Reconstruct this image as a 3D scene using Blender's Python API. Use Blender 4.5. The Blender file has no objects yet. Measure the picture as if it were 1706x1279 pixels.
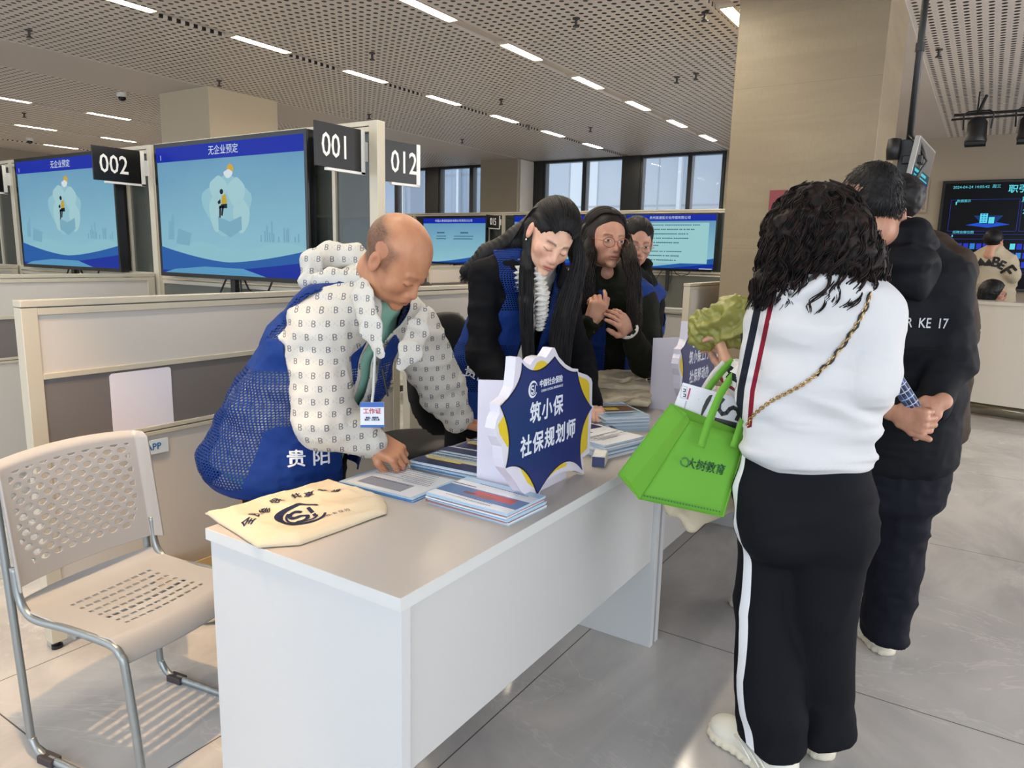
import bpy, bmesh, math, random
import numpy as np
from mathutils import Vector, Matrix
from mathutils.bvhtree import BVHTree
random.seed(7); RNG=np.random.RandomState(7)
SC=bpy.context.scene; COL=SC.collection
PI=math.pi
# ------------------------------------------------------------ camera
YAW,PITCH,ROLL,FPX,CH=0.57375531,0.17618646,0.02348122,1202.43,1.41
def _axes():
    f=Vector((math.cos(YAW)*math.cos(PITCH),math.sin(YAW)*math.cos(PITCH),-math.sin(PITCH)))
    r0=Vector((math.sin(YAW),-math.cos(YAW),0)); u0=r0.cross(f)
    r=math.cos(ROLL)*r0+math.sin(ROLL)*u0; u=-math.sin(ROLL)*r0+math.cos(ROLL)*u0
    return r,u,f
CR,CU,CF=_axes()
cam=bpy.data.cameras.new('camera'); cam.sensor_fit='HORIZONTAL'; cam.sensor_width=36; cam.lens=36*FPX/1706
cam.clip_start=.05; cam.clip_end=200
camo=bpy.data.objects.new('camera',cam); COL.objects.link(camo); SC.camera=camo
camo.matrix_world=Matrix(((CR.x,CU.x,-CF.x,0),(CR.y,CU.y,-CF.y,0),(CR.z,CU.z,-CF.z,CH),(0,0,0,1)))
def at(u,v,x=None,y=None,z=None,h=None):
    "point of the place seen at photo pixel (u,v): on a plane, or at horizontal distance h"
    d=CF+(u-853)/FPX*CR-(v-639.5)/FPX*CU
    if x is not None: t=x/d.x
    elif y is not None: t=y/d.y
    elif z is not None: t=(z-CH)/d.z
    else: t=h/math.hypot(d.x,d.y)
    return Vector((0,0,CH))+t*d
# ------------------------------------------------------------ world, exposure
w=bpy.data.worlds.new('world'); SC.world=w; w.use_nodes=True
bg=w.node_tree.nodes['Background']; bg.inputs[0].default_value=(.78,.88,1.0,1); bg.inputs[1].default_value=1.5
SC.view_settings.view_transform='Standard'; SC.view_settings.look='None'
SC.view_settings.exposure=0.42; SC.view_settings.gamma=1.0
SC.view_settings.use_curve_mapping=False
def area(name,loc,rot,sx,sy,power,col):
    l=bpy.data.lights.new(name,'AREA'); l.shape='RECTANGLE'; l.size=sx; l.size_y=sy; l.energy=power; l.color=col
    o=bpy.data.objects.new(name,l); o.location=loc; o.rotation_euler=rot; COL.objects.link(o); return o
# daylight through the glazed entrance side behind the photographer
area('entrance_daylight',(-3.6,-3.4,2.0),(math.radians(80),0,math.radians(-47)),8.5,3.4,150,(.92,.96,1.0))
area('side_fill',(6.5,-5.8,1.9),(math.radians(84),0,0),9.5,3.2,360,(.97,.97,1.0))  # added fill lamp to brighten the reception side; the right wall is closed
# warm ceiling spotlight over the chair
sp=bpy.data.lights.new('ceiling_spot','SPOT'); sp.energy=210; sp.color=(1.0,.60,.26); sp.spot_size=math.radians(46); sp.spot_blend=.5; sp.shadow_soft_size=.03
spo=bpy.data.objects.new('ceiling_spot',sp); spo.location=(.62,1.62,3.25); COL.objects.link(spo)
spo.rotation_euler=(Vector((.75,2.15,0))-spo.location).to_track_quat('-Z','Y').to_euler()
# ------------------------------------------------------------ materials
def lin(c):
    if isinstance(c,str): c=[int(c[i:i+2],16)/255 for i in (0,2,4)]
    return tuple(x/12.92 if x<=.04045 else ((x+.055)/1.055)**2.4 for x in c)
MATS={}
def mat(name,col,rough=.5,metal=0,emit=0,spec=None,alpha=1,sss=0,coat=0,sheen=0):
    if name in MATS: return MATS[name]
    m=bpy.data.materials.new(name); m.use_nodes=True; c=lin(col)
    b=m.node_tree.nodes['Principled BSDF']
    b.inputs['Base Color'].default_value=(*c,1); b.inputs['Roughness'].default_value=rough; b.inputs['Metallic'].default_value=metal
    if spec is None and rough>=.65: spec=.18
    if spec is not None: b.inputs['Specular IOR Level'].default_value=spec
    if emit: b.inputs['Emission Color'].default_value=(*c,1); b.inputs['Emission Strength'].default_value=emit
    if alpha<1: b.inputs['Alpha'].default_value=alpha
    if sss: b.inputs['Subsurface Weight'].default_value=sss; b.inputs['Subsurface Radius'].default_value=(.012,.004,.002); b.inputs['Subsurface Scale'].default_value=1
    if coat: b.inputs['Coat Weight'].default_value=coat
    if sheen: b.inputs['Sheen Weight'].default_value=sheen
    MATS[name]=m; return m
def glow(name,col,s=1.0):
    "a lit screen colour"
    return mat(name,(0.01,0.01,0.01),.25) if False else _glow(name,col,s)
def _glow(name,col,s):
    if name in MATS: return MATS[name]
    m=mat(name,'050505',.3,spec=.12); b=m.node_tree.nodes['Principled BSDF']
    b.inputs['Emission Color'].default_value=(*lin(col),1); b.inputs['Emission Strength'].default_value=s*(.57 if s<3 else 1); return m
class X:
    "tiny expression -> math nodes compiler"
    def __init__(s,T,v): s.T=T; s.v=v
    def _n(s,op,*a,clamp=False):
        n=s.T.nodes.new('ShaderNodeMath'); n.operation=op; n.use_clamp=clamp
        for i,q in enumerate((s,)+a):
            q=q.v if isinstance(q,X) else q
            if isinstance(q,(int,float)): n.inputs[i].default_value=q
            else: s.T.links.new(q,n.inputs[i])
        return X(s.T,n.outputs[0])
    def __add__(s,o): return s._n('ADD',o)
    __radd__=__add__
    def __sub__(s,o): return s._n('SUBTRACT',o)
    def __rsub__(s,o): return (s*-1)+o
    def __mul__(s,o): return s._n('MULTIPLY',o)
    __rmul__=__mul__
    def __truediv__(s,o): return s._n('DIVIDE',o)
    def lt(s,o): return s._n('LESS_THAN',o)
    def gt(s,o): return s._n('GREATER_THAN',o)
    def abs(s): return s._n('ABSOLUTE')
    def fr(s): return s._n('FRACT')
    def fl(s): return s._n('FLOOR')
    def sq(s): return s._n('MULTIPLY',s)
    def sqrt(s): return s._n('SQRT')
    def mn(s,o): return s._n('MINIMUM',o)
    def mx(s,o): return s._n('MAXIMUM',o)
    def mod(s,o): return s._n('FLOORED_MODULO',o)
    def sin(s): return s._n('SINE')
    def ss(s,a,b):
        n=s.T.nodes.new('ShaderNodeMapRange'); n.interpolation_type='SMOOTHSTEP'
        s.T.links.new(s.v,n.inputs[0]); n.inputs[1].default_value=a; n.inputs[2].default_value=b
        return X(s.T,n.outputs[0])
class Sh:
    "helpers on one material's node tree"
    def __init__(s,m): s.m=m; s.T=m.node_tree; s.b=s.T.nodes['Principled BSDF']
    def obj(s,world=False):
        if world: n=s.T.nodes.new('ShaderNodeNewGeometry'); o=n.outputs['Position']
        else: n=s.T.nodes.new('ShaderNodeTexCoord'); o=n.outputs['Object']
        q=s.T.nodes.new('ShaderNodeSeparateXYZ'); s.T.links.new(o,q.inputs[0]); s.vec=o
        return [X(s.T,q.outputs[i]) for i in range(3)]
    def attr(s,name):
        n=s.T.nodes.new('ShaderNodeAttribute'); n.attribute_name=name
        q=s.T.nodes.new('ShaderNodeSeparateXYZ'); s.T.links.new(n.outputs['Vector'],q.inputs[0])
        return [X(s.T,q.outputs[i]) for i in range(3)]
    def noise(s,scale,detail=3,vec=None,rough=.5,dist=0):
        n=s.T.nodes.new('ShaderNodeTexNoise'); n.inputs['Scale'].default_value=scale; n.inputs['Detail'].default_value=detail
        n.inputs['Roughness'].default_value=rough; n.inputs['Distortion'].default_value=dist
        if vec is not None: s.T.links.new(vec,n.inputs['Vector'])
        return X(s.T,n.outputs['Fac'])
    def scaled(s,v,sc):
        n=s.T.nodes.new('ShaderNodeVectorMath'); n.operation='MULTIPLY'; s.T.links.new(v,n.inputs[0]); n.inputs[1].default_value=sc
        return n.outputs[0]
    def mix(s,f,a,b):
        n=s.T.nodes.new('ShaderNodeMix'); n.data_type='RGBA'
        if isinstance(f,X): s.T.links.new(f.v,n.inputs[0])
        else: n.inputs[0].default_value=f
        for i,c in ((6,a),(7,b)):
            if isinstance(c,(str,tuple,list)): n.inputs[i].default_value=(*lin(c),1)
            else: s.T.links.new(c,n.inputs[i])
        return n.outputs[2]
    def col(s,c): s.T.links.new(c,s.b.inputs['Base Color'])
    def set(s,k,x): s.T.links.new(x.v,s.b.inputs[k])
    def bump(s,x,dist=.002,strength=1):
        n=s.T.nodes.new('ShaderNodeBump'); n.inputs['Distance'].default_value=dist; n.inputs['Strength'].default_value=strength
        s.T.links.new(x.v,n.inputs['Height']); s.T.links.new(n.outputs[0],s.b.inputs['Normal'])
# ------------------------------------------------------------ mesh helpers
class MB:
    def __init__(s): s.v=[]; s.f=[]; s.m=[]; s.mats=[]
    def mi(s,m):
        if m not in s.mats: s.mats.append(m)
        return s.mats.index(m)
    def add(s,vs,fs,m):
        k=len(s.v); s.v+= [tuple(q) for q in vs]; i=s.mi(m)
        for f in fs: s.f.append(tuple(a+k for a in f)); s.m.append(i)
        return s
    def box(s,a,b,m,M=None):
        x0,y0,z0=a; x1,y1,z1=b
        vs=[Vector(p) for p in ((x0,y0,z0),(x1,y0,z0),(x1,y1,z0),(x0,y1,z0),(x0,y0,z1),(x1,y0,z1),(x1,y1,z1),(x0,y1,z1))]
        if M: vs=[M@p for p in vs]
        return s.add(vs,((0,3,2,1),(4,5,6,7),(0,1,5,4),(1,2,6,5),(2,3,7,6),(3,0,4,7)),m)
    def tube(s,pts,r,m,n=8,cap=True,closed=False):
        pts=[Vector(p) for p in pts]; rs=r if isinstance(r,(list,tuple)) else [r]*len(pts)
        N=len(pts); vs=[]; up=None
        for i,p in enumerate(pts):
            t=(pts[(i+1)%N]-pts[i-1]) if closed else (pts[min(i+1,N-1)]-pts[max(i-1,0)])
            t.normalize()
            if up is None:
                up=Vector((0,0,1)) if abs(t.z)<.9 else Vector((1,0,0))
            a=up-t*up.dot(t); a.normalize(); up=a; b=t.cross(a)
            vs+=[p+(a*math.cos(q*2*PI/n)+b*math.sin(q*2*PI/n))*rs[i] for q in range(n)]
        fs=[]
        for i in range(N if closed else N-1):
            j=(i+1)%N
            fs+=[(i*n+q,i*n+(q+1)%n,j*n+(q+1)%n,j*n+q) for q in range(n)]
        if cap and not closed: fs+=[tuple(range(n))[::-1],tuple((N-1)*n+q for q in range(n))]
        return s.add(vs,fs,m)
    def lathe(s,prof,m,n=24,c=(0,0,0),M=None):
        vs=[]; fs=[]
        for r,z in prof: vs+=[Vector((r*math.cos(q*2*PI/n),r*math.sin(q*2*PI/n),z)) for q in range(n)]
        for i in range(len(prof)-1): fs+=[(i*n+q,i*n+(q+1)%n,(i+1)*n+(q+1)%n,(i+1)*n+q) for q in range(n)]
        fs+=[tuple(range(n))[::-1],tuple((len(prof)-1)*n+q for q in range(n))]
        c=Vector(c); vs=[(M@p if M else p)+c for p in vs]
        return s.add(vs,fs,m)
    def poly(s,pts,m,depth=None):
        "flat polygon, optionally extruded by vector depth"
        n=len(pts); pts=[Vector(p) for p in pts]
        if depth is None: return s.add(pts,[tuple(range(n))],m)
        d=Vector(depth); vs=pts+[p+d for p in pts]
        return s.add(vs,[tuple(range(n))[::-1],tuple(range(n,2*n))]+[(i,(i+1)%n,(i+1)%n+n,i+n) for i in range(n)],m)
    def build(s,name,parent=None,smooth=False,bevel=0,loc=None,seg=2):
        me=bpy.data.meshes.new(name); me.from_pydata(s.v,[],s.f)
        for m in s.mats: me.materials.append(m)
        me.polygons.foreach_set('material_index',s.m)
        bm=bmesh.new(); bm.from_mesh(me); bmesh.ops.recalc_face_normals(bm,faces=bm.faces); bm.to_mesh(me); bm.free()
        if smooth: me.polygons.foreach_set('use_smooth',[True]*len(me.polygons))
        me.update()
        o=bpy.data.objects.new(name,me); COL.objects.link(o)
        if parent is not None: o.parent=parent
        if loc is not None: o.location=loc
        if bevel:
            b=o.modifiers.new('bevel','BEVEL'); b.width=bevel; b.segments=seg; b.limit_method='ANGLE'; b.harden_normals=False
        return o
def thing(name,label,cat,loc=(0,0,0),rz=0,group=None):
    o=bpy.data.objects.new(name,None); COL.objects.link(o); o.location=loc; o.rotation_euler=(0,0,rz); o.empty_display_size=.1
    o['label']=label; o['category']=cat
    if group: o['group']=group
    return o
def tag(o,label,cat,group=None):
    o['label']=label; o['category']=cat
    if group: o['group']=group
    return o
def struct(o): o['kind']='structure'; return o
def dup(root,loc=None,rz=None,label=None):
    r=root.copy(); COL.objects.link(r)
    if loc is not None: r.location=loc
    if rz is not None: r.rotation_euler=(0,0,rz)
    if label: r['label']=label
    def rec(a,b):
        for ch in list(a.children):
            c=ch.copy(); COL.objects.link(c); c.parent=b; rec(ch,c)
    rec(root,r); return r
def boxo(name,a,b,m,parent=None,bevel=0,M=None): return MB().box(a,b,m,M).build(name,parent,bevel=bevel)
def embolden(me,d):
    "heavier strokes: the same glyphs laid over each other a hair apart"
    bm=bmesh.new(); bm.from_mesh(me); g=list(bm.verts)+list(bm.edges)+list(bm.faces)
    for i_,(a,b) in enumerate(((d,0),(-d,0),(0,d),(0,-d),(d*.7,d*.7),(-d*.7,-d*.7))):
        r=bmesh.ops.duplicate(bm,geom=g)['geom']; bmesh.ops.translate(bm,verts=[v for v in r if isinstance(v,bmesh.types.BMVert)],vec=(a,b,.00006*(i_+1)))
    bm.to_mesh(me); bm.free()
def text(name,s,size,m,parent,M,depth=.0008,bold=0,align='CENTER',sx=1.0,shear=0,sp=1.0):
    "lettering; M places local X=reading direction, Y=up, Z=out"
    c=bpy.data.curves.new(name,'FONT'); c.body=s; c.size=size; c.extrude=depth; c.align_x=align; c.align_y='CENTER'; c.shear=shear
    c.resolution_u=2; c.space_character=sp
    o=bpy.data.objects.new('t',c); COL.objects.link(o); bpy.context.view_layer.update()
    me=bpy.data.meshes.new_from_object(o.evaluated_get(bpy.context.evaluated_depsgraph_get())); bpy.data.objects.remove(o); bpy.data.curves.remove(c)
    if bold: embolden(me,bold)
    me.name=name; me.materials.clear(); me.materials.append(m)
    o=bpy.data.objects.new(name,me); COL.objects.link(o); o.parent=parent; o.matrix_local=M@Matrix.Diagonal((sx,1,1,1))
    return o
def frame(o,x,y,z=None):
    x=Vector(x).normalized(); y=Vector(y); y=(y-x*y.dot(x)).normalized(); z=x.cross(y)
    return Matrix(((x.x,y.x,z.x,o[0]),(x.y,y.y,z.y,o[1]),(x.z,y.z,z.z,o[2]),(0,0,0,1)))
# ------------------------------------------------------------ smooth solid modelling on a grid
def V3(*a): return np.array(a,float) if len(a)>1 else np.array(a[0],float)
def nz(v): v=np.asarray(v,float); return v/max(np.linalg.norm(v),1e-9)
def _hash(ix,iy,iz,s):
    h=(ix*374761393+iy*668265263+iz*2147483647+s*974634777)&0xffffffff
    h=((h^(h>>13))*1274126177)&0xffffffff; h^=h>>16
    return (h&0xffff)/65535.0
def vnoise(P,s=0):
    P=np.asarray(P); f=np.floor(P); t=P-f; t=t*t*(3-2*t); f=f.astype(np.int64); r=0
    for dx in (0,1):
        for dy in (0,1):
            for dz in (0,1):
                w=(t[:,0] if dx else 1-t[:,0])*(t[:,1] if dy else 1-t[:,1])*(t[:,2] if dz else 1-t[:,2])
                r=r+w*_hash(f[:,0]+dx,f[:,1]+dy,f[:,2]+dz,s)
    return r
def ridge(P,s=0): return 1-np.abs(2*vnoise(P,s)-1)*1.6
class Field:
    def __init__(s,lo,hi,res=.01):
        s.lo=V3(lo); s.res=res; s.n=np.ceil((V3(hi)-s.lo)/res).astype(int)+1
        s.d=np.full(tuple(s.n),9.0,np.float32); s.ax=[s.lo[i]+res*np.arange(s.n[i]) for i in range(3)]
    def _sl(s,lo,hi):
        a=np.clip(np.floor((V3(lo)-s.lo)/s.res).astype(int),0,s.n); b=np.clip(np.ceil((V3(hi)-s.lo)/s.res).astype(int)+1,0,s.n)
        sl=tuple(slice(a[i],b[i]) for i in range(3))
        X=s.ax[0][sl[0]][:,None,None]; Y=s.ax[1][sl[1]][None,:,None]; Z=s.ax[2][sl[2]][None,None,:]
        return sl,X,Y,Z
    def op(s,f,lo,hi,k,sub=False):
        m=k+3*s.res; sl,X,Y,Z=s._sl(V3(lo)-m,V3(hi)+m)
        if 0 in s.d[sl].shape: return s
        g=f(X,Y,Z); d=s.d[sl]
        if sub: d=-d
        if k>0:
            h=np.clip(.5+.5*(d-g)/k,0,1); r=d*(1-h)+g*h-k*h*(1-h)
        else: r=np.minimum(d,g)
        s.d[sl]=-r if sub else r
        return s
    def cone(s,a,b,ra,rb=None,k=.01,sub=False,flat=None):
        "rounded cone a->b; flat=(dir,scale) squashes it along dir"
        a=V3(a); b=V3(b); rb=ra if rb is None else rb; ab=b-a; L=max(ab@ab,1e-9)
        def f(X,Y,Z):
            px,py,pz=X-a[0],Y-a[1],Z-a[2]; t=np.clip((px*ab[0]+py*ab[1]+pz*ab[2])/L,0,1)
            qx,qy,qz=px-ab[0]*t,py-ab[1]*t,pz-ab[2]*t
            q=qx*qx+qy*qy+qz*qz; m=1
            if flat is not None:
                n,sc=flat; w=(qx*n[0]+qy*n[1]+qz*n[2]); q=q+w*w*(1/sc**2-1); m=sc
            return (np.sqrt(np.maximum(q,0))-(ra+(rb-ra)*t))*(1 if m==1 else (m+1)/2)
        r=max(ra,rb); return s.op(f,np.minimum(a,b)-r,np.maximum(a,b)+r,k,sub)
    def chain(s,pts,rs,k=.01,**kw):
        for i in range(len(pts)-1): s.cone(pts[i],pts[i+1],rs[i],rs[i+1],k,**kw)
        return s
    def ell(s,c,r,k=.01,R=None,sub=False):
        c=V3(c); r=V3(r); R=np.eye(3) if R is None else np.array([nz(q) for q in R]); 
        def f(X,Y,Z):
            p=[X-c[0],Y-c[1],Z-c[2]]; q=[R[i][0]*p[0]+R[i][1]*p[1]+R[i][2]*p[2] for i in range(3)]
            k0=np.sqrt(sum((q[i]/r[i])**2 for i in range(3))); k1=np.sqrt(sum((q[i]/r[i]**2)**2 for i in range(3)))
            return k0*(k0-1)/np.maximum(k1,1e-6)
        m=max(r); return s.op(f,c-m,c+m,k,sub)
    def rbox(s,c,h,rr=.01,k=.005,R=None,sub=False):
        c=V3(c); h=V3(h); R=np.eye(3) if R is None else np.array([nz(q) for q in R])
        def f(X,Y,Z):
            p=[X-c[0],Y-c[1],Z-c[2]]; q=[np.abs(R[i][0]*p[0]+R[i][1]*p[1]+R[i][2]*p[2])-(h[i]-rr) for i in range(3)]
            return np.sqrt(sum(np.maximum(t,0)**2 for t in q))+np.minimum(np.maximum(np.maximum(q[0],q[1]),q[2]),0)-rr
        m=np.linalg.norm(h); return s.op(f,c-m,c+m,k,sub)
    def loft(s,secs,k=.03,grow=0,sub=False,pw=2.0):
        "secs: (centre, right-vector*halfwidth, forward-vector*halfdepth)"
        secs=[(V3(c),V3(r),V3(w)) for c,r,w in secs]
        for i in range(len(secs)-1):
            c0,r0,w0=secs[i]; c1,r1,w1=secs[i+1]; ab=c1-c0; L=ab@ab; ln=math.sqrt(L)
            a0,a1=np.linalg.norm(r0)+grow,np.linalg.norm(r1)+grow; b0,b1=np.linalg.norm(w0)+grow,np.linalg.norm(w1)+grow
            rd=nz(nz(r0)+nz(r1)); ax=nz(ab); rd=nz(rd-ax*(rd@ax)); wd=np.cross(ax,rd)
            def f(X,Y,Z):
                px,py,pz=X-c0[0],Y-c0[1],Z-c0[2]; tt=(px*ab[0]+py*ab[1]+pz*ab[2])/L; t=np.clip(tt,0,1)
                qx,qy,qz=px-ab[0]*t,py-ab[1]*t,pz-ab[2]*t
                u=qx*rd[0]+qy*rd[1]+qz*rd[2]; v=qx*wd[0]+qy*wd[1]+qz*wd[2]; o=(tt-t)*ln
                a=a0+(a1-a0)*t; b=b0+(b1-b0)*t; m=np.minimum(a,b)
                if pw==2: n=np.sqrt((u/a)**2+(v/b)**2+(o/(m*.6))**2)
                else: n=(np.abs(u/a)**pw+np.abs(v/b)**pw+np.abs(o/(m*.6))**pw)**(1/pw)
                return (n-1)*m
            R=max(a0,a1,b0,b1); s.op(f,np.minimum(c0,c1)-R,np.maximum(c0,c1)+R,k,sub)
        return s
    def nets(s):
        d=s.d; S=d<0
        c=[S[i:i+S.shape[0]-1 or None][:S.shape[0]-1, j:j+S.shape[1]-1, l:l+S.shape[2]-1] for i in (0,1) for j in (0,1) for l in (0,1)]
        n=sum(q.astype(np.int8) for q in c); act=(n>0)&(n<8); I,J,K=np.nonzero(act)
        idx=-np.ones(act.shape,np.int64); idx[I,J,K]=np.arange(len(I))
        cor=[(i,j,l) for i in (0,1) for j in (0,1) for l in (0,1)]
        val=np.stack([d[I+i,J+j,K+l] for i,j,l in cor],1)
        P=np.zeros((len(I),3)); cnt=np.zeros(len(I))
        for a in range(8):
            for b in range(a+1,8):
                ca,cb=np.array(cor[a]),np.array(cor[b])
                if np.abs(ca-cb).sum()!=1: continue
                va,vb=val[:,a],val[:,b]; m=(va<0)!=(vb<0); t=np.where(m,va/np.where(m,va-vb,1),0)
                P+=m[:,None]*(ca+(cb-ca)*t[:,None]); cnt+=m
        P=(P/cnt[:,None]+np.stack([I,J,K],1))*s.res+s.lo
        F=[]
        for ax in range(3):
            A=S; sh=list(S.shape); sl0=[slice(None)]*3; sl1=[slice(None)]*3; sl0[ax]=slice(0,-1); sl1[ax]=slice(1,None)
            x=A[tuple(sl0)]!=A[tuple(sl1)]; inn=A[tuple(sl0)]
            o=[q for q in range(3) if q!=ax]
            i,j,l=np.nonzero(x); g=np.stack([i,j,l],1); ok=(g[:,o[0]]>0)&(g[:,o[1]]>0)&(g[:,o[0]]<sh[o[0]]-1)&(g[:,o[1]]<sh[o[1]]-1); g=g[ok]
            e0=np.zeros(3,int); e0[o[0]]=1; e1=np.zeros(3,int); e1[o[1]]=1
            q=[idx[tuple((g-e).T)] for e in (e0+e1,e1,np.zeros(3,int),e0)]
            fl=inn[tuple(g.T)]; 
            if ax==1: fl=~fl
            Q=np.stack(q,1); Q[~fl]=Q[~fl][:,::-1]; F.append(Q)
        F=np.concatenate(F); F=F[(F>=0).all(1)]
        return P,F
def normals(P,F):
    n=np.cross(P[F[:,2]]-P[F[:,0]],P[F[:,3]]-P[F[:,1]]); N=np.zeros_like(P)
    for k in range(4): np.add.at(N,F[:,k],n)
    return N/np.maximum(np.linalg.norm(N,axis=1,keepdims=True),1e-12)
def relax(P,F,it):
    for _ in range(it):
        A=np.zeros_like(P); c=np.zeros(len(P))
        for k in range(4):
            a,b=F[:,k],F[:,(k+1)%4]; np.add.at(A,a,P[b]); np.add.at(A,b,P[a]); np.add.at(c,a,1); np.add.at(c,b,1)
        P=P*.5+.5*A/np.maximum(c,1)[:,None]
    return P
def npmesh(name,P,F,m,parent=None,attrs=None,smooth=True,mi=None):
    me=bpy.data.meshes.new(name); P=np.ascontiguousarray(P,np.float32); F=np.ascontiguousarray(F,np.int32); w=F.shape[1]
    me.vertices.add(len(P)); me.vertices.foreach_set('co',P.ravel()); me.loops.add(F.size); me.loops.foreach_set('vertex_index',F.ravel())
    me.polygons.add(len(F)); me.polygons.foreach_set('loop_start',np.arange(0,F.size,w,dtype=np.int32)); me.polygons.foreach_set('loop_total',np.full(len(F),w,np.int32))
    for q in (m if isinstance(m,list) else [m]): me.materials.append(q)
    if mi is not None: me.polygons.foreach_set('material_index',np.asarray(mi,np.int32))
    me.update(calc_edges=True); me.polygons.foreach_set('use_smooth',np.full(len(F),smooth))
    for k,a in (attrs or {}).items():
        at_=me.attributes.new(k,'FLOAT_VECTOR','POINT'); a=np.asarray(a,np.float32)
        if a.ndim==1: a=np.stack([a,a*0,a*0],1)
        at_.data.foreach_set('vector',np.ascontiguousarray(a).ravel())
    o=bpy.data.objects.new(name,me); COL.objects.link(o)
    if parent is not None: o.parent=parent
    return o
def smooth_rim(P,F,it=14):
    E=np.concatenate([F[:,[k,(k+1)%4]] for k in range(4)]); E=np.sort(E,1); k=E[:,0].astype(np.int64)*len(P)+E[:,1]
    u,c=np.unique(k,return_counts=True); b=u[c==1]; a0,b0=b//len(P),b%len(P)
    for _ in range(it):
        A=np.zeros_like(P); n=np.zeros(len(P)); np.add.at(A,a0,P[b0]); np.add.at(A,b0,P[a0]); np.add.at(n,a0,1); np.add.at(n,b0,1)
        m=n>0; P=P.copy(); P[m]=P[m]*.5+.5*A[m]/n[m][:,None]
    return P
def fmesh(s,name,m,parent=None,M=None,disp=None,keep=None,attrs=None,rel=1,solid=0):
    P,F=s.nets(); P=relax(P,F,rel)
    if disp is not None: P=P+normals(P,F)*disp(P)[:,None]
    if keep is not None:
        C=P[F].mean(1); ok=keep(C); F=F[ok]; used=np.unique(F); mp=np.zeros(len(P),int); mp[used]=np.arange(len(used)); P=P[used]; F=mp[F]; P=smooth_rim(P,F)
    at_={k:f(P) for k,f in (attrs or {}).items()}
    if M is not None: P=P@M[:3,:3].T+M[:3,3]; F=F if np.linalg.det(M[:3,:3])>0 else F[:,::-1]
    o=npmesh(name,P,F,m,parent,at_)
    if solid: q=o.modifiers.new('solid','SOLIDIFY'); q.thickness=solid; q.offset=1
    s.P,s.F=P,F
    return o
Field.mesh=fmesh
def mat4(o,x,y,z):
    M=np.eye(4); M[:3,0]=x; M[:3,1]=y; M[:3,2]=z; M[:3,3]=o; return M
def orient(o,fwd,up):
    "matrix with local +Y=fwd, +Z~up, +X=right"
    f=nz(fwd); u=V3(up); r=nz(np.cross(f,u)); u=np.cross(r,f); return mat4(V3(o),r,f,u)
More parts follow.
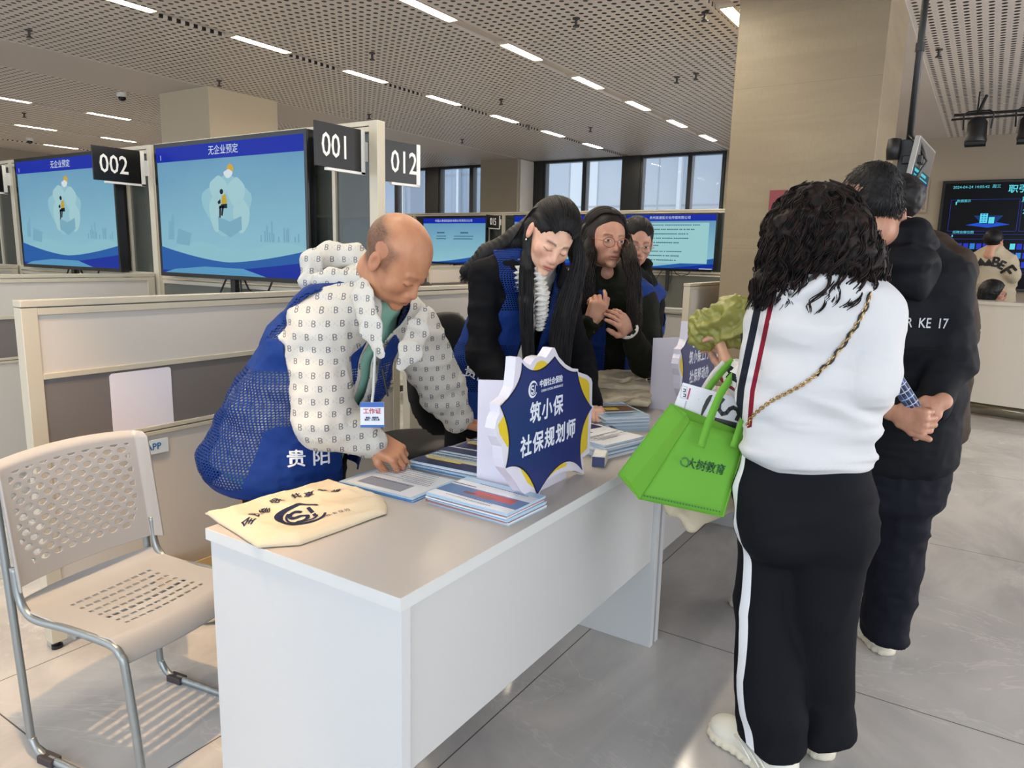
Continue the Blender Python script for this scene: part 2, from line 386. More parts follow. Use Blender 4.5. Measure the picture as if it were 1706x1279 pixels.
# ------------------------------------------------------------ people
def skin_mat(name,base,lip,brow):
    m=mat(name,base,.48,sss=.08); S=Sh(m); a=S.attr('paint'); a2=S.attr('paint2')
    x,y,z=S.obj(); n=S.noise(26,4)
    c=S.mix(n.ss(.35,.7)*.25,base,lip); c=S.mix(a2[0]*.35,c,lip); c=S.mix(a[0],c,lip); c=S.mix(a[1],c,brow); c=S.mix(a[2],c,'1c120f'); c=S.mix(a2[1],c,'e9e4de'); c=S.mix(a2[2],c,'20130d')
    S.col(c); return m
def sstep(x,a,b): t=np.clip((x-a)/(b-a),0,1); return t*t*(3-2*t)
def head(name,M,m,parent,sc=1.0,fat=0,eyes='down',neck=None,stubble=False,brow=.5,neckr=.052,jaw=0,res=.0025,skull=0,ridge_=1.0,neckw=None):
    F=Field((-.12,-.20,-.27),(.12,.14,.15),res)
    if neckw is not None: neck=M[:3,:3].T@(V3(neckw)-M[:3,3])/sc
    F.ell((0,-.018+skull*.5,.035+skull*.3),(.077+fat*.4+skull,.095+skull,.083+skull),.0)
    F.ell((0,.022,-.022),(.063+fat,.070,.085),.03)
    F.ell((0,.035,-.07),(.046+fat+jaw,.048,.036),.025)
    for s in (-1,1):
        F.ell((s*.042,.055,-.028),(.022+fat,.024,.022),.02)
        F.cone((s*.012,.0895-.002*(1-ridge_),.020),(s*.044,.075-.003*(1-ridge_),.022),.0065*ridge_,.005*ridge_,.014)
        F.ell((s*.031,.104,.001),(.017,.014,.0095),.012,sub=True)
        F.ell((s*.031,.0755,-.001),(.0155,.0155,.0125),.004)
    F.cone((0,.084,.008),(0,.103,-.030),.0075,.0105,.012); F.ell((0,.104,-.035),(.0105,.0105,.009),.006)
    for s in (-1,1): F.ell((s*.0125,.094,-.038),(.0075,.010,.0075),.006)
    F.ell((0,.086,-.060),(.027,.018,.022),.018)
    F.ell((0,.098,-.0600),(.021,.0085,.0052),.005); F.ell((0,.097,-.0705),(.018,.0085,.0062),.005)
    F.cone((-.022,.103,-.0655),(.022,.103,-.0655),.0016,.0016,.003,sub=True)
    F.ell((0,.080,-.097),(.022,.019,.016),.015)
    for s in (-1,1):
        e_=s*skull*1.1; F.ell((s*.082+e_,-.010,-.003),(.0085,.0185,.031),.004,R=[(1,0,0),(0,.98,.2),(0,-.2,.98)])
        F.ell((s*.0905+e_,-.004,.001),(.0055,.0105,.018),.003,sub=True)
    if neck is not None: F.cone((0,-.03,-.07),neck,neckr*.95,neckr*1.1,.03)
    def paint(P):
        x,y,z=np.abs(P[:,0]),P[:,1],P[:,2]
        lips=np.exp(-((x/.021)**4))*np.exp(-(((z+.0655)/.0105)**4))*sstep(y,.085,.095)
        bz_=.0235-(x-.03)**2*6+np.where(x<.03,(x-.03)*.10,0)
        br=np.exp(-(((z-bz_)/.0042)**2))*sstep(x,.010,.016)*sstep(-x,-.053,-.043)*sstep(y,.04,.06)*brow
        cr=((x-.031)/.0165)
        lz=-.0065-.3*(x-.031)**2*30 if eyes=='down' else -.0
        if eyes=='down':
            line=np.exp(-(((z-(-.0065+cr**2*.003))/.0016)**2))*(np.abs(cr)<1)*sstep(y,.06,.075)
            wh=line*0; ir=line*0
        else:
            op=.0040*np.clip(1-cr**2,0,1)
            line=(np.exp(-(((z-op-.0005)/.0016)**2)))*(np.abs(cr)<1)*sstep(y,.06,.075)
            ins=(np.abs(z)<op)&(np.abs(cr)<1)&(y>.07)
            wh=ins*.85; ir=ins*(np.hypot(x-.031,z)<.0055)*1.0
        nos=np.exp(-(((x-.006)/.003)**2+((z+.043)/.003)**2))*(y>.09)
        mouth=np.exp(-(((z+.0655)/.0017)**2))*(x<.022)*(y>.085)
        st=0
        if stubble:
            q=P; st=sstep(-q[:,1]-q[:,2]*.25,-.02,.03)*sstep(-q[:,2],-.100,-.070)*sstep(q[:,2],-.055,-.03)*.72
            st=np.maximum(st,sstep(x,.058,.068)*sstep(-y,-.045,-.02)*sstep(-z,-.075,-.05)*sstep(z,-.02,-.0)*.5)
            st*=(np.abs(P[:,0])<.083); st=st*(.75+.5*vnoise(P*420,3))
        return np.stack([lips*.75,np.clip(np.maximum(br,st),0,1),np.clip(line*.8+nos*.6+mouth*.6,0,1)],1)
    def paint2(P):
        x,y,z=np.abs(P[:,0]),P[:,1],P[:,2]
        blush=np.exp(-(((x-.045)/.02)**2+((z+.03)/.02)**2))+np.exp(-((x/.012)**2+((z+.035)/.012)**2))*(y>.09)+(x>.078)*.5
        if eyes=='down': return np.stack([blush,x*0,x*0],1)
        cr=((x-.031)/.0165); op=.0040*np.clip(1-cr**2,0,1); ins=(np.abs(z)<op)&(np.abs(cr)<1)&(y>.07)
        return np.stack([blush,ins*.6,ins*(np.hypot(x-.031,z)<.0066)*1.0],1)
    S=M.copy(); S[:3,:3]*=sc
    return F,S,{'paint':paint,'paint2':paint2}
def hand_chains(F,curl,spread=.0,thumb=(.75,.55,-.35),thumb2=(.95,.15,-.3),fat=1.0,side=1,per=None):
    s=side
    F.rbox((.045,0,0),(.048,.040*fat,.0135*fat),.013,.0)
    F.cone((-.03,0,0),(.02,0,0),.026*fat,.024*fat,.02,flat=((0,0,1),.75))
    F.ell((.03,.026*s,-.006),(.032,.019,.014),.012)
    ys=[.030,.0105,-.0095,-.028]; Ls=[.070,.078,.072,.056]; tips=[]
    for i in range(4):
        c=curl if per is None else per[i]
        p=V3(.086 if i in(1,2) else .080,ys[i]*s*fat,.001); a=0; r=.0092*fat if i<3 else .0080*fat
        sp=(1.5-i)*spread*s; pts=[V3(.06,ys[i]*s*.9,.001),p]; rs=[r*1.15,r*1.08]
        for j,fr_ in enumerate((.45,.30,.25)):
            a-=c[j]; d=V3(math.cos(a)*math.cos(sp),math.sin(sp)*math.cos(a),math.sin(a)); p=p+d*Ls[i]*fr_; pts.append(p); rs.append(r*(1.0,.92,.80)[j])
        F.chain(pts,rs,.0035); tips.append(p)
    b=V3(.012,.026*s,-.004); t1=nz((thumb[0],thumb[1]*s,thumb[2])); t2=nz((thumb2[0],thumb2[1]*s,thumb2[2]))
    F.chain([b,b+t1*.045,b+t1*.045+t2*.032,b+t1*.045+t2*.056],[.0145*fat,.0118*fat,.0108*fat,.0088*fat],.005)
    return tips
def hand_field(curl,res=.0022,**kw):
    F=Field((-.075,-.095,-.11),(.19,.11,.08),res); hand_chains(F,curl,**kw); return F
def hmat(wrist,fdir,dorsal,sc=1.0):
    x=nz(fdir); z=V3(dorsal); z=nz(z-x*(z@x)); y=np.cross(z,x); M=mat4(V3(wrist),x*sc,y*sc,z*sc); return M
def join_np(parts):
    "parts: list of (P,F,attrs)"
    Ps,Fs,k=[],[],0; at_={}
    for P,F,A in parts:
        Ps.append(P); Fs.append(F+k); k+=len(P)
        for n in ('paint','paint2'): at_.setdefault(n,[]).append(A[n] if A and n in A else np.zeros((len(P),3)))
    return np.concatenate(Ps),np.concatenate(Fs),{n:np.concatenate(a) for n,a in at_.items()}
def field_part(F,M=None,attrs=None,rel=1,disp=None):
    P,Q=F.nets(); P=relax(P,Q,rel)
    if disp is not None: P=P+normals(P,Q)*disp(P)[:,None]
    A={k:f(P) for k,f in (attrs or {}).items()}
    if M is not None: P=P@M[:3,:3].T+M[:3,3]
    return P,Q,A
def body(parent,m,parts):
    P,F,A=join_np(parts); return npmesh('body',P,F,m,parent,A)
def TOC(u,v):
    q=V3(at(u,v,h=1.0)); q[2]=0; return -nz(q)
def VR(u,v): return np.cross(-TOC(u,v),(0,0,1))
def wrap_text(name,s,size,m,obj,center,xdir,ydir,out,parent,bold=.0,lift=.002,sx=1.0,shear=0):
    "lettering laid on a garment: projected against -out"
    c=bpy.data.curves.new(name,'FONT'); c.body=s; c.size=size; c.align_x='CENTER'; c.align_y='CENTER'; c.resolution_u=3; c.shear=shear
    o=bpy.data.objects.new(name,c); COL.objects.link(o); bpy.context.view_layer.update()
    me=bpy.data.meshes.new_from_object(o.evaluated_get(bpy.context.evaluated_depsgraph_get())); bpy.data.objects.remove(o)
    if bold: embolden(me,bold)
    bm=bmesh.new(); bm.from_mesh(me); bmesh.ops.triangulate(bm,faces=bm.faces)
    bmesh.ops.subdivide_edges(bm,edges=[e for e in bm.edges if e.calc_length()>size*.12],cuts=3,use_grid_fill=False); bmesh.ops.triangulate(bm,faces=bm.faces)
    bv=BVHTree.FromPolygons([tuple(v.co) for v in obj.data.vertices],[tuple(p.vertices) for p in obj.data.polygons])
    X_,Y_,O=Vector(nz(xdir)),Vector(nz(ydir)),Vector(nz(out)); cc=Vector(center)
    for v in bm.verts:
        p=cc+X_*v.co.x*sx+Y_*v.co.y; h=bv.ray_cast(p+O*.35,-O)
        v.co=(h[0]+h[1].normalized()*lift*(1 if h[1].dot(O)>0 else -1)) if h[0] is not None else p
    bm.to_mesh(me); bm.free(); me.materials.clear(); me.materials.append(m)
    r=bpy.data.objects.new(name,me); COL.objects.link(r); r.parent=parent; return r
def tubes(name,curves,radii,m,parent,n=4,taper=True,smooth=True):
    "many strands as one mesh; curves: (S,K,3)"
    C=np.asarray(curves); S,K,_=C.shape; T=np.gradient(C,axis=1); T/=np.maximum(np.linalg.norm(T,axis=2,keepdims=True),1e-9)
    up=np.tile(V3(.31,.17,.93),(S,K,1)); A=np.cross(T,up); A/=np.maximum(np.linalg.norm(A,axis=2,keepdims=True),1e-9); B=np.cross(T,A)
    r=np.asarray(radii).reshape(-1,1)*np.ones((S,K))
    if taper: r=r*np.sin(np.linspace(.25,1,K)*PI*.97)[None]**.5
    q=np.arange(n)*2*PI/n
    P=C[:,:,None,:]+r[:,:,None,None]*(A[:,:,None,:]*np.cos(q)[None,None,:,None]+B[:,:,None,:]*np.sin(q)[None,None,:,None])
    base=(np.arange(S)[:,None,None]*K+np.arange(K-1)[None,:,None])*n; j=np.arange(n)[None,None,:]; j2=(j+1)%n
    F=np.stack([base+j,base+j2,base+n+j2,base+n+j],3).reshape(-1,4)
    return npmesh(name,P.reshape(-1,3),F,m,parent,smooth=smooth)
# ------------------------------------------------------------ setting
ZC=3.3
fm=mat('floor_tile','b4aca4',.12,spec=.4); S=Sh(fm); x,y,z=S.obj()
gx=((x-.831)/1.655).fr()*1.655; gx=gx.mn(gx*-1+1.655)
hi=y.gt(1.6); oy=hi*2.555+(1-hi)*.303
gy=((y-oy)/.8225).fr()*.8225; gy=gy.mn(gy*-1+.8225)
g=gx.mn(gy).lt(.0022)
n1=S.noise(1.1,6,S.scaled(S.vec,(1,1.6,1)),.6,1.2); n2=S.noise(5,5,None,.7,2.5)
vein=(S.noise(.9,5,S.scaled(S.vec,(1.6,.8,1)),.65,1.5)-.5).abs().ss(0,.016)*-1+1; vein=vein*vein*n2.ss(.35,.7)
c=S.mix(n1.ss(.3,.7),'a5a3a1','bdbab7'); c=S.mix(n2.ss(.45,.75)*.35,c,'d0cdc8'); c=S.mix(vein*.42,c,'e0dcd6')
c=S.mix(g,c,'4c4a48'); S.col(c); S.set('Roughness',g*.5+n2*.08+.09)
struct(boxo('floor',(-6,-6,-.1),(15,17,0),fm))
pm=mat('perforated_metal','d2cbc5',.5); S=Sh(pm); x,y,z=S.obj(True)
cx_=(x/.08).fr()-.5; cy_=(y/.08).fr()-.5
hole=(cx_.sq()+cy_.sq()).sqrt().lt(.255)
seam=((x/1.2).fr()-.5).abs().gt(.4985)
S.col(S.mix(hole.mx(seam*.5),'d2cbc5','1a1817'))
plain=mat('plain_metal','c4bcb6',.55)
# perforated fields between the plain bands and light channels
strips=[1.90,3.935,5.96,11.19,13.43,15.5]
bands=[(.73,1.73),(8.03,9.15)]
edges=[-6]
cuts=sorted([(s-.075,s+.075,'c') for s in strips]+[(a,b,'b') for a,b in bands])
mb=MB(); y0=-6
for a,b,k in cuts:
    mb.box((-1.5,y0,ZC),(13.4,a,ZC+.04),pm); y0=b
mb.box((-1.5,y0,ZC),(13.4,17,ZC+.04),pm)
struct(mb.build('ceiling'))
mb=MB()
for a,b,k in cuts:
    if k=='b': mb.box((-1.5,a,ZC-.004),(13.4,b,ZC+.04),plain)
    else: mb.box((-1.5,a,ZC+.03),(13.4,b,ZC+.05),plain)
struct(mb.build('ceiling_band'))
struct(boxo('ceiling_slab',(-1.5,-6,ZC+.06),(13.4,17,ZC+.3),mat('slab','777370',.8)))
struct(boxo('wall_left',(-6,16.9,0),(13.4,17.1,ZC+.3),mat('wall_taupe','8f8478',.7)))
wm=mat('wall_stone','998a70',.45); S=Sh(wm); x,y,z=S.obj()
n=S.noise(2.2,5,S.scaled(S.vec,(.35,.35,2.4)),.6,.6); n3=S.noise(60,2)
jl=((z-.35)/1.15).fr().lt(.004)
c=S.mix(n.ss(.35,.65),'84765f','8e8067'); c=S.mix(n3.ss(.4,.7)*.25,c,'7f715b'); S.col(S.mix(jl*.5,c,'6f6552'))
wall=mat('wall_cream','8d8271',.6)
mb=MB()
mb.box((13,-6,0),(13.3,4.05,ZC+.3),wall).box((13,4.05,0),(13.3,17,.9),wall).box((13,4.05,ZC),(13.3,17,ZC+.3),wall).box((13,12.45,.9),(13.3,17,ZC),wall)
struct(mb.build('wall_back'))
struct(boxo('wall_right',(-1.5,-6.2,0),(13.3,-6,ZC+.3),wall))
def column(nm,x0,y0,x1,y1,m):
    o=boxo(nm,(x0,y0,0),(x1,y1,ZC),m,bevel=.006); return o
tag(column('stone_column',5.6,.73,6.6,1.73,wm),'huge beige stone-clad column behind the two customers','column')
tag(column('stone_column',5.55,7.95,6.55,8.95,mat('column_lightened','c4b69c',.5)),'beige square column rising behind the 001 booth screen','column')  # lighter copy of the column beige, making up in colour for little light
cc=thing('stone_column','cream column between two windows at the back wall','column',(12.4,8.0,0))
boxo('shaft',(0,0,0),(.6,.9,ZC),wall,cc,.005); boxo('side_cladding',(.08,-.022,0),(.6,-.001,ZC-.02),mat('white_clad','b9b3a8',.5),cc)
# windows
fr=mat('window_black','16171a',.35); gl=mat('window_glass','dfe9f2',.05,alpha=.12)
def window(n,ys,z0=.9,z1=ZC):
    mb=MB(); ys2=[]
    lo=min(a for a,b in ys)-.05; hi=max(b for a,b in ys)+.05
    mb.box((12.99,lo,z0),(13.12,hi,z0+.06),fr).box((12.99,lo,z1-.05),(13.12,hi,z1-.001),fr).box((12.99,lo,2.215),(13.12,hi,2.285),fr)
    prev=lo
    for a,b in sorted(ys):
        mb.box((12.985,prev,z0+.06),(13.13,a,z1-.05),fr); prev=b
    mb.box((12.985,prev,z0+.06),(13.13,hi,z1-.05),fr)
    o=struct(mb.build('window_%d'%n))
    g=MB()
    for a,b in ys: g.box((13.05,a,z0+.06),(13.06,b,z1-.05),gl)
    g.build('window_pane',o)
window(1,[(4.12,4.66),(4.74,5.60)]); window(2,[(6.03,6.78),(6.87,7.7)]); window(3,[(8.87,9.51),(9.61,10.4)]); window(4,[(10.85,11.67),(11.77,12.4)])
struct(boxo('trim_1',(12.97,5.65,0),(13.13,5.98,ZC),fr)); struct(boxo('trim_2',(12.97,7.75,0),(13.13,7.99,ZC),fr)); struct(boxo('trim_3',(12.97,10.45,0),(13.13,10.8,ZC),fr))
# facades across the street
def facade(label,y0,y1,x,zt,cols,sx,sz):
    m=mat('facade_'+str(y0),cols[0],.35); S=Sh(m); X_,Y_,Z_=S.obj()
    k=(Y_/sx).fl(); r=((k*12.9898).sin()*43758.5).fr(); jt=((Y_/sx).fr()-.5).abs().gt(.47); jz=((Z_/sz).fr()-.5).abs().gt(.475)
    c=S.mix(r.gt(.55),cols[0],cols[1]); c=S.mix(r.gt(.82),c,cols[2]); c=S.mix(S.noise(1.3,4).ss(.4,.7)*.3,c,'dfe6ee'); S.col(S.mix(jt.mx(jz)*.6,c,'7c8794'))
    t=thing('office_building',label,'building',(x,y0,0)); L=y1-y0
    boxo('facade_wall',(0,0,-4),(4,L,zt),m,t)
    mb=MB()
    for i in range(int(L/ (sx*4))): mb.box((-.18,.3+i*sx*4,-4),(0,.42+i*sx*4,zt),mat('fin','c9d2da',.4))
    mb.build('facade_fin',t); return t
facade('pale glass office facade seen through the two windows nearest the big column',4,15.5,24,14,('9aa6b3','64738a','cfd6dc'),1.15,1.6)
facade('blue-grey glass tower seen through the windows left of the cream column',16.2,40,26,16,('8496a9','a9b5c2','61758c'),.8,2.4)
struct(boxo('street',(13.6,-6,-4.2),(60,45,-4),mat('street','8c8f92',.8)))
# linear ceiling lights
lm=_glow('lamp_lens','fff0d8',75.0); hs=mat('lamp_housing','c9bfae',.4)
lamp=None
for si,sy in enumerate([1.90,3.935,5.96,11.19,13.43,15.5]):
    for k in range(0,9):
        x0=.34+1.372*k
        if sy>10 and x0<4: continue
        where={1:'near light row over the 012 sign side',4:'second light row, crossing behind the signs'}.get(si)
        if lamp is None:
            lamp=thing('linear_ceiling_light','slim warm ceiling light in a plain channel','ceiling light',(x0,sy,ZC),0,'linear ceiling lights')
            MB().box((0,-.045,.012),(.60,.045,.02),lm).build('diffuser',lamp)
            mb=MB().box((-.03,-.07,0),(.63,-.047,.03),hs).box((-.03,.047,0),(.63,.07,.03),hs).box((-.05,-.07,0),(-.005,.07,.03),hs).box((.605,-.07,0),(.65,.07,.03),hs)
            mb.build('housing',lamp)
            o=lamp
        else: o=dup(lamp,(x0,sy,ZC))
        rows=['the row above the desks','the row nearest the big column','the row crossing above the screens','the first row beyond the cream column','the second row beyond the cream column','the farthest row on the left']
        o['label']='slim ceiling light, %s from the windows in %s'%(['nearest','second','third','fourth','fifth','sixth','seventh','eighth','ninth'][8-k],rows[si])
# sprinklers and smoke detectors
spm=mat('sprinkler','4a4644',.4,.6)
t0=None
for i,(u,v) in enumerate(((960,30),(1175,20),(1128,128),(1160,122),(835,165),(880,208),(984,212),(620,88),(48,50),(365,134),(40,188),(1565,82),(615,190),(770,232))):
    p=at(u,v,z=ZC)
    if t0 is None:
        t0=thing('sprinkler_head','small dark sprinkler head hanging from the perforated ceiling','sprinkler',p,0,'ceiling sprinkler heads')
        MB().lathe([(.03,0),(.03,-.01),(.012,-.012),(.01,-.05),(.02,-.055),(.022,-.06)],spm,10).build('stem',t0)
        MB().lathe([(.028,-.062),(.028,-.067)],spm,10).build('deflector',t0)
        o_=t0
    else: o_=dup(t0,p)
    o_['label']='small dark ceiling sprinkler head '+['between the two long light rows, upper middle','in the upper corner by the big column','left of the big column, midway up','left of the big column, just below its twin','above the window left of the cream column','above the long-haired woman','above the curly-haired woman in glasses','above the 001 screen','in the top left corner of the photo','left of the 001 booth column','over the 002 screen','on the right ceiling beside the black pole','right of the 001 board','just above the 012 board'][i]
cm=thing('dome_camera','white and black dome camera under the ceiling, upper left by the column','camera',at(203,155,z=ZC))
MB().lathe([(.06,0),(.062,-.04),(.05,-.05)],mat('white_plastic','d8d6d2',.4),16).build('housing',cm)
MB().lathe([(.045,-.05),(.045,-.07),(.03,-.09),(.01,-.1)],mat('black_glass','0a0a0c',.1),16).build('dome',cm,smooth=True)
cm2=dup(cm,at(49,230,z=ZC),label='white and black dome camera above the 002 screen, farther left')
# ------------------------------------------------------------ partitions
al=mat('aluminium_cream','bfb8a6',.35,.15); gp=mat('panel_grey','bdb8b1',.55); gd=mat('panel_dark','6b6664',.55); glz=mat('tinted_glass','3d433f',.12,alpha=.8,spec=.6)
glz2=mat('frosted_panel','5a5d58',.25)
def low_partition(label,x0,x1,y,group=None,rz=0,h=1.23):
    t=thing('low_partition',label,'partition',(x0,y,0),rz,group); L=x1-x0; T=.05
    fmb=MB(); fmb.box((0,0,.03),(.05,T,h-.025),al).box((L-.05,0,.03),(L,T,h-.025),al)
    fmb.box((0,-.002,h-.022),(L,T+.002,h),al).box((.05,0,h-.05),(L-.05,T,h-.026),al)
    fmb.box((.05,0,.965),(L-.05,T,.985),al).box((.05,0,.722),(L-.05,T,.738),al).box((.05,0,.702),(L-.05,T,.718),al).box((.05,0,.06),(L-.05,T,.10),al)
    fmb.build('frame',t,bevel=.002)
    boxo('upper_panel',(.05,.008,.985),(L-.05,T-.008,h-.05),gp,t)
    boxo('dark_band',(.05,.008,.738),(L-.05,T-.008,.965),gd,t)
    boxo('lower_panel',(.05,.008,.10),(L-.05,T-.008,.702),gp,t)
    for xx in (.025,L-.025): MB().lathe([(.018,0),(.018,.012),(.008,.014),(.008,.03)],mat('foot_black','141414',.5),12,(xx,T/2,0)).build('foot',t)
    return t
low_partition('low grey partition with cream frame right behind the silver chair',1.09,2.90,2.596)
low_partition('low grey partition behind the bald man and long-haired woman',2.98,4.95,2.596)
low_partition('low grey partition dividing booth 001 from booth 002',.9,2.90,4.86)
low_partition('low grey partition on the far side of booth 002',.9,2.90,6.88)
low_partition('low partition with cream end post beside the big stone column',5.42,7.4,1.90)
low_partition('low grey partition far behind the long-haired woman',8.6,10.55,5.0)
low_partition('low grey partition far behind the bald man',8.6,10.55,7.1)
def screen_wall(label,X,y0,dirx,h=2.09,W=2.03):
    "booth end wall: posts, solid lower panel, tinted glass above"
    t=thing('booth_wall',label,'partition',(X,y0,0)); T=.06
    mb=MB().box((0,0,.02),(T,.06,h),al).box((0,.06,h-.025),(T,W,h),al).box((0,.06,h-.055),(T,W,h-.03),al).box((0,.06,1.20),(T,W,1.235),al).box((0,.06,1.165),(T,W,1.19),al).box((0,.06,.05),(T,W,.1),al)
    mb.box((.01,.33,1.235),(T-.01,.355,h-.055),al)
    mb.build('frame',t,bevel=.002)
    boxo('lower_panel',(.01,.06,.1),(T-.01,W,1.165),glz2,t)
    boxo('glass_pane',(.025,.06,1.235),(.035,W,h-.055),glz,t)
    return t
WX=2.914
screen_wall('glass-topped booth wall behind the 001 screen',WX,2.76,-1)
screen_wall('glass-topped booth wall behind the 002 screen',WX,4.83,-1)
screen_wall('glass-topped booth wall at the far left edge',WX,6.86,-1)
for i in range(6):
    o=screen_wall(('back booth wall, first from the big column','back booth wall behind the curly-haired woman in glasses','back booth wall behind sign 015','back booth wall left of the back screen with text','back booth wall, second from the far end','back booth wall hidden behind booth 001')[i],10.72,3.1+2.03*i,-1,2.15)
boxo('solid_back',(.065,0,0.02),(.075,2.03*6,2.13),mat('panel_back','6f6b64',.6)).location=(10.72,3.1,0)
so=bpy.data.objects['solid_back']; so.name='backing_panel'; tag(so,'long taupe backing panel behind the row of back booths','panel')
# mirrored booths seen through the glass
for k,yy in enumerate((3.4,5.4,7.4)):
    low_partition(('partition of the mirrored booth behind the 001 screen','partition of the mirrored booth behind the 002 screen','partition of the mirrored booth at the far left')[k],2.98,4.9,4.86+2.02*k)
# ------------------------------------------------------------ screens and signs
bz=mat('bezel_black','0b0c0f',.2); bk=mat('black_plastic','111215',.45)
class Draw:
    "flat shapes drawn on a lit screen; s,t in 0..1 from the lower left"
    def __init__(s,W,H): s.W=W; s.H=H; s.mb=MB(); s.k=0
    def p(s,pts,m):
        s.k+=1; e=-.0025-.0004*s.k
        s.mb.poly([(e,-(a-.5)*s.W,(b-.5)*s.H) for a,b in pts],m); return s
    def r(s,a,b,c,d,m): return s.p([(a,b),(c,b),(c,d),(a,d)],m)
    def many(s,polys,m):
        s.k+=1; e=-.0025-.0004*s.k
        for q in polys: s.mb.poly([(e,-(a-.5)*s.W,(b-.5)*s.H) for a,b in q],m)
        return s
def RX(z=0): return Matrix(((0,0,-1,z),(-1,0,0,0),(0,1,0,0),(0,0,0,1)))   # reading towards -y, facing -x
def monitor(label,X,yc,zc,W=1.46,H=.845,kind='wave',group=None,title='',pole=True):
    t=thing('wall_screen',label,'screen',(X,yc,zc),0,group)
    mb=MB().box((0,-W/2,-H/2),(.055,W/2,H/2),bz); mb.build('casing',t,bevel=.004)
    w,h=W-.045,H-.05
    mb=MB().box((-.006,-W/2,-H/2),(0,-w/2,H/2),bz).box((-.006,w/2,-H/2),(0,W/2,H/2),bz).box((-.006,-w/2,-H/2),(0,w/2,-h/2),bz).box((-.006,-w/2,h/2),(0,w/2,H/2),bz); mb.build('bezel',t)
    m=mat('screen_sky','050505',.3,spec=.12)
    if 'screen_sky_set' not in MATS:
        MATS['screen_sky_set']=m; S=Sh(m); x,y,z=S.obj(); c=S.mix((z*1.1+.5+S.noise(3,3)*.25-.12),'9ad0dc','6299c0'); S.T.links.new(c,S.b.inputs['Emission Color']); S.b.inputs['Emission Strength'].default_value=.62
    MB().poly([(-.001,-w/2,-h/2),(-.001,-w/2,h/2),(-.001,w/2,h/2),(-.001,w/2,-h/2)],m).build('screen',t)
    D=Draw(w,h); bar=glow('screen_blue','0a2bb4',1.0); wh=glow('screen_white','e8f4fa',1)
    def wave(y0,a,ph,f,n=26): return [(i/n,y0+a*math.sin(ph+f*i/n)) for i in range(n+1)]
    if kind=='wave':
        cl=glow('screen_cloud','9dd0de',1); cl2=glow('screen_cloud_light','b0dbe3',1)
        blob=lambda cx,cy,rx,ry,wob=.08,n=28:[(cx+rx*math.cos(q*2*PI/n)*(1+wob*math.sin(3*q*2*PI/n)),cy+ry*math.sin(q*2*PI/n)*(1+wob*math.cos(4*q*2*PI/n+.6))) for q in range(n)]
        D.p([(0,.0),(1,0),(1,.24)]+[(1-i/20,.22+.035*math.sin(i*.55)) for i in range(21)],glow('screen_mist','97cfdc',1))
        D.p(blob(.50,.53,.165,.21,.13),cl)
        D.many([blob(.45,.66,.06,.09),blob(.57,.63,.06,.10),blob(.43,.48,.05,.14),blob(.60,.45,.055,.12)],cl2)
        D.many([[(.44,.35),(.52,.29),(.60,.35),(.60,.45),(.52,.41),(.44,.45)],[(.06,.27),(.09,.27),(.10,.42),(.07,.42)],[(.12,.24),(.22,.22),(.24,.32),(.14,.36)],[(.09,.27),(.105,.27),(.112,.47),(.092,.47)]],glow('screen_faint','82b9cf',1))
        D.many([[(a,.26),(a+.008,.26),(a+.008,.26+b),(a,.26+b)] for a,b in ((.72,.05),(.745,.08),(.76,.12),(.775,.07),(.79,.15),(.80,.06),(.83,.04),(.865,.1),(.88,.09),(.89,.1),(.93,.04),(.95,.06))],glow('screen_city','7fb2ca',1))
        D.p([(0,0)]+[(1,0),(1,.20)]+[(1-i/26,.10+.10*abs(1-i/13)**1.5*(1 if i<13 else 1.15)) for i in range(27)],glow('screen_wave_mid','2464b4',1))
        D.p([(0,0),(1,0),(1,.12)]+[(1-i/26,.02+.10*max(0,1-i/17)**1.2) for i in range(27)],glow('screen_wave_dark','0c30a8',1))
        D.p([(.02,.0),(.75,.0),(.60,.055),(.33,.06),(.1,.03)],glow('screen_wave_light','5fa6d2',1))
        D.r(0,.885,1,1,bar)
        q=[]
        D.many([blob(.54,.80,.022,.035,0)],glow('screen_sun','e0b53c',1)); D.many([blob(.525,.765,.03,.03,.1)],wh)
        D.many([[(.475,.60),(.50,.62),(.51,.56),(.49,.51),(.47,.52)]],glow('screen_yellow','cfae2e',1))
        D.many([blob(.475,.635,.012,.02,0),[(.45,.51),(.51,.51),(.51,.545),(.47,.54)],[(.455,.53),(.47,.53),(.462,.44),(.452,.44)],[(.475,.53),(.49,.53),(.475,.45),(.465,.46)],[(.445,.56),(.465,.58),(.467,.55),(.45,.54)]],glow('screen_ink','10182a',.6))
    else:
        D.p([(0,0),(1,0),(1,.2)]+[(1-i/26,.02+.18*max(0,1-i/20)**1.3) for i in range(27)],glow('screen_wave_mid','2464b4',1))
        D.p([(0,0),(1,0),(1,.10)]+[(1-i/26,.01+.09*max(0,1-i/12)) for i in range(27)],glow('screen_wave_dark','0c30a8',1))
        D.r(0,.885,1,1,bar)
        ink=glow('screen_text','3a6f8c',.7)
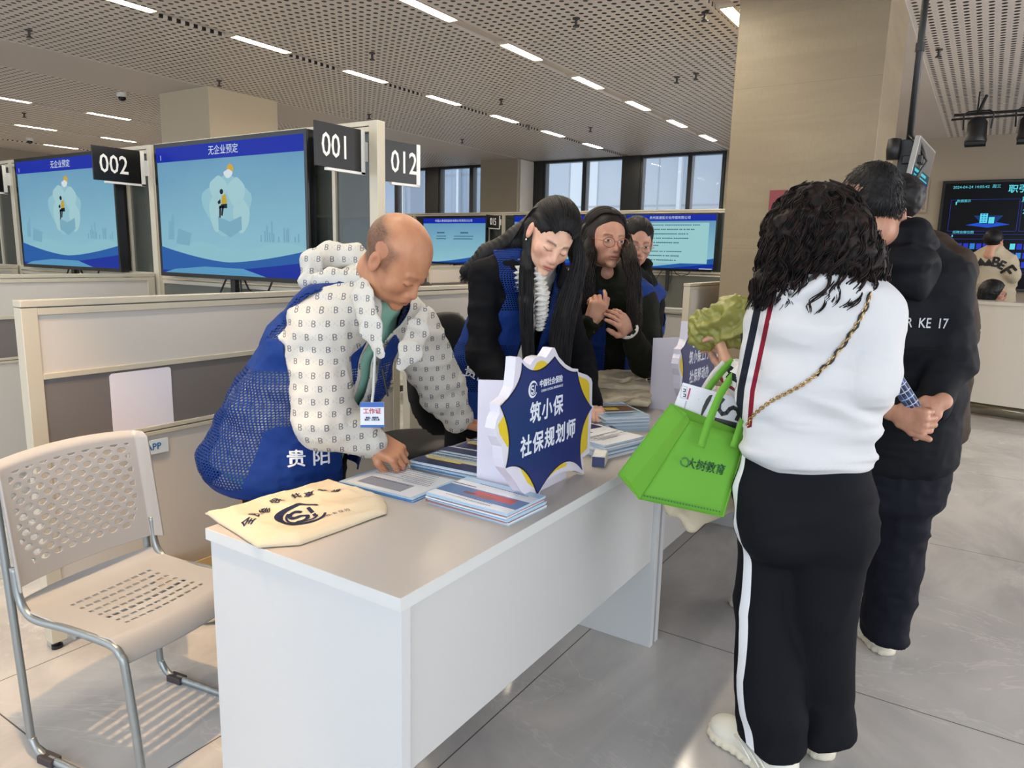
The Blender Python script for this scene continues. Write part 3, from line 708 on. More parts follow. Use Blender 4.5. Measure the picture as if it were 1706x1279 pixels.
        if kind=='list':
            D.r(.24,.1,.93,.85,glow('screen_pale','a9dfe2',1))
            L=[]
            for i in range(9):
                yy=.80-.082*i; x0=.27; 
                if i==5: yy+=.03
                e=.30+ (.55,.5,.42,.43,.33,.08,.36,.33,.3)[i]*.95
                xx=x0
                while xx<e:
                    d=.012+.008*random.random(); L.append([(xx,yy),(xx+d,yy),(xx+d,yy+.018),(xx,yy+.018)]); xx+=d+.004+.01*(random.random()>.85)
            D.many(L,ink); D.r(.85,.0,.99,.012,wh)
        elif kind=='split':
            L=[]
            for i,(a,b,yy,hh) in enumerate(((.23,.35,.66,.035),(.22,.37,.59,.02),(.22,.37,.53,.02),(.61,.72,.66,.035),(.51,.80,.59,.02),(.50,.80,.53,.02))):
                xx=a
                while xx<b: d=.014; L.append([(xx,yy),(xx+d,yy),(xx+d,yy+hh),(xx,yy+hh)]); xx+=d+.004
            D.many(L,ink)
        elif kind=='left':
            L=[]
            for i in range(8):
                yy=.76-.075*i; xx=.04
                while xx<.45: d=.013; L.append([(xx,yy),(xx+d,yy),(xx+d,yy+.018),(xx,yy+.018)]); xx+=d+.005
            D.many(L,ink)
    D.mb.build('screen_picture',t)
    if title: text('screen_title',title,.058 if kind=='wave' else .05,wh,t,Matrix.Translation((-.0105,.0,h*.44))@RX(),.0001)
    if kind=='wave': MB().box((-.0105,w*.457,h*.40),(-.010,w*.46,h*.44),wh).build('screen_mark',t)
    if pole:
        MB().box((.02,-.02,-H/2-.32),(.05,.025,-H/2+.02),bk).build('support_bar',t)
        f=lambda pts: MB().tube([(.03,a,-H/2-b) for a,b in pts],.006,bk,6).build('cable',t)
        f([(-.10,0),(-.14,.06),(-.22,.085),(-.32,.06),(-.36,0)]); f([(.08,0),(.14,.08),(.22,.22)]); f([(-.06,0),(-.07,.1),(-.05,.2)])
    return t
monitor('large screen with blue wave picture in booth 001',2.84,3.94,1.645,title='无企业预定')
monitor('large screen with blue wave picture in booth 002, farther left',2.84,5.89,1.65,title='无企业预定')
monitor('back screen full of text lines, beside the big stone column',10.62,4.10,1.67,kind='list',title='贵州高速投文化传媒有限公司')
monitor('back screen half hidden by the long-haired woman',10.62,6.18,1.67,kind='left')
monitor('back screen with two text columns, between the bald head and sign 015',10.62,8.20,1.65,kind='split',title='中国人寿保险股份有限公司贵阳分公司')
monitor('back screen just visible right of the 001 booth post',10.62,10.30,1.65,kind='left')
wt=mat('sign_white','dcdcda',.4); sbk=mat('sign_black','08080a',.35); sw=mat('sign_letter','e4e4e2',.5)
def number_sign(txt,label,p,sy=-1,L=.33,H=.215,rz=0,tx=0.0,near=False):
    "projecting board on a white bracket; x runs out from the post, faces -y"
    t=thing('number_sign',label,'sign',p,rz)
    boxo('board',(-L,-.012,-H/2),(-.015,0,H/2),sbk,t,.001)
    MB().box((-.015,-.014,-H/2-.012),(.012,.004,H/2),wt).box((-L*.78,-.014,-H/2-.014),(.012,.006,-H/2-.001),wt).build('bracket',t)
    if near: MB().box((-L-.03,-.010,-.06),(-L+.002,-.002,.06),wt).build('post_clamp',t)
    else: MB().box((.0121,-.010,-.05),(.055,-.002,.05),wt).build('post_clamp',t)
    text('digit_lettering',txt,.165,sw,t,Matrix.Translation((-L*.5+tx,-.0125,-.005))@Matrix(((1,0,0,0),(0,0,-1,0),(0,1,0,0),(0,0,0,1))),.0005,bold=.0012,sx=.78)
    return t
number_sign('001','black number board 001 on the booth post',(2.90,2.86,1.935),tx=-.03)
number_sign('002','black number board 002 left of the 001 screen',(2.87,4.88,1.935),tx=-.03)
number_sign('003','black number board 003 cut by the left edge',(2.87,6.90,1.935),tx=-.03)
s=number_sign('012','black number board 012 right of the booth post',(3.215,2.745,1.895),rz=-.13,L=.25,tx=.02,near=True)
for txt,yy,lb in (('015',7.25,'small black board 015 beside the back screen'),('014',9.3,'small black board 014 peeking above the bald head'),('016',5.2,'small black board 016 above the curly-haired woman in glasses')):
    number_sign(txt,lb,(10.68,yy,1.975),L=.40)
# stickers whose codes are left out: plain white plates
wp=mat('sticker_white','d9d4dc',.35)
def plate(label,x,y,z,s):
    n=[]
    for cx,cz,a0 in ((1,1,0),(-1,1,90),(-1,-1,180),(1,-1,270)):
        for k in range(5):
            a=math.radians(a0+k*22.5); n.append((cx*(s/2-.012)+.012*math.cos(a),0,cz*(s/2-.012)+.012*math.sin(a)))
    o=MB().poly(n,wp,(0,-.003,0)).build('sticker'); o.location=(x,y,z); tag(o,label,'sticker'); return o
plate('white rounded square sticker on the dark band above the chair back',1.475,2.602,.84,.235)
plate('white rounded square sticker on the dark band by the bald man back',2.10,2.602,.84,.235)
plate('white rounded square sticker on the dark band right of the bald man',3.36,2.602,.84,.235)
t=thing('app_label','small pale label reading APP under the partition band','label',(1.50,2.594,.655))
boxo('label_card',(-.10,-.002,-.025),(.06,.004,.03),mat('label_card','c9d3da',.4),t)
text('label_lettering','APP',.036,mat('label_ink','1d62a0',.5),t,Matrix.Translation((.0,-.0025,.003))@Matrix(((1,0,0,0),(0,0,-1,0),(0,1,0,0),(0,0,0,1))),.0003,bold=.0006)
# ------------------------------------------------------------ front tables
tb=mat('table_top','b1aaa4',.28)
tw=mat('table_panel','c2c4c5',.38); te=mat('table_edge','c9cbca',.3)
def table(label,x0,y0,L=1.395,D=.62,rz=0):
    t=thing('desk',label,'table',(x0,y0,0),rz)
    MB().box((.002,.002,.7492),(L-.002,D-.002,.7502),tb).box((0,0,.722),(L,.0019,.750),te).box((0,D-.0019,.722),(L,D,.750),te).box((0,.0019,.722),(.0019,D-.0019,.750),te).box((L-.0019,.0019,.722),(L,D-.0019,.750),te).box((.0019,.0019,.722),(L-.0019,D-.0019,.749),te).build('tabletop',t)
    boxo('side_panel',(.006,.004,.0),(.034,D-.01,.7215),tw,t,.001)
    boxo('side_panel',(L-.034,.004,.0),(L-.006,D-.01,.7215),tw,t,.001)
    boxo('modesty_panel',(.0345,.02,.335),(L-.0345,.04,.7215),mat('table_front','bdbdbc',.4),t,.001)
    return t
table('light grey desk nearest the camera, holding the tote bag and papers',.982,.88)
table('light grey desk behind the green bag, holding the pile of totes',2.386,.88)
# ------------------------------------------------------------ perforated chair
cs=mat('chair_steel','8f9698',.32,.6); cp=mat('chair_plastic','a5a4a4',.42)
def chair(label,loc,rz):
    t=thing('perforated_chair',label,'chair',loc,rz)
    W=.215
    # local: front = -y
    for s in (-1,1):
        x=s*W
        pts=[(x,.255,.83),(x,.235,.60),(x,.205,.12),(x,.195,.05),(x,.16,.016),(x,.10,.012),(x,-.16,.012),(x,-.215,.03),(x,-.235,.08),(x,-.205,.36),(x,-.19,.405),(x,-.15,.427),(x,.0,.43),(x,.12,.425),(x,.165,.44),(x,.19,.48),(x,.20,.56)]
        # smooth path
        P=[Vector(p) for p in pts]; Q=[]
        for i in range(len(P)-1):
            a,b,c,d=P[max(i-1,0)],P[i],P[i+1],P[min(i+2,len(P)-1)]
            for k in range(5):
                u=k/5; Q.append(.5*((2*b)+(c-a)*u+(2*a-5*b+4*c-d)*u*u+(3*b-a-3*c+d)*u**3))
        Q.append(P[-1]); MB().tube(Q,.0105,cs,10).build('side_frame',t,smooth=True)
        for yy in (.13,-.15): boxo('foot_glide',(x-.016,yy-.03,0),(x+.016,yy+.03,.022),mat('glide','3a3438',.6),t,.003)
    MB().tube([(-W,-.02,.415),(W,-.02,.415)],.009,cs,8).build('cross_bar',t)
    # shells with real slots
    def shell(name,fn,nu,nv,holes,th=.004):
        me=MB(); 
        vs=[]; 
        for j in range(nv+1):
            for i in range(nu+1): vs.append(fn(i/nu,j/nv))
        fs=[]
        for j in range(nv):
            for i in range(nu):
                if not holes((i+.5)/nu,(j+.5)/nv): fs.append((j*(nu+1)+i,j*(nu+1)+i+1,(j+1)*(nu+1)+i+1,(j+1)*(nu+1)+i))
        me.add(vs,fs,cp); o=me.build(name,t,smooth=True)
        m=o.modifiers.new('solid','SOLIDIFY'); m.thickness=th; m.offset=0
        return o
    def seat(u,v):
        x=(u-.5)*.43; y=.205-v*.43; z=.445-.012*math.cos((u-.5)*PI)-.01*math.sin(v*PI)
        if v>.82: q=(v-.82)/.18; y=-.1476-.05*math.sin(q*1.45); z-=.075*(1-math.cos(q*1.45))
        if v<.12: q=(.12-v)/.12; z+=.012*q*q; y-=0
        y+=-.05*(1-(2*abs(u-.5))**2)*(-1)*(1-v)**3*1.0
        return (x,y,z)
    def sh_holes(u,v):
        if not(.2<u<.8 and .2<v<.74): return False
        a=u*17; r=v*26; c=int(a); 
        if not(.12<(a-c)<.88): return False
        return (int(r)%2==0) and ((c+int(r/2))%2==0 or True) and abs(u-.5)<.30 and .25<r-int(r)<=.95
    shell('seat',seat,170,156,sh_holes)
    def back(u,v):
        bow=.035*(1-(2*u-1)**2)
        x=(u-.5)*.45; z=.50+v*.335+ (.012*(1-(2*u-1)**2) if v>.5 else 0)*((v-.5)*2); y=.21+.045*v+bow*.9-.02
        e=min(u,1-u)
        if e<.05: y-=.03*(1-e/.05)**2
        if v>.94: y+=.02*((v-.94)/.06)**2
        return (x,y,z)
    def bh(u,v):
        if not(.09<u<.91 and .12<v<.90): return False
        if v<.34 and abs(u-.5)>(.34+(v-.12)*.3): return False
        a=u*10.5+ (0.5 if int(v*16)%2 else 0); c=a-int(a); r=v*16; q=r-int(r)
        return ((c-.5)/.30)**2+((q-.5)/.36)**2<1
    shell('backrest',back,300,200,bh,.006)
    return t
chair('silver-grey perforated stacking chair in the lower left corner',(1.045,1.925,0),math.radians(9.5))
# ------------------------------------------------------------ reception side
wc=mat('counter_white','d3ccc0',.22,coat=.3); st=mat('kick_steel','8a8578',.15,.9)
t=thing('reception_counter','long curved white reception counter with a steel kick strip','counter',(10.3,-.75,0))
def arc(rx,ry,z0,z1,m,mb,th=.05,n=72):
    vs=[]; fs=[]
    for k in range(n+1):
        a=math.radians(80+200*k/n)
        for r in (0,th):
            for z in (z0,z1): vs.append(((rx-r)*math.cos(a),(ry-r)*math.sin(a),z))
    for k in range(n):
        b=4*k; fs+=[(b,b+4,b+5,b+1),(b+2,b+3,b+7,b+6),(b+1,b+5,b+7,b+3),(b,b+2,b+6,b+4)]
    fs+=[(0,1,3,2),(4*n,4*n+2,4*n+3,4*n+1)]
    mb.add(vs,fs,m)
mb=MB(); arc(2.3,2.3,.13,1.06,wc,mb,.06); mb.build('counter_body',t,smooth=False)
mb=MB(); arc(2.32,2.32,1.061,1.09,wc,mb,.34); mb.build('countertop',t)
mb=MB(); arc(2.285,2.285,.02,.129,st,mb,.04); mb.build('kick_strip',t,smooth=True)
mb=MB(); arc(1.9,1.9,.70,.74,mat('desk_brown','6d665f',.5),mb,.6); mb.build('inner_desk',t)
# big information screen on the wall
t=thing('information_wall_screen','big dark blue information screen on the wall behind reception','screen',(12.93,-.9,1.86))
W,H=3.24,1.6
dk=glow('led_black','02030c',.6); nb=glow('led_navy','0a1450',1.0)
boxo('casing',(0,-W/2,-H/2),(.07,W/2,H/2),bz,t,.004)
MB().poly([(-.002,-W/2+.04,-H/2+.04),(-.002,-W/2+.04,H/2-.04),(-.002,W/2-.04,H/2-.04),(-.002,W/2-.04,-H/2+.04)],dk).build('screen',t)
D=Draw(W-.08,H-.08); c1=glow('led_line','2a3aa8',1.2); c2=glow('led_cyan','5fd8e8',1.3); c3=glow('led_blue','2638c8',1.2); c4=glow('led_mid','2f86d8',1.2)
def rl(a,b,c,d,w=.0015): return [[(a,b),(c,b),(c,b+w*2),(a,b+w*2)],[(a,d),(c,d),(c,d+w*2),(a,d+w*2)],[(a,b),(a+w,b),(a+w,d),(a,d)],[(c,b),(c+w,b),(c+w,d),(c,d)]]
D.many(rl(.03,.54,.30,.84)+rl(.31,.54,.97,.84)+rl(.03,.14,.97,.51)+rl(.045,.17,.955,.465),c1)
D.many([[(.10,.60),(.19,.575),(.275,.605),(.19,.64)]],glow('led_pad','1c50d0',1.2))
D.many([[(.13,.69),(.245,.69),(.215,.61),(.165,.61)]],glow('led_beam','0d3a80',1.0))
D.many([[(.155,.62),(.185,.62),(.185,.71),(.155,.71)],[(.19,.615),(.212,.615),(.212,.675),(.19,.675)],[(.05,.795),(.055,.795),(.055,.825),(.05,.825)],[(.05,.485),(.055,.485),(.055,.505),(.05,.505)]],c2)
D.many([[(.161,.63+.022*k),(.168,.63+.022*k),(.168,.642+.022*k),(.161,.642+.022*k)] for k in range(4)]+[[(.172,.63+.022*k),(.179,.63+.022*k),(.179,.642+.022*k),(.172,.642+.022*k)] for k in range(4)],c4)
A,B,Cc=[],[],[]
for r in range(3):
    for k in range(34):
        if k%9==8: continue
        x0=.05+k*.0262; y0=.37-.085*r; q=[(x0,y0),(x0+.02,y0),(x0+.02,y0+.055),(x0,y0+.055)]
        v=random.random(); (A if v<.55 else B if v<.8 else Cc).append(q)
D.many(A,c3).many(B,c4).many(Cc,c2)
D.mb.build('screen_picture',t)
text('screen_lettering','2024-04-24 14:05:42  周三',.055,c2,t,Matrix.Translation((-.0085,1.18,.70))@RX(),.0001)
text('screen_lettering','职引黔程',.12,c2,t,Matrix.Translation((-.0085,.55,.655))@RX(),.0001,bold=.002)
text('screen_lettering','数据展示',.045,c2,t,Matrix.Translation((-.0085,1.32,.50))@RX(),.0001)
text('screen_lettering','招聘会展位图',.045,c2,t,Matrix.Translation((-.0085,1.28,.045))@RX(),.0001)
text('screen_lettering','累计\n（场\n2 4',.085,c2,t,Matrix.Translation((-.0085,.53,.42))@RX(),.0001)
t=thing('wall_plate','small framed grey plate on the wall left of the big screen','plate',(12.97,1.0,2.45))
boxo('plate_frame',(0,-.10,-.25),(.02,.11,.25),mat('plate_frame','8b7a6a',.5),t,.003); boxo('plate_insert',(-.004,-.07,-.2),(.001,.08,.2),mat('plate_grey','6b655e',.4),t)
# hanging screen on the black ceiling pole
t=thing('ceiling_pole','thin black pole hanging from the ceiling beside the big column','pole',(4.3,.48,0))
pa=at(1545,0,h=4.3)-Vector((4.3,.48,0)); pb=at(1488,290,h=4.3)-Vector((4.3,.48,0)); dd=(pa-pb)
top=pb+dd*((3.3-pb.z)/dd.z); xx,yy=pb.x*.5+top.x*.5,pb.y*.5+top.y*.5
MB().tube([(xx,yy,1.80),(xx,yy,3.295)],.016,bk,12).build('shaft',t,smooth=True)
MB().lathe([(.06,0),(.06,-.02),(.02,-.03)],bk,16,(xx,yy,3.3)).build('ceiling_flange',t)
MB().tube([(xx,yy,2.45),(xx,yy,2.49)],.021,bk,12).build('collar',t)
PX=Vector((4.3+xx,.48+yy,0))
q1,q2,q3,q4=at(1535,225,h=4.2),at(1560,247,h=4.66),at(1534,356,h=4.66),at(1507,333.5,h=4.2)
cpt=(q1+q2+q3+q4)/4; t=thing('hanging_display','thin landscape display hanging by the black pole, blue text page on it','screen',cpt)
ex=(q2-q1+q3-q4).normalized(); ey=(q1-q4+q2-q3); ey=(ey-ex*ey.dot(ex)).normalized(); nrm=ex.cross(ey)
if nrm.dot(-cpt+Vector((0,0,CH)))<0: nrm=-nrm
hw=(q2-q1).length/2; hh=(q1-q4).length/2
M=Matrix(((ex.x,ey.x,nrm.x,0),(ex.y,ey.y,nrm.y,0),(ex.z,ey.z,nrm.z,0),(0,0,0,1)))
boxo('casing',(-hw,-hh,-.025),(hw,hh,.0),mat('display_grey','96938f',.4,.3),t,.003,M)
mb=MB()
def quad(a,b,c,d,e,m): mb.poly([M@Vector(p) for p in ((a,b,e),(c,b,e),(c,d,e),(a,d,e))],m)
quad(-hw+.012,-hh+.01,hw-.012,hh-.01,.001,mat('display_off','66625f',.3)); quad(-hw+.012,-hh+.01,hw-.012,hh*.12,.0015,glow('display_blue','0b2c6e',1)); quad(-hw+.012,-hh*.1,hw-.012,hh*.12,.002,glow('display_teal','1c4a58',1))
for r in range(11):
    zz=-.005-.017*r; x0=-hw+.04
    while x0<hw*.45+.07*math.sin(r*2.3):
        d=.022; quad(x0,zz,x0+d,zz+(.014 if r in(0,2) else .006),.0026,c2 if r<3 else c4); x0+=d+.007
mb.build('screen_picture',t)
MB().tube([tuple(M@Vector((-hw*.2,0,-.02))),tuple(PX+Vector((.0,.0,cpt.z))-cpt)],.010,bk,8).build('mount_arm',t)
t2=thing('pole_bracket','tangle of black brackets and cables clamped on the ceiling pole','bracket',(PX.x,PX.y,1.93))
MB().box((-.03,-.04,-.1),(.04,.04,.1),bk).box((-.05,-.07,-.02),(.05,.02,.02),bk).build('clamp',t2,bevel=.004)
for k in range(6):
    a=random.random()*6; MB().tube([(.02*math.cos(a),.0,.12),(.07*math.cos(a),-.03-.05*random.random(),.08),(.05,-.085,0),(.06*math.cos(a),-.04,-.12),(0,0,-.1)],.006,bk,6).build('cable',t2,smooth=True)
MB().lathe([(.03,.0),(.035,.05),(.03,.1),(.01,.105)],bk,12,(-.06,.06,.0)).build('small_camera',t2,smooth=True)
# stage lights on a rail
t=thing('stage_rail','thin black rail under the ceiling carrying two stage lights','rail',(9.8,.2,0))
za=at(1592,192,x=9.8).z; MB().tube([(0,.32,za),(0,-2.6,za)],.016,bk,8).tube([(0,.34,za-.045),(0,-2.6,za-.045)],.012,bk,8).build('rail_tube',t)
for yy in (.1,-.9,-2.2): MB().tube([(0,yy,za),(0.0,yy,3.3)],.01,bk,6).build('hanger',t)
def stage_light(label,p):
    t=thing('stage_light',label,'stage light',p)
    MB().lathe([(.10,-.17),(.11,-.14),(.10,-.1),(.095,.05),(.06,.1),(.03,.11)],bk,20).build('lamp_body',t,smooth=True)
    for a in range(4): boxo('barn_door',(-.1,-.1,-.195),(.1,-.095,-.165),bk,t,M=Matrix.Rotation(a*PI/2,4,'Z'))
    MB().tube([(0,.13,-.02),(0,.14,.14),(0,.1,.17),(0,-.1,.17),(0,-.14,.14),(0,-.13,-.02)],.01,bk,6).build('yoke',t)
    MB().tube([(0,0,.17),(.05,-.05,.34)],.016,bk,8).build('clamp_arm',t)
    return t
p=at(1628,212,x=9.75); stage_light('black stage light hanging above the big information screen',p); stage_light('black stage light cut by the right edge of the photo',p+Vector((0,-.48,0)))
# red poster on the column
pt=at(1283,317,x=5.59); t=thing('red_poster','red and blue poster on the big column behind the curly hair','poster',(5.598,pt.y,pt.z))
boxo('poster_board',(-.012,-.50,-.72),(0,0,0),mat('poster_red','7e2a30',.4),t)
MB().poly([(-.013,-.012,-.30),(-.013,-.012,-.22),(-.013,-.10,-.12),(-.013,-.17,-.08),(-.013,-.28,-.14),(-.013,-.40,-.10),(-.013,-.40,-.46),(-.013,-.012,-.46)],mat('poster_blue','4a7fae',.4)).poly([(-.0135,-.012,-.28),(-.0135,-.09,-.20),(-.0135,-.14,-.30),(-.0135,-.10,-.40),(-.0135,-.012,-.42)],mat('poster_pale','a9c6d8',.4)).build('poster_picture',t)
# back office furniture
t=thing('pedestal_cabinet','white drawer cabinet right of the hidden woman, below the text screen','cabinet',(8.6,2.98,0))
wh2=mat('cabinet_white','8f8f8c',.45)
boxo('cabinet_body',(0,0,.02),(.5,.62,.74),wh2,t,.004)
boxo('drawer',(-.018,.02,.05),(-.001,.60,.70),mat('drawer_white','9a9a98',.45),t,.004)
boxo('desk_surface',(-.03,-.05,.745),(.8,1.9,.77),mat('desk_grey','77756f',.5),t,.002)
for k,(a,b) in enumerate(((.05,.35),(.42,.75))): 
    o=boxo('paper_stack',(0,0,0),(.2,b-a,.03),mat('paper_grey','8d8f8e',.6)); o.location=(8.65,2.98+a+.02,.771); tag(o,('loose paper pile on the far desk beside the big column','loose paper pile on the far desk behind the hidden woman')[k],'papers')
def office_chair(label,loc,rz):
    t=thing('office_chair',label,'chair',loc,rz); f=mat('chair_black','0d0d10',.6)
    b=Field((-.3,-.3,.4),(.3,.36,1.25),.02); b.ell((0,0,.48),(.25,.25,.05)); b.mesh('seat_cushion',f,t)
    b=Field((-.3,-.0,.5),(.3,.4,1.25),.02); b.ell((0,.22,.86),(.24,.05,.3)); b.mesh('backrest',f,t)
    MB().tube([(0,0,.1),(0,0,.45)],.025,bk,10).build('gas_column',t)
    mb=MB()
    for k in range(5): a=k*2*PI/5; mb.tube([(0,0,.1),(.28*math.cos(a),.28*math.sin(a),.06)],.018,bk,8)
    mb.build('star_base',t)
    for k in range(5): a=k*2*PI/5; MB().tube([(.28*math.cos(a)-.02,.28*math.sin(a),.03),(.28*math.cos(a)+.02,.28*math.sin(a),.03)],.03,bk,12).build('caster',t)
    return t
# ------------------------------------------------------------ customers seen from behind
def pant(F,hip,knee,ank,r0,r1,r2,k=.03):
    F.chain([hip,knee,ank],[r0,r1,r2],k)
def shoe(name,heel,toe,m,parent,sole,H=.085,Wd=.046,lace=None,chunky=1.0):
    "a shoe: upper and sole; heel/toe are floor points"
    heel,toe=V3(heel),V3(toe); d=nz(toe-heel); L=np.linalg.norm(toe-heel); M=mat4(heel,d,np.cross((0,0,1),d),V3(0,0,1))
    F=Field((-.04,-.08,-.01),(L+.04,.08,.16),.004)
    F.ell((.045,0,.05),(.045,Wd*.8,.05),.0); F.ell((L*.45,0,.045),(L*.38,Wd*.88,.045),.02); F.ell((L-.065,0,.03),(.065,Wd*.98,.036),.02)
    F.cone((.045,0,.05),(.05,0,H+.01),Wd*.8,Wd*.74,.02); F.cone((.05,0,H-.0),(.055,0,H+.06),Wd*.60,Wd*.62,.006,sub=True)
    F.rbox((L/2,0,-.02),(L,.2,.035),.001,.002,sub=True)
    o=F.mesh('upper',m,parent,M)
    G=Field((-.04,-.08,-.02),(L+.04,.08,.08),.004); G.ell((.05,0,.012),(.06,Wd*.98*chunky,.03),0); G.ell((L*.5,0,.012),(L*.42,Wd*.86*chunky,.026),.02); G.ell((L-.062,0,.012),(.068,Wd*1.07*chunky,.026),.02)
    G.rbox((L/2,0,-.03),(L,.2,.031),.0005,.001,sub=True); G.rbox((L/2,0,.06),(L,.2,.028),.0005,.003,sub=True)
    def gr(P): return .0012*np.sign(np.sin(P[:,0]*260))*(P[:,2]<.02)
    G.mesh('sole',sole,parent,M,disp=gr)
    if lace is not None:
        mb=MB()
        for i in range(5):
            x=L*.42+i*.019; z=.083-.011*i; mb.tube([M[:3,:3]@V3(x,-.022,z-.008)+M[:3,3],M[:3,:3]@V3(x+.004,0,z+.006)+M[:3,3],M[:3,:3]@V3(x,.022,z-.008)+M[:3,3]],.0028,lace,6)
        mb.build('laces',parent,smooth=True)
        mb=MB()
        for i in range(3):
            x=L*.25+i*.03
            for s in (-1,1): mb.tube([M[:3,:3]@V3(x-.03,s*Wd*.93,.03)+M[:3,3],M[:3,:3]@V3(x,s*Wd*.95,.055)+M[:3,3],M[:3,:3]@V3(x+.04,s*Wd*.80,.066)+M[:3,3]],.003,lace,6)
        mb.build('overlay',parent,smooth=True)
def A(u,v,h): return V3(at(u,v,h=h))
SHOE=mat('shoe_offwhite','dcd9cc',.5); SOLE=mat('shoe_sole','d2cbb8',.6); LACE=mat('lace_white','e6e3da',.6)
# ---- woman in the white sweater
def woman_white():
    t=thing('person','person seen from behind with curly dark hair, white sweater with a striped sleeve, black trousers','person',(2.05,.30,0)); 
    def local(o): o.location=-V3(t.location); return o
    R=V3(.36,-.93,0); Wd=V3(.93,.36,0)
    hip=A(1334,850,2.07); waist=A(1345,735,2.06); mid=A(1368,620,2.05); chest=A(1375,540,2.04); sho=A(1378,490,2.04); nk=A(1385,455,2.06)
    # sweater
    sw_=Field((1.55,-.35,.8),(2.6,.95,1.6),.008)
    sw_.loft([(waist+(0,0,-.02),R*.170,Wd*.125),(waist+(0,0,.09),R*.158,Wd*.122),(mid,R*.142,Wd*.120),(chest,R*.142,Wd*.112),(sho,R*.135,Wd*.085),(nk,R*.065,Wd*.07)],.05)
    LS,LE,LW=A(1290,520,2.08),A(1262,650,2.06),A(1222,622,2.27)
    RS,RE,RW=A(1452,525,2.02),A(1455,640,1.99),A(1420,690,2.2)
    sw_.cone(sho,LS,.07,.07,.06); sw_.cone(sho,RS,.07,.07,.06)
    sw_.chain([LS,LE,LW],[.068,.066,.040],.010); sw_.chain([RS,RE,RW],[.070,.064,.045],.010)
    sw_.cone(LW,LW+(LW-LE)*.35,.027,.027,.004,sub=True)
    sw_.cone(nk,nk+(0,0,.1),.055,.06,.01,sub=True)
    ax=nz(LE-LS)
    def disp(P):
        d1=np.linalg.norm(P-LE,axis=1); d2=np.linalg.norm(P-RE,axis=1); lo=sstep(-P[:,2],-(waist[2]+.22),-waist[2])
        q=ridge(P@np.array([[7,2,0],[2,7,3],[4,-3,15]]).T,5); q2=ridge(P*V3(9,9,26)+P[:,[1,2,0]]*5,8)
        return .017*(q-.5)+.013*q2*np.exp(-(d1/.09)**2)+.013*q2*np.exp(-(d2/.1)**2)+.008*lo*ridge(P*V3(6,6,40),9)-.002
    def stripe(P):
        # coordinate across the arm for the stripes on its outer side
        ab=LE-LS; tt=np.clip(((P-LS)@ab)/(ab@ab),-.55,1); ab2=LW-LE; t2=np.clip(((P-LE)@ab2)/(ab2@ab2),0,1.4)
        c1=LS+tt[:,None]*ab; c2=LE+t2[:,None]*ab2; d1=np.linalg.norm(P-c1,axis=1); d2=np.linalg.norm(P-c2,axis=1); use2=(d2<d1-.002)
        side=VR(1280,560); side2=nz(np.cross(ab2,V3(0,0,1)))
        s1=(P-c1)@side; s2=(P-c2)@(-V3(0,0,1)+side2*0)
        s=np.where(use2,-.016+(s2-.004)*.93,s1); dd=np.where(use2,d2,d1)
        return np.stack([s,dd+10*((P-LS)@V3(CF)>.07)*(~use2),use2*1.0],1)
    m=mat('sweater_white','cbcbcd',.8); S=Sh(m); a=S.attr('st'); x,y,z=S.obj()
    near=a[1].lt(.12)
    bl=(a[0].gt(-.052)*a[0].lt(-.033)); rd=(a[0].gt(-.018)*a[0].lt(-.006))
    c=S.mix(bl*near,'cdcdcf','1b1e2b'); c=S.mix(rd*near,c,'7d1a2e'); S.col(c); S.bump(S.noise(260,2),.0006,.5)
    local(sw_.mesh('sweater',m,t,disp=disp,attrs={'st':stripe},rel=2))
    # cuff and hem ribs
    # trousers
    tr=Field((1.5,-.3,.02),(2.6,1.0,1.0),.009)
    LH,RH=A(1288,860,2.08),A(1380,862,2.04)
    LK,RK=A(1283,1010,2.06),A(1366,1010,2.05); LA,RA=A(1284,1185,1.975),A(1366,1185,2.10)
    tr.loft([(hip+(0,0,.15),R*.165,Wd*.11),(hip+(0,0,.05),R*.172,Wd*.135),(hip+(0,0,-.06),R*.170,Wd*.14)],.05)
    tr.ell(hip+R*.075-Wd*.055+(0,0,-.03),(.10,.10,.11),.04); tr.ell(hip-R*.075-Wd*.055+(0,0,-.03),(.10,.10,.11),.04)
    tr.chain([LH,LK,LA],[.105,.092,.092],.015); tr.chain([RH,RK,RA],[.105,.090,.086],.015)
    for LA_ in (LA,RA): tr.cone(LA_,LA_*V3(1,1,0)+V3(0,0,.0),.090,.092,.01)
    tr.rbox((2.05,.35,-.2),(.8,.8,.278),.001,.002,sub=True)
    def dtr(P): 
        q=ridge(P@np.array([[5,1,0],[1,5,1],[1,2,3.2]]).T,11); b=sstep(-P[:,2],-.30,-.08)
        return .017*(q-.5)+b*.012*ridge(P*V3(7,7,22),4)+.006*ridge(P*V3(10,10,18)+P[:,[2,0,1]]*6,2)*np.exp(-((P[:,2]-.72)/.1)**2)
    def ts(P):
        o=-R; c=np.where((P[:,2]>LK[2])[:,None],LH+((P[:,2]-LH[2])/(LK[2]-LH[2]))[:,None]*(LK-LH),LK+((P[:,2]-LK[2])/(LA[2]-LK[2]))[:,None]*(LA-LK))
        v=P-c; v[:,2]=0; side=nz(-V3(CR)*.93-V3(CF)*.37*V3(1,1,0)); perp=np.cross((0,0,1),side)
        return np.stack([v@perp+.012*np.sin(P[:,2]*9),(v@side),v@side*0],1)
    m2=mat('trousers_black','0b0c10',.75,spec=.1); S=Sh(m2); a=S.attr('st'); S.col(S.mix(a[0].abs().lt(.016)*a[1].gt(.035),'15161b','e4e6ea'))
    local(tr.mesh('trousers',m2,t,disp=dtr,attrs={'st':ts},rel=2))
    # shoes
    t_l=A(1190,1210,2.1); 
    local_s=[]
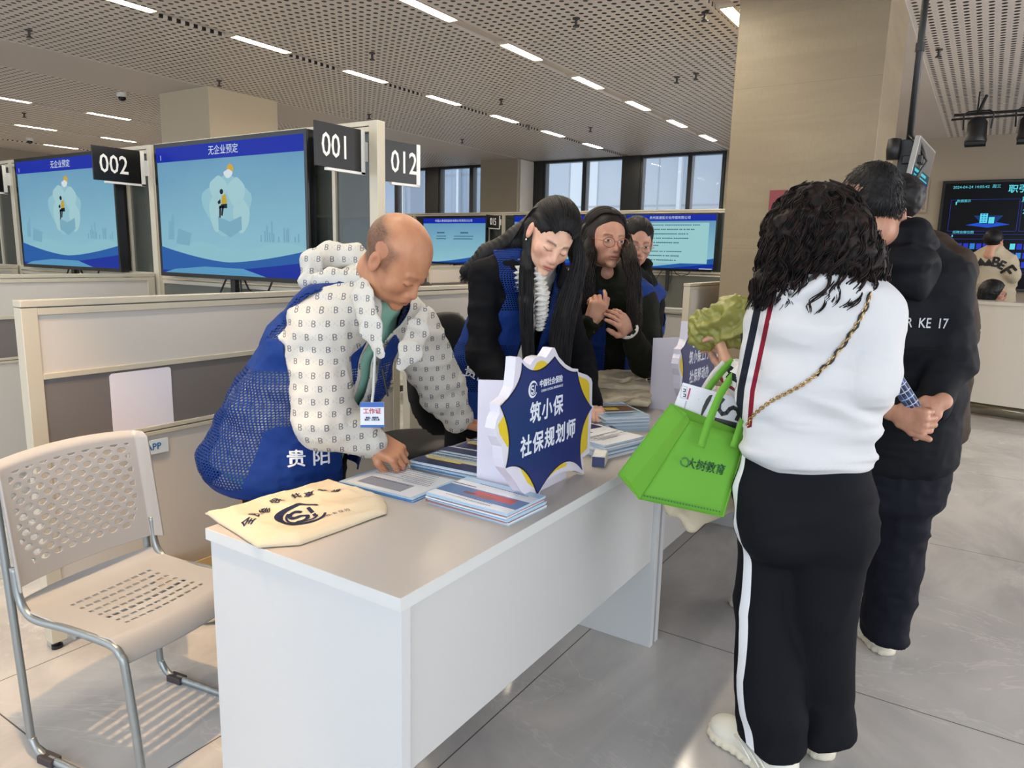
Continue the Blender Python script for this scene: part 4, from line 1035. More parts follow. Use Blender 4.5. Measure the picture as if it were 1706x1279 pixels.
    def shp(h,to,**k):
        e=bpy.data.objects.new('sneaker',None); COL.objects.link(e); e.parent=t; e.location=-V3(t.location); e.empty_display_size=.05
        shoe('sneaker',h,to,SHOE,e,SOLE,lace=LACE,**k)
    shp(V3(1.895,.285,0),V3(2.03,.545,0),H=.09,Wd=.054,chunky=1.08); shp(V3(2.06,.235,0),V3(2.30,.36,0),H=.085,Wd=.048)
    # body: head, neck, left hand and forearm, core
    HM=orient(A(1366,418,2.10),(.80,.60,-.45),(0,0,1))
    Fh,Sm,At=head('h',HM,None,t,neckw=nk)
    parts=[field_part(Fh,Sm,At)]
    hand=Field((1.5,-.2,.7),(2.8,1.1,1.5),.02); core=hand
    core.loft([(hip,R*.13,Wd*.09),(mid,R*.12,Wd*.08),(sho,R*.12,Wd*.06)],.03); core.chain([LH,LK,LA],[.07,.05,.04]); core.chain([LS,LE,LW],[.045,.04,.028]); core.chain([RS,RE,RW],[.045,.04,.03]); core.cone(sho,nk+(0,0,.06),.05,.05)
    parts.append(field_part(core))
    hw=A(1212,612,2.34); hd=nz(A(1197,565,2.42)-hw)
    hf=hand_field((.5,.8,.5),side=-1,thumb=(.8,.5,-.25),thumb2=(.95,-.1,-.3)); parts.append(field_part(hf,hmat(hw-hd*.01,hd,(.25,-.97,.2),1.1)))
    sk=skin_mat('skin_light','c79c82','a4614f','33231c')
    local(body(t,sk,parts))
    # curly hair
    hm=mat('hair_dark','120d0c',.6,spec=.25); S=Sh(hm); n=S.noise(18,3); S.col(S.mix(n.ss(.4,.7),'0e0b0b','2a1a17'))
    H=Field((1.6,-.35,1.1),(2.7,.8,1.75),.008)
    c0=A(1372,400,2.07)
    H.ell(A(1358,378,2.09),(.105,.108,.108),.0); H.ell(A(1370,440,2.05),(.09,.135,.11),.04)
    for (u,v,r) in ((1312,440,.05),(1425,435,.055),(1303,480,.042),(1335,496,.048),(1372,503,.050),(1408,503,.050),(1440,495,.045),(1280,465,.03),(1320,385,.06),(1405,385,.062)): H.ell(A(u,v,2.03),(r,r,r*.95),.04)
    def dh(P): return .010*(ridge(P*26,2)-.4)+.005*ridge(P*60,7)
    local(H.mesh('hair',hm,t,disp=dh))
    rs=np.random.RandomState(3); C=[]; Rr=[]
    P0=H.P; N0=normals(H.P,H.F); hc=A(1362,395,2.08)
    K=34; idx=rs.choice(len(P0),640)
    for i in idx:
        p=P0[i].copy(); n=N0[i]; L=.13+.14*rs.rand(); st_=L/K; pts=[]; sw=rs.randn()*.35
        for k in range(K):
            pts.append(p.copy()); nn=p-hc; nn[2]=max(nn[2],0)*.8; nn=nz(nn); d=V3(0,0,-1)+nn*nn[2]; sd=np.cross(d,nn); d=nz(d+sd*sw*.5+nn*.03); p=p+d*st_
        pts=np.array(pts); s_=np.linspace(0,1,K); R0=(.006+.008*rs.rand()); tw=1.8+2.2*rs.rand(); PH=rs.rand()*6.3; nn=nz((p-hc)*V3(1,1,.3)); sd=nz(np.cross(nn,(0,0,1))); lim0=1.272+.035*rs.rand()
        for j in range(6):
            ph=PH+rs.randn()*.35; rad=R0*(.45+.55*s_)*(.8+.4*rs.rand()); o_=rs.randn(3)*.0022+n*.003*rs.rand()
            c=pts+o_+n*.002+np.outer(rad*np.cos(tw*2*PI*s_+ph),nn)+np.outer(rad*np.sin(tw*2*PI*s_+ph),sd)
            lim=lim0+.008*rs.rand()
            if c[-1,2]<lim:
                c=c[:max(6,int((c[:,2]>lim).sum()))]; q=np.linspace(0,len(c)-1,K); c=np.stack([np.interp(q,range(len(c)),c[:,j2]) for j2 in range(3)],1)
            C.append(c); Rr.append(.0011+.0010*rs.rand())
    local(tubes('hair_curls',C,Rr,hm,t))
    return t,dict(LS=LS,LE=LE,LW=LW,R=R,W=Wd,sw=sw_,hand=hw,sho=sho,waist=waist)
WW,WD_=woman_white()
# ------------------------------------------------------------ people behind the desks
def vest_mat(name,under):
    m=mat(name,'16306e',.6,spec=.12); S=Sh(m); a=S.attr('pat'); x=a[0]; y=a[1]
    # staggered mesh holes
    px_,py_=.0092,.0080
    row=(y/py_).fl(); sh=row.mod(2)*.5; cx_=((x/px_+sh).fr()-.5); cy_=((y/py_).fr()-.5)
    hole=((cx_.sq()+(cy_*.9).sq()).sqrt()).lt(.35)*a[2].gt(.5)
    S.set('Alpha',1-hole); n=S.noise(30,3); S.col(S.mix(n.ss(.35,.7)*.4,'18367a','122a66')); S.bump(S.noise(300,1),.0004,.4); return m
def cloth_folds(amp=.010,s=0,fx=(6,6,14)):
    return lambda P: amp*(ridge(P*V3(*fx)+P[:,[1,2,0]]*2.5,s)-.5)+amp*.35*(ridge(P*V3(22,22,30),s+1)-.5)
class Torso:
    def __init__(s,secs): s.secs=[(V3(c),V3(r),V3(w)) for c,r,w in secs]
    def frame(s,P):
        "axis centre, right and forward coordinates for points"
        C=np.array([c for c,_,_ in s.secs]); z=C[:,2]; o=np.argsort(z); zz=P[:,2]
        cx=np.stack([np.interp(zz,z[o],C[o,i]) for i in range(3)],1)
        r=nz(s.secs[0][1]); w=nz(s.secs[0][2]); d=P-cx; return d@r,d@w
def standing(t,TO,RA_,LA_,jm,cuff=.03,res=.008,folds=None,arms=True,box=None,grow=0,name='jacket',neckcut=None,openf=None,ra=(.072,.062,.045),attrs=None,k=.05):
    pts=[c for c,_,_ in TO.secs]+RA_+LA_; lo=np.min(pts,0)-.3; hi=np.max(pts,0)+.3
    F=Field(lo,hi,res); F.loft(TO.secs,k,grow)
    top=TO.secs[-2][0]
    for arm in (RA_,LA_):
        if not arms: break
        F.cone(top,arm[0],ra[0]*.95,ra[0],.06); F.chain(arm,ra,.02); d=nz(arm[2]-arm[1]); F.cone(arm[2]-d*.01,arm[2]+d*.1,cuff,cuff,.003,sub=True)
    if neckcut is not None: F.cone(neckcut[0],neckcut[1],neckcut[2],neckcut[2]*1.1,.012,sub=True)
    E=[RA_[1],LA_[1]]
    base=folds or cloth_folds()
    def disp(P):
        q2=ridge(P*V3(10,10,26)+P[:,[1,2,0]]*6,8); o=base(P)
        for e in E: o=o+.008*q2*np.exp(-(np.linalg.norm(P-e,axis=1)/.09)**2)
        return o
    keep=(lambda P: ~openf(P)) if openf is not None else None
    return F.mesh(name,jm,t,disp=disp,rel=2,keep=keep,attrs=attrs,solid=.004 if openf is not None else 0)
def person(label,loc): return thing('person',label,'person',loc)
def settle(t):
    "move children so that the empty sits at the person's feet"
    for c in t.children: c.location=c.location-t.location if c.get('_keep') is None else c.location
def locks(n,path,width,depth,r=.0016,seed=0,wav=.004,K=26,sprd=1.0):
    "hair strands that follow a path (pts) spread over an elliptic cross-section"
    rs=np.random.RandomState(seed); P=np.array(path,float); s=np.linspace(0,1,len(P)); q=np.linspace(0,1,K)
    c=np.stack([np.interp(q,s,P[:,i]) for i in range(3)],1)
    for _ in range(3): c[1:-1]=(c[:-2]+c[1:-1]*2+c[2:])/4
    W=np.interp(q,np.linspace(0,1,len(width)),width); D=np.interp(q,np.linspace(0,1,len(depth)),depth)
    rt=V3(CR); rt[2]=0; rt=nz(rt); fw=V3(CF); fw[2]=0; fw=nz(fw); out=[]
    for i in range(n):
        a=rs.rand()*2*PI; m=rs.rand()**.35
        o=rt[None]*(W*math.cos(a)*m)[:,None]+fw[None]*(D*math.sin(a)*m)[:,None]
        ph=rs.rand()*6; o=o+rt[None]*(wav*np.sin(q*7+ph))[:,None]+V3(0,0,1)[None]*(-q*.03*rs.rand())[:,None]
        out.append(c+o)
    return out
def hair_mat(name,c1,c2,rough=.5):
    m=mat(name,c1,rough,spec=.3); S=Sh(m); n=S.noise(30,3,S.scaled(S.obj() and S.vec,(1,1,.15))); S.col(S.mix(n.ss(.4,.75),c1,c2)); return m
def cap_strands(HM,sc,c,r,mode,n,seed,rr=.0012,yf=.075,th=1.75):
    "strands lying over the skull: parted to both sides, or combed back"
    rs=np.random.RandomState(seed); out=[]; q=np.linspace(0,1,20)
    for i in range(n):
        if mode=='part':
            s=1 if i%2 else -1; y0=rs.uniform(-.085,yf); t=q*(th+rs.rand()*.25)+.02; y=(y0-.055*q*(1 if y0>0 else .3)); k=np.sqrt(np.clip(1-(y/r[1])**2,.02,1)); x=s*r[0]*np.sin(t)*k; z=r[2]*np.cos(t)*k
        else:
            a=rs.uniform(-1.25,1.25); t=.42+q*(1.9+rs.rand()*.3); y=r[1]*np.cos(t); rad=np.sin(t); x=r[0]*rad*math.sin(a); z=r[2]*rad*math.cos(a)
        f=1.015+.02*rs.rand(); P=np.stack([x*f,y*f,z*f],1)+V3(c)+rs.randn(3)*.0008; out.append(P*sc@HM[:3,:3].T+HM[:3,3])
    return out
HAIR=hair_mat('hair_black','0c0b0d','1c1a1d'); HAIR2=hair_mat('hair_brownblack','110c0b','261a16')
def glasses(HM,sc,parent,m,r=.021):
    mb=MB(); 
    def w(p): return HM[:3,:3]@(V3(p)*sc)+HM[:3,3]
    for s in (-1,1):
        mb.tube([w((s*.032+r*1.15*math.cos(a),.1045-.004*abs(math.cos(a))*(1 if s*math.cos(a)>0 else 0),-.006+r*.92*math.sin(a))) for a in np.linspace(0,2*PI,20,endpoint=False)],.0016,m,6,closed=True)
        mb.tube([w((s*(.032+r*1.15),.101,-.002)),w((s*.075,.085,.0)),w((s*.085,.0,.002)),w((s*.083,-.015,-.012))],.0011,m,6)
    mb.tube([w((-.0085,.105,-.003)),w((0,.108,.001)),w((.0085,.105,-.003))],.0011,m,6)
    return mb.build('glasses',parent,smooth=True)
SKA=skin_mat('skin_tan','b98361','8f4a3c','2a211c'); SKB=skin_mat('skin_fair','e2b79d','a83f42','3a2a24'); SKC=skin_mat('skin_medium','bd8d74','94514a','2c201c')
def off(objs,t):
    for o in objs: o.location=-V3(t.location)
def bald_man():
    t=person('bald man bending over the desk, blue mesh vest over a white monogram hooded jacket',(1.62,1.90,0))
    HM=mat4(V3(1.6365,1.4767,1.387),nz(np.cross((.1289,-.7025,-.70),(.0095,-.7049,.7092))),nz((.1289,-.7025,-.70)),nz((.0095,-.7049,.7092)))
    sc=1.06
    Fh,S_,At=head('h',HM,None,t,sc=sc,fat=.008,neckw=(1.665,1.60,1.29),stubble=True,brow=.35,neckr=.060,jaw=.006,skull=.005,ridge_=.8)
    parts=[field_part(Fh,S_,At)]
    R=V3(-.97,.10,0); W_=V3(-.10,-.97,0)
    TO=Torso([((1.50,1.86,.72),R*.225,W_*.18),((1.535,1.82,.88),R*.22,W_*.165),((1.60,1.74,1.06),R*.215,W_*.145),((1.66,1.68,1.19),R*.195,W_*.115),((1.675,1.62,1.27),R*.12,W_*.085),((1.665,1.565,1.315),R*.065,W_*.07)])
    RS,RE,RW=V3(1.475,1.63,1.175),V3(1.435,1.585,.925),V3(1.560,1.500,.846)
    LS,LE,LW=V3(1.865,1.61,1.15),V3(2.035,1.615,.915),V3(2.09,1.585,.81)
    core=Field((1.1,1.2,.05),(2.3,2.3,1.5),.014)
    core.loft([(c,r*.8,w_*.8) for c,r,w_ in TO.secs],.04); core.chain([RS,RE,RW],[.045,.042,.032]); core.chain([LS,LE,LW],[.045,.042,.032]); core.chain([(1.48,1.92,.75),(1.50,1.95,.45),(1.50,1.98,.08)],[.09,.07,.05]); core.chain([(1.72,1.92,.75),(1.72,1.95,.45),(1.72,1.98,.08)],[.09,.07,.05])
    parts.append(field_part(core))
    h1=hand_field(None,per=[(.75,.75,.4),(.7,.8,.4),(.75,.8,.4),(.8,.8,.4)],side=-1,spread=.05,thumb=(.8,.45,-.5),thumb2=(.85,-.05,-.6),fat=1.08)
    d=nz(V3(1.600,1.425,.795)-RW); parts.append(field_part(h1,hmat(RW-d*.0,d+V3(0,-.15,-.0),(-.35,-.35,.9),1.0)))
    h2=hand_field(None,per=[(.25,.25,.2),(.2,.3,.2),(.25,.3,.2),(.3,.35,.2)],side=1,spread=.06,thumb=(.75,.6,-.25),fat=1.05)
    d2=nz(V3(2.20,1.50,.765)-LW); parts.append(field_part(h2,hmat(LW+V3(0,0,-.008),d2,(.1,-.25,1),.98)))
    body_=body(t,SKA,parts)
    jm=mat('monogram_jacket','c6c4bd',.6); S=Sh(jm); a=S.attr('pat'); g=.036
    u=a[0]/g; v=a[1]/g; row=(v).fl(); uu=(u+row.mod(2)*.5).fr()-.5; vv=v.fr()-.5; uu=uu*g; vv=vv*g
    q=.0042
    bar=((uu+.0042).abs().lt(.0013))*(vv.abs().lt(.0082)); 
    def ring(cy,r): return (((uu+.0012).sq()*.55+(vv-cy).sq()).sqrt()-r).abs().lt(.0011)*uu.gt(-.0045)
    B=bar.mx(ring(.0040,.0038)).mx(ring(-.0041,.0041))
    du=(uu.abs()-g*.25); dots=((uu.abs()*.5*2-(vv.abs()*-1+g*.5)*1.0).abs().lt(.0006))*((uu*900).sin().gt(.1))*(uu.abs().gt(.009))
    n=S.noise(20,3); c=S.mix(B.mx(dots*.6),'c6c4bd','66666e'); S.col(c)
    xc=1.665
    def uvf(P):
        return np.stack([P@V3(.62,-.78,0),P[:,2],P[:,0]*0],1)
        r_,w_=TO.frame(P); ang=np.arctan2(r_,w_); u=ang*.17; v=P[:,2].copy()
        for S0,E0,W0 in ((RS,RE,RW),(LS,LE,LW)):
            for a0,b0,off_ in ((S0,E0,0),(E0,W0,.27)):
                ab=b0-a0; tt=np.clip(((P-a0)@ab)/(ab@ab),0,1); d=P-a0-tt[:,None]*ab; dd=np.linalg.norm(d,axis=1)
                e1=nz(np.cross(ab,(0.2,1,.1))); e2=nz(np.cross(ab,e1)); m=(dd<.098)&(np.abs(r_)>.165 if True else True)
                u=np.where(m,np.arctan2(d@e1,d@e2)*.075,u); v=np.where(m,tt*np.linalg.norm(ab)+off_,v)
        return np.stack([u,v,u*0],1)
    def openf(P):
        r_,w_=TO.frame(P); wd=.022+.050*sstep(P[:,2],1.05,1.30)
        return ((w_>.02)&(np.abs(r_+.02+.30*np.clip(1.1-P[:,2],0,1))<wd)&(P[:,2]<1.34))|(P[:,2]<.745)
    jk=standing(t,TO,[RS,RE,RW],[LS,LE,LW],jm,cuff=.030,res=.007,folds=cloth_folds(.013,3,(7,7,13)),openf=openf,ra=(.088,.078,.050),attrs={'pat':uvf},neckcut=(V3(1.665,1.57,1.30),V3(1.66,1.5,1.40),.062))
    # tee shirt
    ts=Field((1.1,1.2,.6),(2.3,2.3,1.5),.009); ts.loft([(c,r*.93,w_*.93) for c,r,w_ in TO.secs],.04); ts.cone((1.655,1.56,1.33),(1.64,1.50,1.40),.06,.065,.01,sub=True)
    ts_=ts.mesh('tee_shirt',mat('tee_mint','8cbcab',.8),t,disp=cloth_folds(.006,6))
    # collar and hood
    hd=Field((1.3,1.3,1.0),(2.0,2.1,1.6),.006)
    hd.chain([A(514,470,2.32),A(524,440,2.36),A(552,428,2.40),A(590,428,2.38),A(612,442,2.34)],[.030,.038,.042,.038,.03],.03); hd.chain([A(535,468,2.27),A(565,466,2.28),A(600,462,2.25)],[.030,.036,.03],.03)
    hd.ell(A(570,440,2.27),(.045,.03,.013),.012,sub=True)
    pf=lambda P:np.stack([P@V3(.62,-.78,0),P[:,2],P[:,0]*0],1)
    hc=hd.mesh('hood',jm,t,disp=lambda P:.007*(ridge(P*17,4)-.5)+.003*(ridge(P*40,6)-.5),attrs={'pat':pf})
    cl=Field((1.3,1.3,1.0),(2.0,2.1,1.5),.004); n1_=(nz(V3(CF)+V3(CR)*.35),.26); n2_=(nz(V3(CF)-V3(CR)*.45),.26)
    cl.chain([A(600,452,2.26),A(603,495,2.17),A(617,545,2.10),A(634,590,2.07)],[.028,.036,.034,.016],.015,flat=n1_); cl.chain([A(706,520,2.26),A(697,548,2.20),A(683,585,2.14),A(668,610,2.11)],[.018,.034,.036,.018],.015,flat=n2_)
    clo=cl.mesh('collar',jm,t,disp=lambda P:.004*(ridge(P*26,4)-.5),attrs={'pat':pf})
    # vest
    V=Field((1.05,1.2,.55),(2.3,2.35,1.5),.007)
    secs=[(c,nz(r)*(np.linalg.norm(r)+(.05 if i==0 else .022)),nz(w_)*(np.linalg.norm(w_)+(.055 if i==0 else .022))) for i,(c,r,w_) in enumerate(TO.secs[:-1])]
    V.loft(secs,.04)
    V.cone(TO.secs[-3][0],RS+V3(.02,.01,.04),.085,.075,.05); V.cone(TO.secs[-3][0],LS+V3(-.02,.01,.04),.085,.07,.05)
    def vkeep(P):
        r_,w_=TO.frame(P); k=(P[:,2]>.685)
        k&=~((w_>0)&(np.abs(r_+.02+.30*np.clip(1.1-P[:,2],0,1))<.050+.03*sstep(P[:,2],1.1,1.28)))
        for S0,E0,sg in ((RS,RE,1),(LS,LE,-1)):
            ax_=nz(E0-S0); d=P-(S0+V3(0,0,.0)); al_=d@ax_; rr=np.linalg.norm(d-al_[:,None]*ax_,axis=1)
            k&=~((np.abs(r_)>.135)&(P[:,2]>S0[2]-.20)&(np.linalg.norm((P-(S0+V3(0,-.02,-.045)))*V3(1,1,.72),axis=1)<.118))
        k&=~(np.linalg.norm((P-V3(1.66,1.545,1.33))*V3(1,.9,1),axis=1)<.095)
        return k
    def vuv(P):
        r_,w_=TO.frame(P); ang=np.arctan2(r_,w_); z=P[:,2]
        mesh=((z<1.06)|((z>1.15)&(w_>-.03)))&(z>.715)
        an=np.arctan2(r_,w_); mesh&=~((z<.90-.10*np.clip(an-.9,0,2))&(an>-.3)&(an<1.02))
        return np.stack([ang*.2,z,mesh*1.0],1)
    VM=vest_mat('vest_blue_mesh','ffffff')
    vo=V.mesh('vest',VM,t,disp=cloth_folds(.010,12,(5,5,9)),keep=vkeep,attrs={'pat':vuv},rel=2,solid=.003)
    wt_=mat('vest_lettering','e9ebee',.6)
    P=A(520,778,2.0); 
    tx=wrap_text('vest_lettering','贵 阳',.056,wt_,vo,A(514,785,2.05),VR(517,779)+V3(0,0,-.10),(0,0,1),TOC(517,779),t,bold=.0010,lift=.0065)
    # lanyard badge
    mb=MB(); e=V3(CF); r_=V3(CR); up_=V3(CU); 
    c=A(620,691,2.0); c[2]-=0
    def bp(a,b,o=0): return c+r_*a+V3(0,0,1)*b-nz(e*V3(1,1,0))*o
    bw,bh=.033,.036
    mb.poly([bp(-bw,-bh),bp(bw,-bh),bp(bw,bh),bp(-bw,bh)],mat('badge_white','d6dbe8',.3),nz(e*V3(1,1,0))*.004)
    mb.poly([bp(-bw,bh*.62,.0006),bp(bw,bh*.62,.0006),bp(bw,bh,.0006),bp(-bw,bh,.0006)],mat('badge_blue','2a5fb0',.3))
    mb.poly([bp(-bw,-bh,.0006),bp(bw,-bh,.0006),bp(bw,-bh*.8,.0006),bp(-bw,-bh*.8,.0006)],mat('badge_blue','2a5fb0',.3)).build('badge_card',t)
    Mx=Matrix((( r_[0],0,-e[0],c[0]-e[0]*.001),(r_[1],0,-e[1],c[1]-e[1]*.001),(r_[2],1,0,c[2]),(0,0,0,1)))
    def btx(s_,sz,dz,m_): 
        fr_=frame(bp(0,dz,.0009),r_,V3(0,0,1)); return text('badge_lettering',s_,sz,m_,t,fr_,.0002,bold=.0003)
    b1=btx('工作证',.017,.010,mat('badge_red','b3322e',.4)); b2=btx('单位：贵阳市\n姓名：工作人员',.006,-.011,mat('badge_ink','23335e',.4))
    st_=MB().tube([bp(0,bh),A(622,650,2.0),A(625,580,2.05)],.004,mat('lanyard_clear','b8bcb9',.4),6).build('lanyard',t)
    # cuff strap, pockets
    d=nz(RW-RE); cs_=MB().tube([RW-d*.004+0.048*(nz(np.cross(d,(0,0,1)))*math.cos(a)+nz(np.cross(d,np.cross(d,(0,0,1))))*math.sin(a)) for a in np.linspace(3.4,4.9,8)],.006,mat('strap_black','15161a',.6),6).build('cuff_strap',t)
    zp=MB().tube([A(637,615,2.02),A(646,660,2.02)],.003,mat('strap_black','15161a',.6),6).build('zip_pull',t)
    # trousers and shoes
    tr=Field((1.2,1.6,.02),(2.0,2.3,1.0),.012); tr.loft([((1.58,1.9,.90),V3(-.19,0,0),V3(0,-.13,0)),((1.58,1.9,.76),V3(-.19,0,0),V3(0,-.13,0))],.04)
    tr.chain([(1.49,1.90,.74),(1.49,1.93,.42),(1.49,1.96,.10)],[.10,.08,.075],.02); tr.chain([(1.70,1.90,.74),(1.71,1.93,.42),(1.72,1.96,.10)],[.10,.08,.075],.02)
    tro=tr.mesh('trousers',mat('trousers_black2','0e0f13',.8),t,disp=cloth_folds(.008,4))
    bs=mat('shoe_black','101012',.4)
    e1=bpy.data.objects.new('shoe',None); COL.objects.link(e1); e1.parent=t
    shoe('shoe',V3(1.49,2.0,0),V3(1.46,1.73,0),bs,e1,bs); e2=bpy.data.objects.new('shoe',None); COL.objects.link(e2); e2.parent=t; shoe('shoe',V3(1.72,2.0,0),V3(1.74,1.73,0),bs,e2,bs)
    off([body_,jk,ts_,hc,clo,vo,tx,st_,cs_,zp,tro,e1,e2],t)
    for o in t.children:
        if o.name.startswith('badge_card') : o.location=-V3(t.location)
        if o.name.startswith('badge_lettering'): o.location=o.location-t.location
    return t
bald_man()
def blouse(name,TO,t,m,k=.9,z0=.9):
    ts=Field(np.min([c for c,_,_ in TO.secs],0)-.3,np.max([c for c,_,_ in TO.secs],0)+.2,.009); ts.loft([(c,r*k,w_*k) for c,r,w_ in TO.secs],.04)
    return ts.mesh(name,m,t,disp=cloth_folds(.008,6,(12,12,26)))
def legs(t,c,f,m=None,res=.012,gap=.1,hipz=.88,shoes=True):
    "trousers and shoes under a standing figure: c floor point, f facing"
    c=V3(c[0],c[1],0); f=nz(f); r=np.cross(f,(0,0,1)); m=m or mat('trousers_black2','0e0f13',.8)
    tr=Field(c-V3(.35,.35,-.02),c+V3(.35,.35,1.05),res); tr.loft([(c+V3(0,0,hipz+.06),r*.16,f*.11),(c+V3(0,0,hipz-.12),r*.17,f*.12)],.04)
    for s in (-1,1): tr.chain([c+r*s*gap*.9+V3(0,0,hipz-.1),c+r*s*gap+V3(0,0,.47),c+r*s*gap+V3(0,0,.02)],[.095,.075,.07],.02)
    tr.rbox(c+V3(0,0,-.2),(.5,.5,.25),.001,.002,sub=True)
    o=[tr.mesh('trousers',m,t,disp=cloth_folds(.007,4))]; bs=mat('shoe_black','101012',.4)
    if shoes:
        for s in (-1,1):
            e=bpy.data.objects.new('shoe',None); COL.objects.link(e); e.parent=t; shoe('shoe',c+r*s*gap-f*.07,c+r*s*gap*1.15+f*.19,bs,e,bs); o.append(e)
    return o
def vested(t,TO,RA_,LA_,VM,grow=.018,ow=.05,zmin=.7,arm_r=.10,zsplit=(1.0,1.2),seed=12,neckc=None):
    lo=np.min([c for c,_,_ in TO.secs],0)-.35; hi=np.max([c for c,_,_ in TO.secs],0)+.3
    V=Field(lo,hi,.008); V.loft([(c,nz(r)*(np.linalg.norm(r)+grow),nz(w_)*(np.linalg.norm(w_)+grow)) for c,r,w_ in TO.secs[:-1]],.04)
    top=TO.secs[-3][0]
    for arm in (RA_,LA_): V.cone(top,arm[0]+(top-arm[0])*.12+V3(0,0,.03),.08,.068,.05)
    nc=TO.secs[-1][0] if neckc is None else neckc
    def keep(P):
        r_,w_=TO.frame(P); k=(P[:,2]>zmin)&~((w_>0)&(np.abs(r_)<ow))
        for arm in (RA_,LA_): k&=~((np.abs(r_)>.11)&(P[:,2]>arm[0][2]-.19)&(np.linalg.norm((P-(arm[0]+V3(0,0,-.045)))*V3(1,1,.72),axis=1)<arm_r))
        return k&~(np.linalg.norm(P-nc,axis=1)<.085)
    def vuv(P):
        r_,w_=TO.frame(P); z=P[:,2]; mesh=((z<zsplit[0])|((z>zsplit[1])))&~((z<zmin+.16)&(w_>-.02)); return np.stack([np.arctan2(r_,w_)*.17,z,mesh*1.0],1)
    return V.mesh('vest',VM,t,disp=cloth_folds(.009,seed,(5,5,9)),keep=keep,attrs={'pat':vuv},rel=2,solid=.003)
def long_hair_woman():
    t=person('woman with long straight black hair looking down, black coat under a blue vest',(2.55,1.78,0))
    fw=nz((-.5536,-.6157,-.5608)); up=nz((-.123,-.6055,.7863)); HM=mat4(V3(2.377,1.380,1.4785),nz(np.cross(fw,up)),fw,up); sc=1.0
    Fh,S_,At=head('h',HM,None,t,sc=1.03,fat=.001,neckw=A(890,437,2.84),brow=.8,neckr=.042,ridge_=.35)
    parts=[field_part(Fh,S_,At)]
    R=V3(-.95,.25,0); W_=V3(-.25,-.95,0)
    c0=A(820,690,3.08); c1=A(835,590,3.02); c2=A(862,500,2.96); c3=A(875,455,2.92); c4=A(895,430,2.88)
    TO=Torso([(c0,R*.215,W_*.15),(c1,R*.20,W_*.13),(c2,R*.185,W_*.115),(c3,R*.16,W_*.085),(c4,R*.10,W_*.07),(A(902,420,2.84),R*.055,W_*.06)])
    RS,RE,RW=A(808,462,2.86),A(806,592,2.78),A(872,682,2.64); LS,LE,LW=A(935,490,3.05),A(965,600,3.0),A(985,672,2.86)
    core=Field((2.0,1.1,.05),(3.2,2.3,1.5),.014); core.loft([(c,r*.8,w_*.8) for c,r,w_ in TO.secs],.04); core.chain([RS,RE,RW],[.04,.036,.028]); core.chain([LS,LE,LW],[.04,.036,.028])
    for x_ in (2.47,2.66): core.chain([(x_,1.8,.85),(x_,1.8,.45),(x_,1.8,.08)],[.08,.06,.045])
    core.cone(c4,c4+(HM[:3,3]-c4)*.5,.045,.045); parts.append(field_part(core))
    d=nz(A(992,692,2.78)-LW); parts.append(field_part(hand_field((.3,.5,.3),side=1),hmat(LW,d,(-.2,-.2,1),.9)))
    d=nz(A(918,680,2.58)-RW); parts.append(field_part(hand_field((.3,.5,.3),side=-1),hmat(RW,d,(-.2,-.2,1),.9)))
    O=[body(t,SKB,parts)]
    coat=mat('coat_black','0a0b10',.7,spec=.12)
    def openf(P):
        r_,w_=TO.frame(P); return (w_>.02)&(np.abs(r_)<.035+.03*sstep(P[:,2],1.1,1.3))
    O.append(standing(t,TO,[RS,RE,RW],[LS,LE,LW],coat,res=.009,folds=cloth_folds(.009,21),openf=openf,ra=(.062,.060,.044),name='coat'))
    wm_=mat('blouse_white','cfccc6',.7); O.append(blouse('blouse',TO,t,wm_,.93))
    # ruffled collar
    rf=Field((2.0,1.0,1.0),(3.0,2.1,1.6),.006); rf.chain([A(868,425,2.82),A(866,455,2.78),A(864,480,2.80)],[.014,.016,.012],.01); rf.chain([A(893,440,2.76),A(899,460,2.73),A(903,490,2.72),A(902,520,2.74),A(900,545,2.76)],[.018,.018,.022,.02,.014],.01)
    O.append(rf.mesh('ruffle',wm_,t,disp=lambda P:.009*np.sin(P[:,2]*330+4*np.sin(P[:,0]*60))))
    VM=vest_mat('vest_blue_mesh','x'); O.append(vested(t,TO,[RS,RE,RW],[LS,LE,LW],VM,.020,.055,.70,.112,(1.06,1.20),neckc=A(905,425,2.78)))
    vo=O[-1]; O.append(wrap_text('vest_lettering','贵阳',.052,mat('vest_lettering','e9ebee',.6),vo,A(795,642,2.6),VR(795,642)+V3(0,0,-.30),V3(0,0,1)+VR(795,642)*.2,TOC(795,642),t,lift=.0065,bold=.0008))
    # hair: cap, back mass, front locks
    H=Field((2.0,1.0,.9),(3.0,2.2,1.75),.006)
    w=lambda p: HM[:3,:3]@(V3(p)*1.03)+HM[:3,3]
    H.ell(w((0,-.022,.045)),(.088,.105,.096),.0,R=HM[:3,:3].T)
    H.ell(w((0,.092,-.022)),(.078,.080,.100),.016,R=HM[:3,:3].T,sub=True)
    H.ell(w((.085,.012,-.02)),(.03,.030,.044),.008,R=HM[:3,:3].T,sub=True)
    H.chain([w((0,-.07,.03)),A(868,400,2.86),A(815,425,2.97),A(775,452,3.0)],[.075,.055,.045,.025],.03)
    H.chain([w((.072,-.045,.0)),A(879,440,2.74),A(876,500,2.72),A(880,570,2.71)],[.025,.026,.026,.020],.02)
    H.chain([w((-.07,-.03,.02)),A(966,440,2.82),A(948,500,2.80),A(936,585,2.78)],[.03,.030,.044,.032],.02)
    O.append(H.mesh('hair',HAIR,t,disp=lambda P:.0015*np.sin(P@V3(420,-300,40)+2*np.sin(P[:,2]*12))))
    C=locks(230,[w((.072,-.03,.04)),A(880,412,2.75),A(877,450,2.72),A(876,520,2.70),A(882,612,2.69)],[.012,.018,.024,.027,.020],[.01,.015,.018,.018,.01],seed=1)
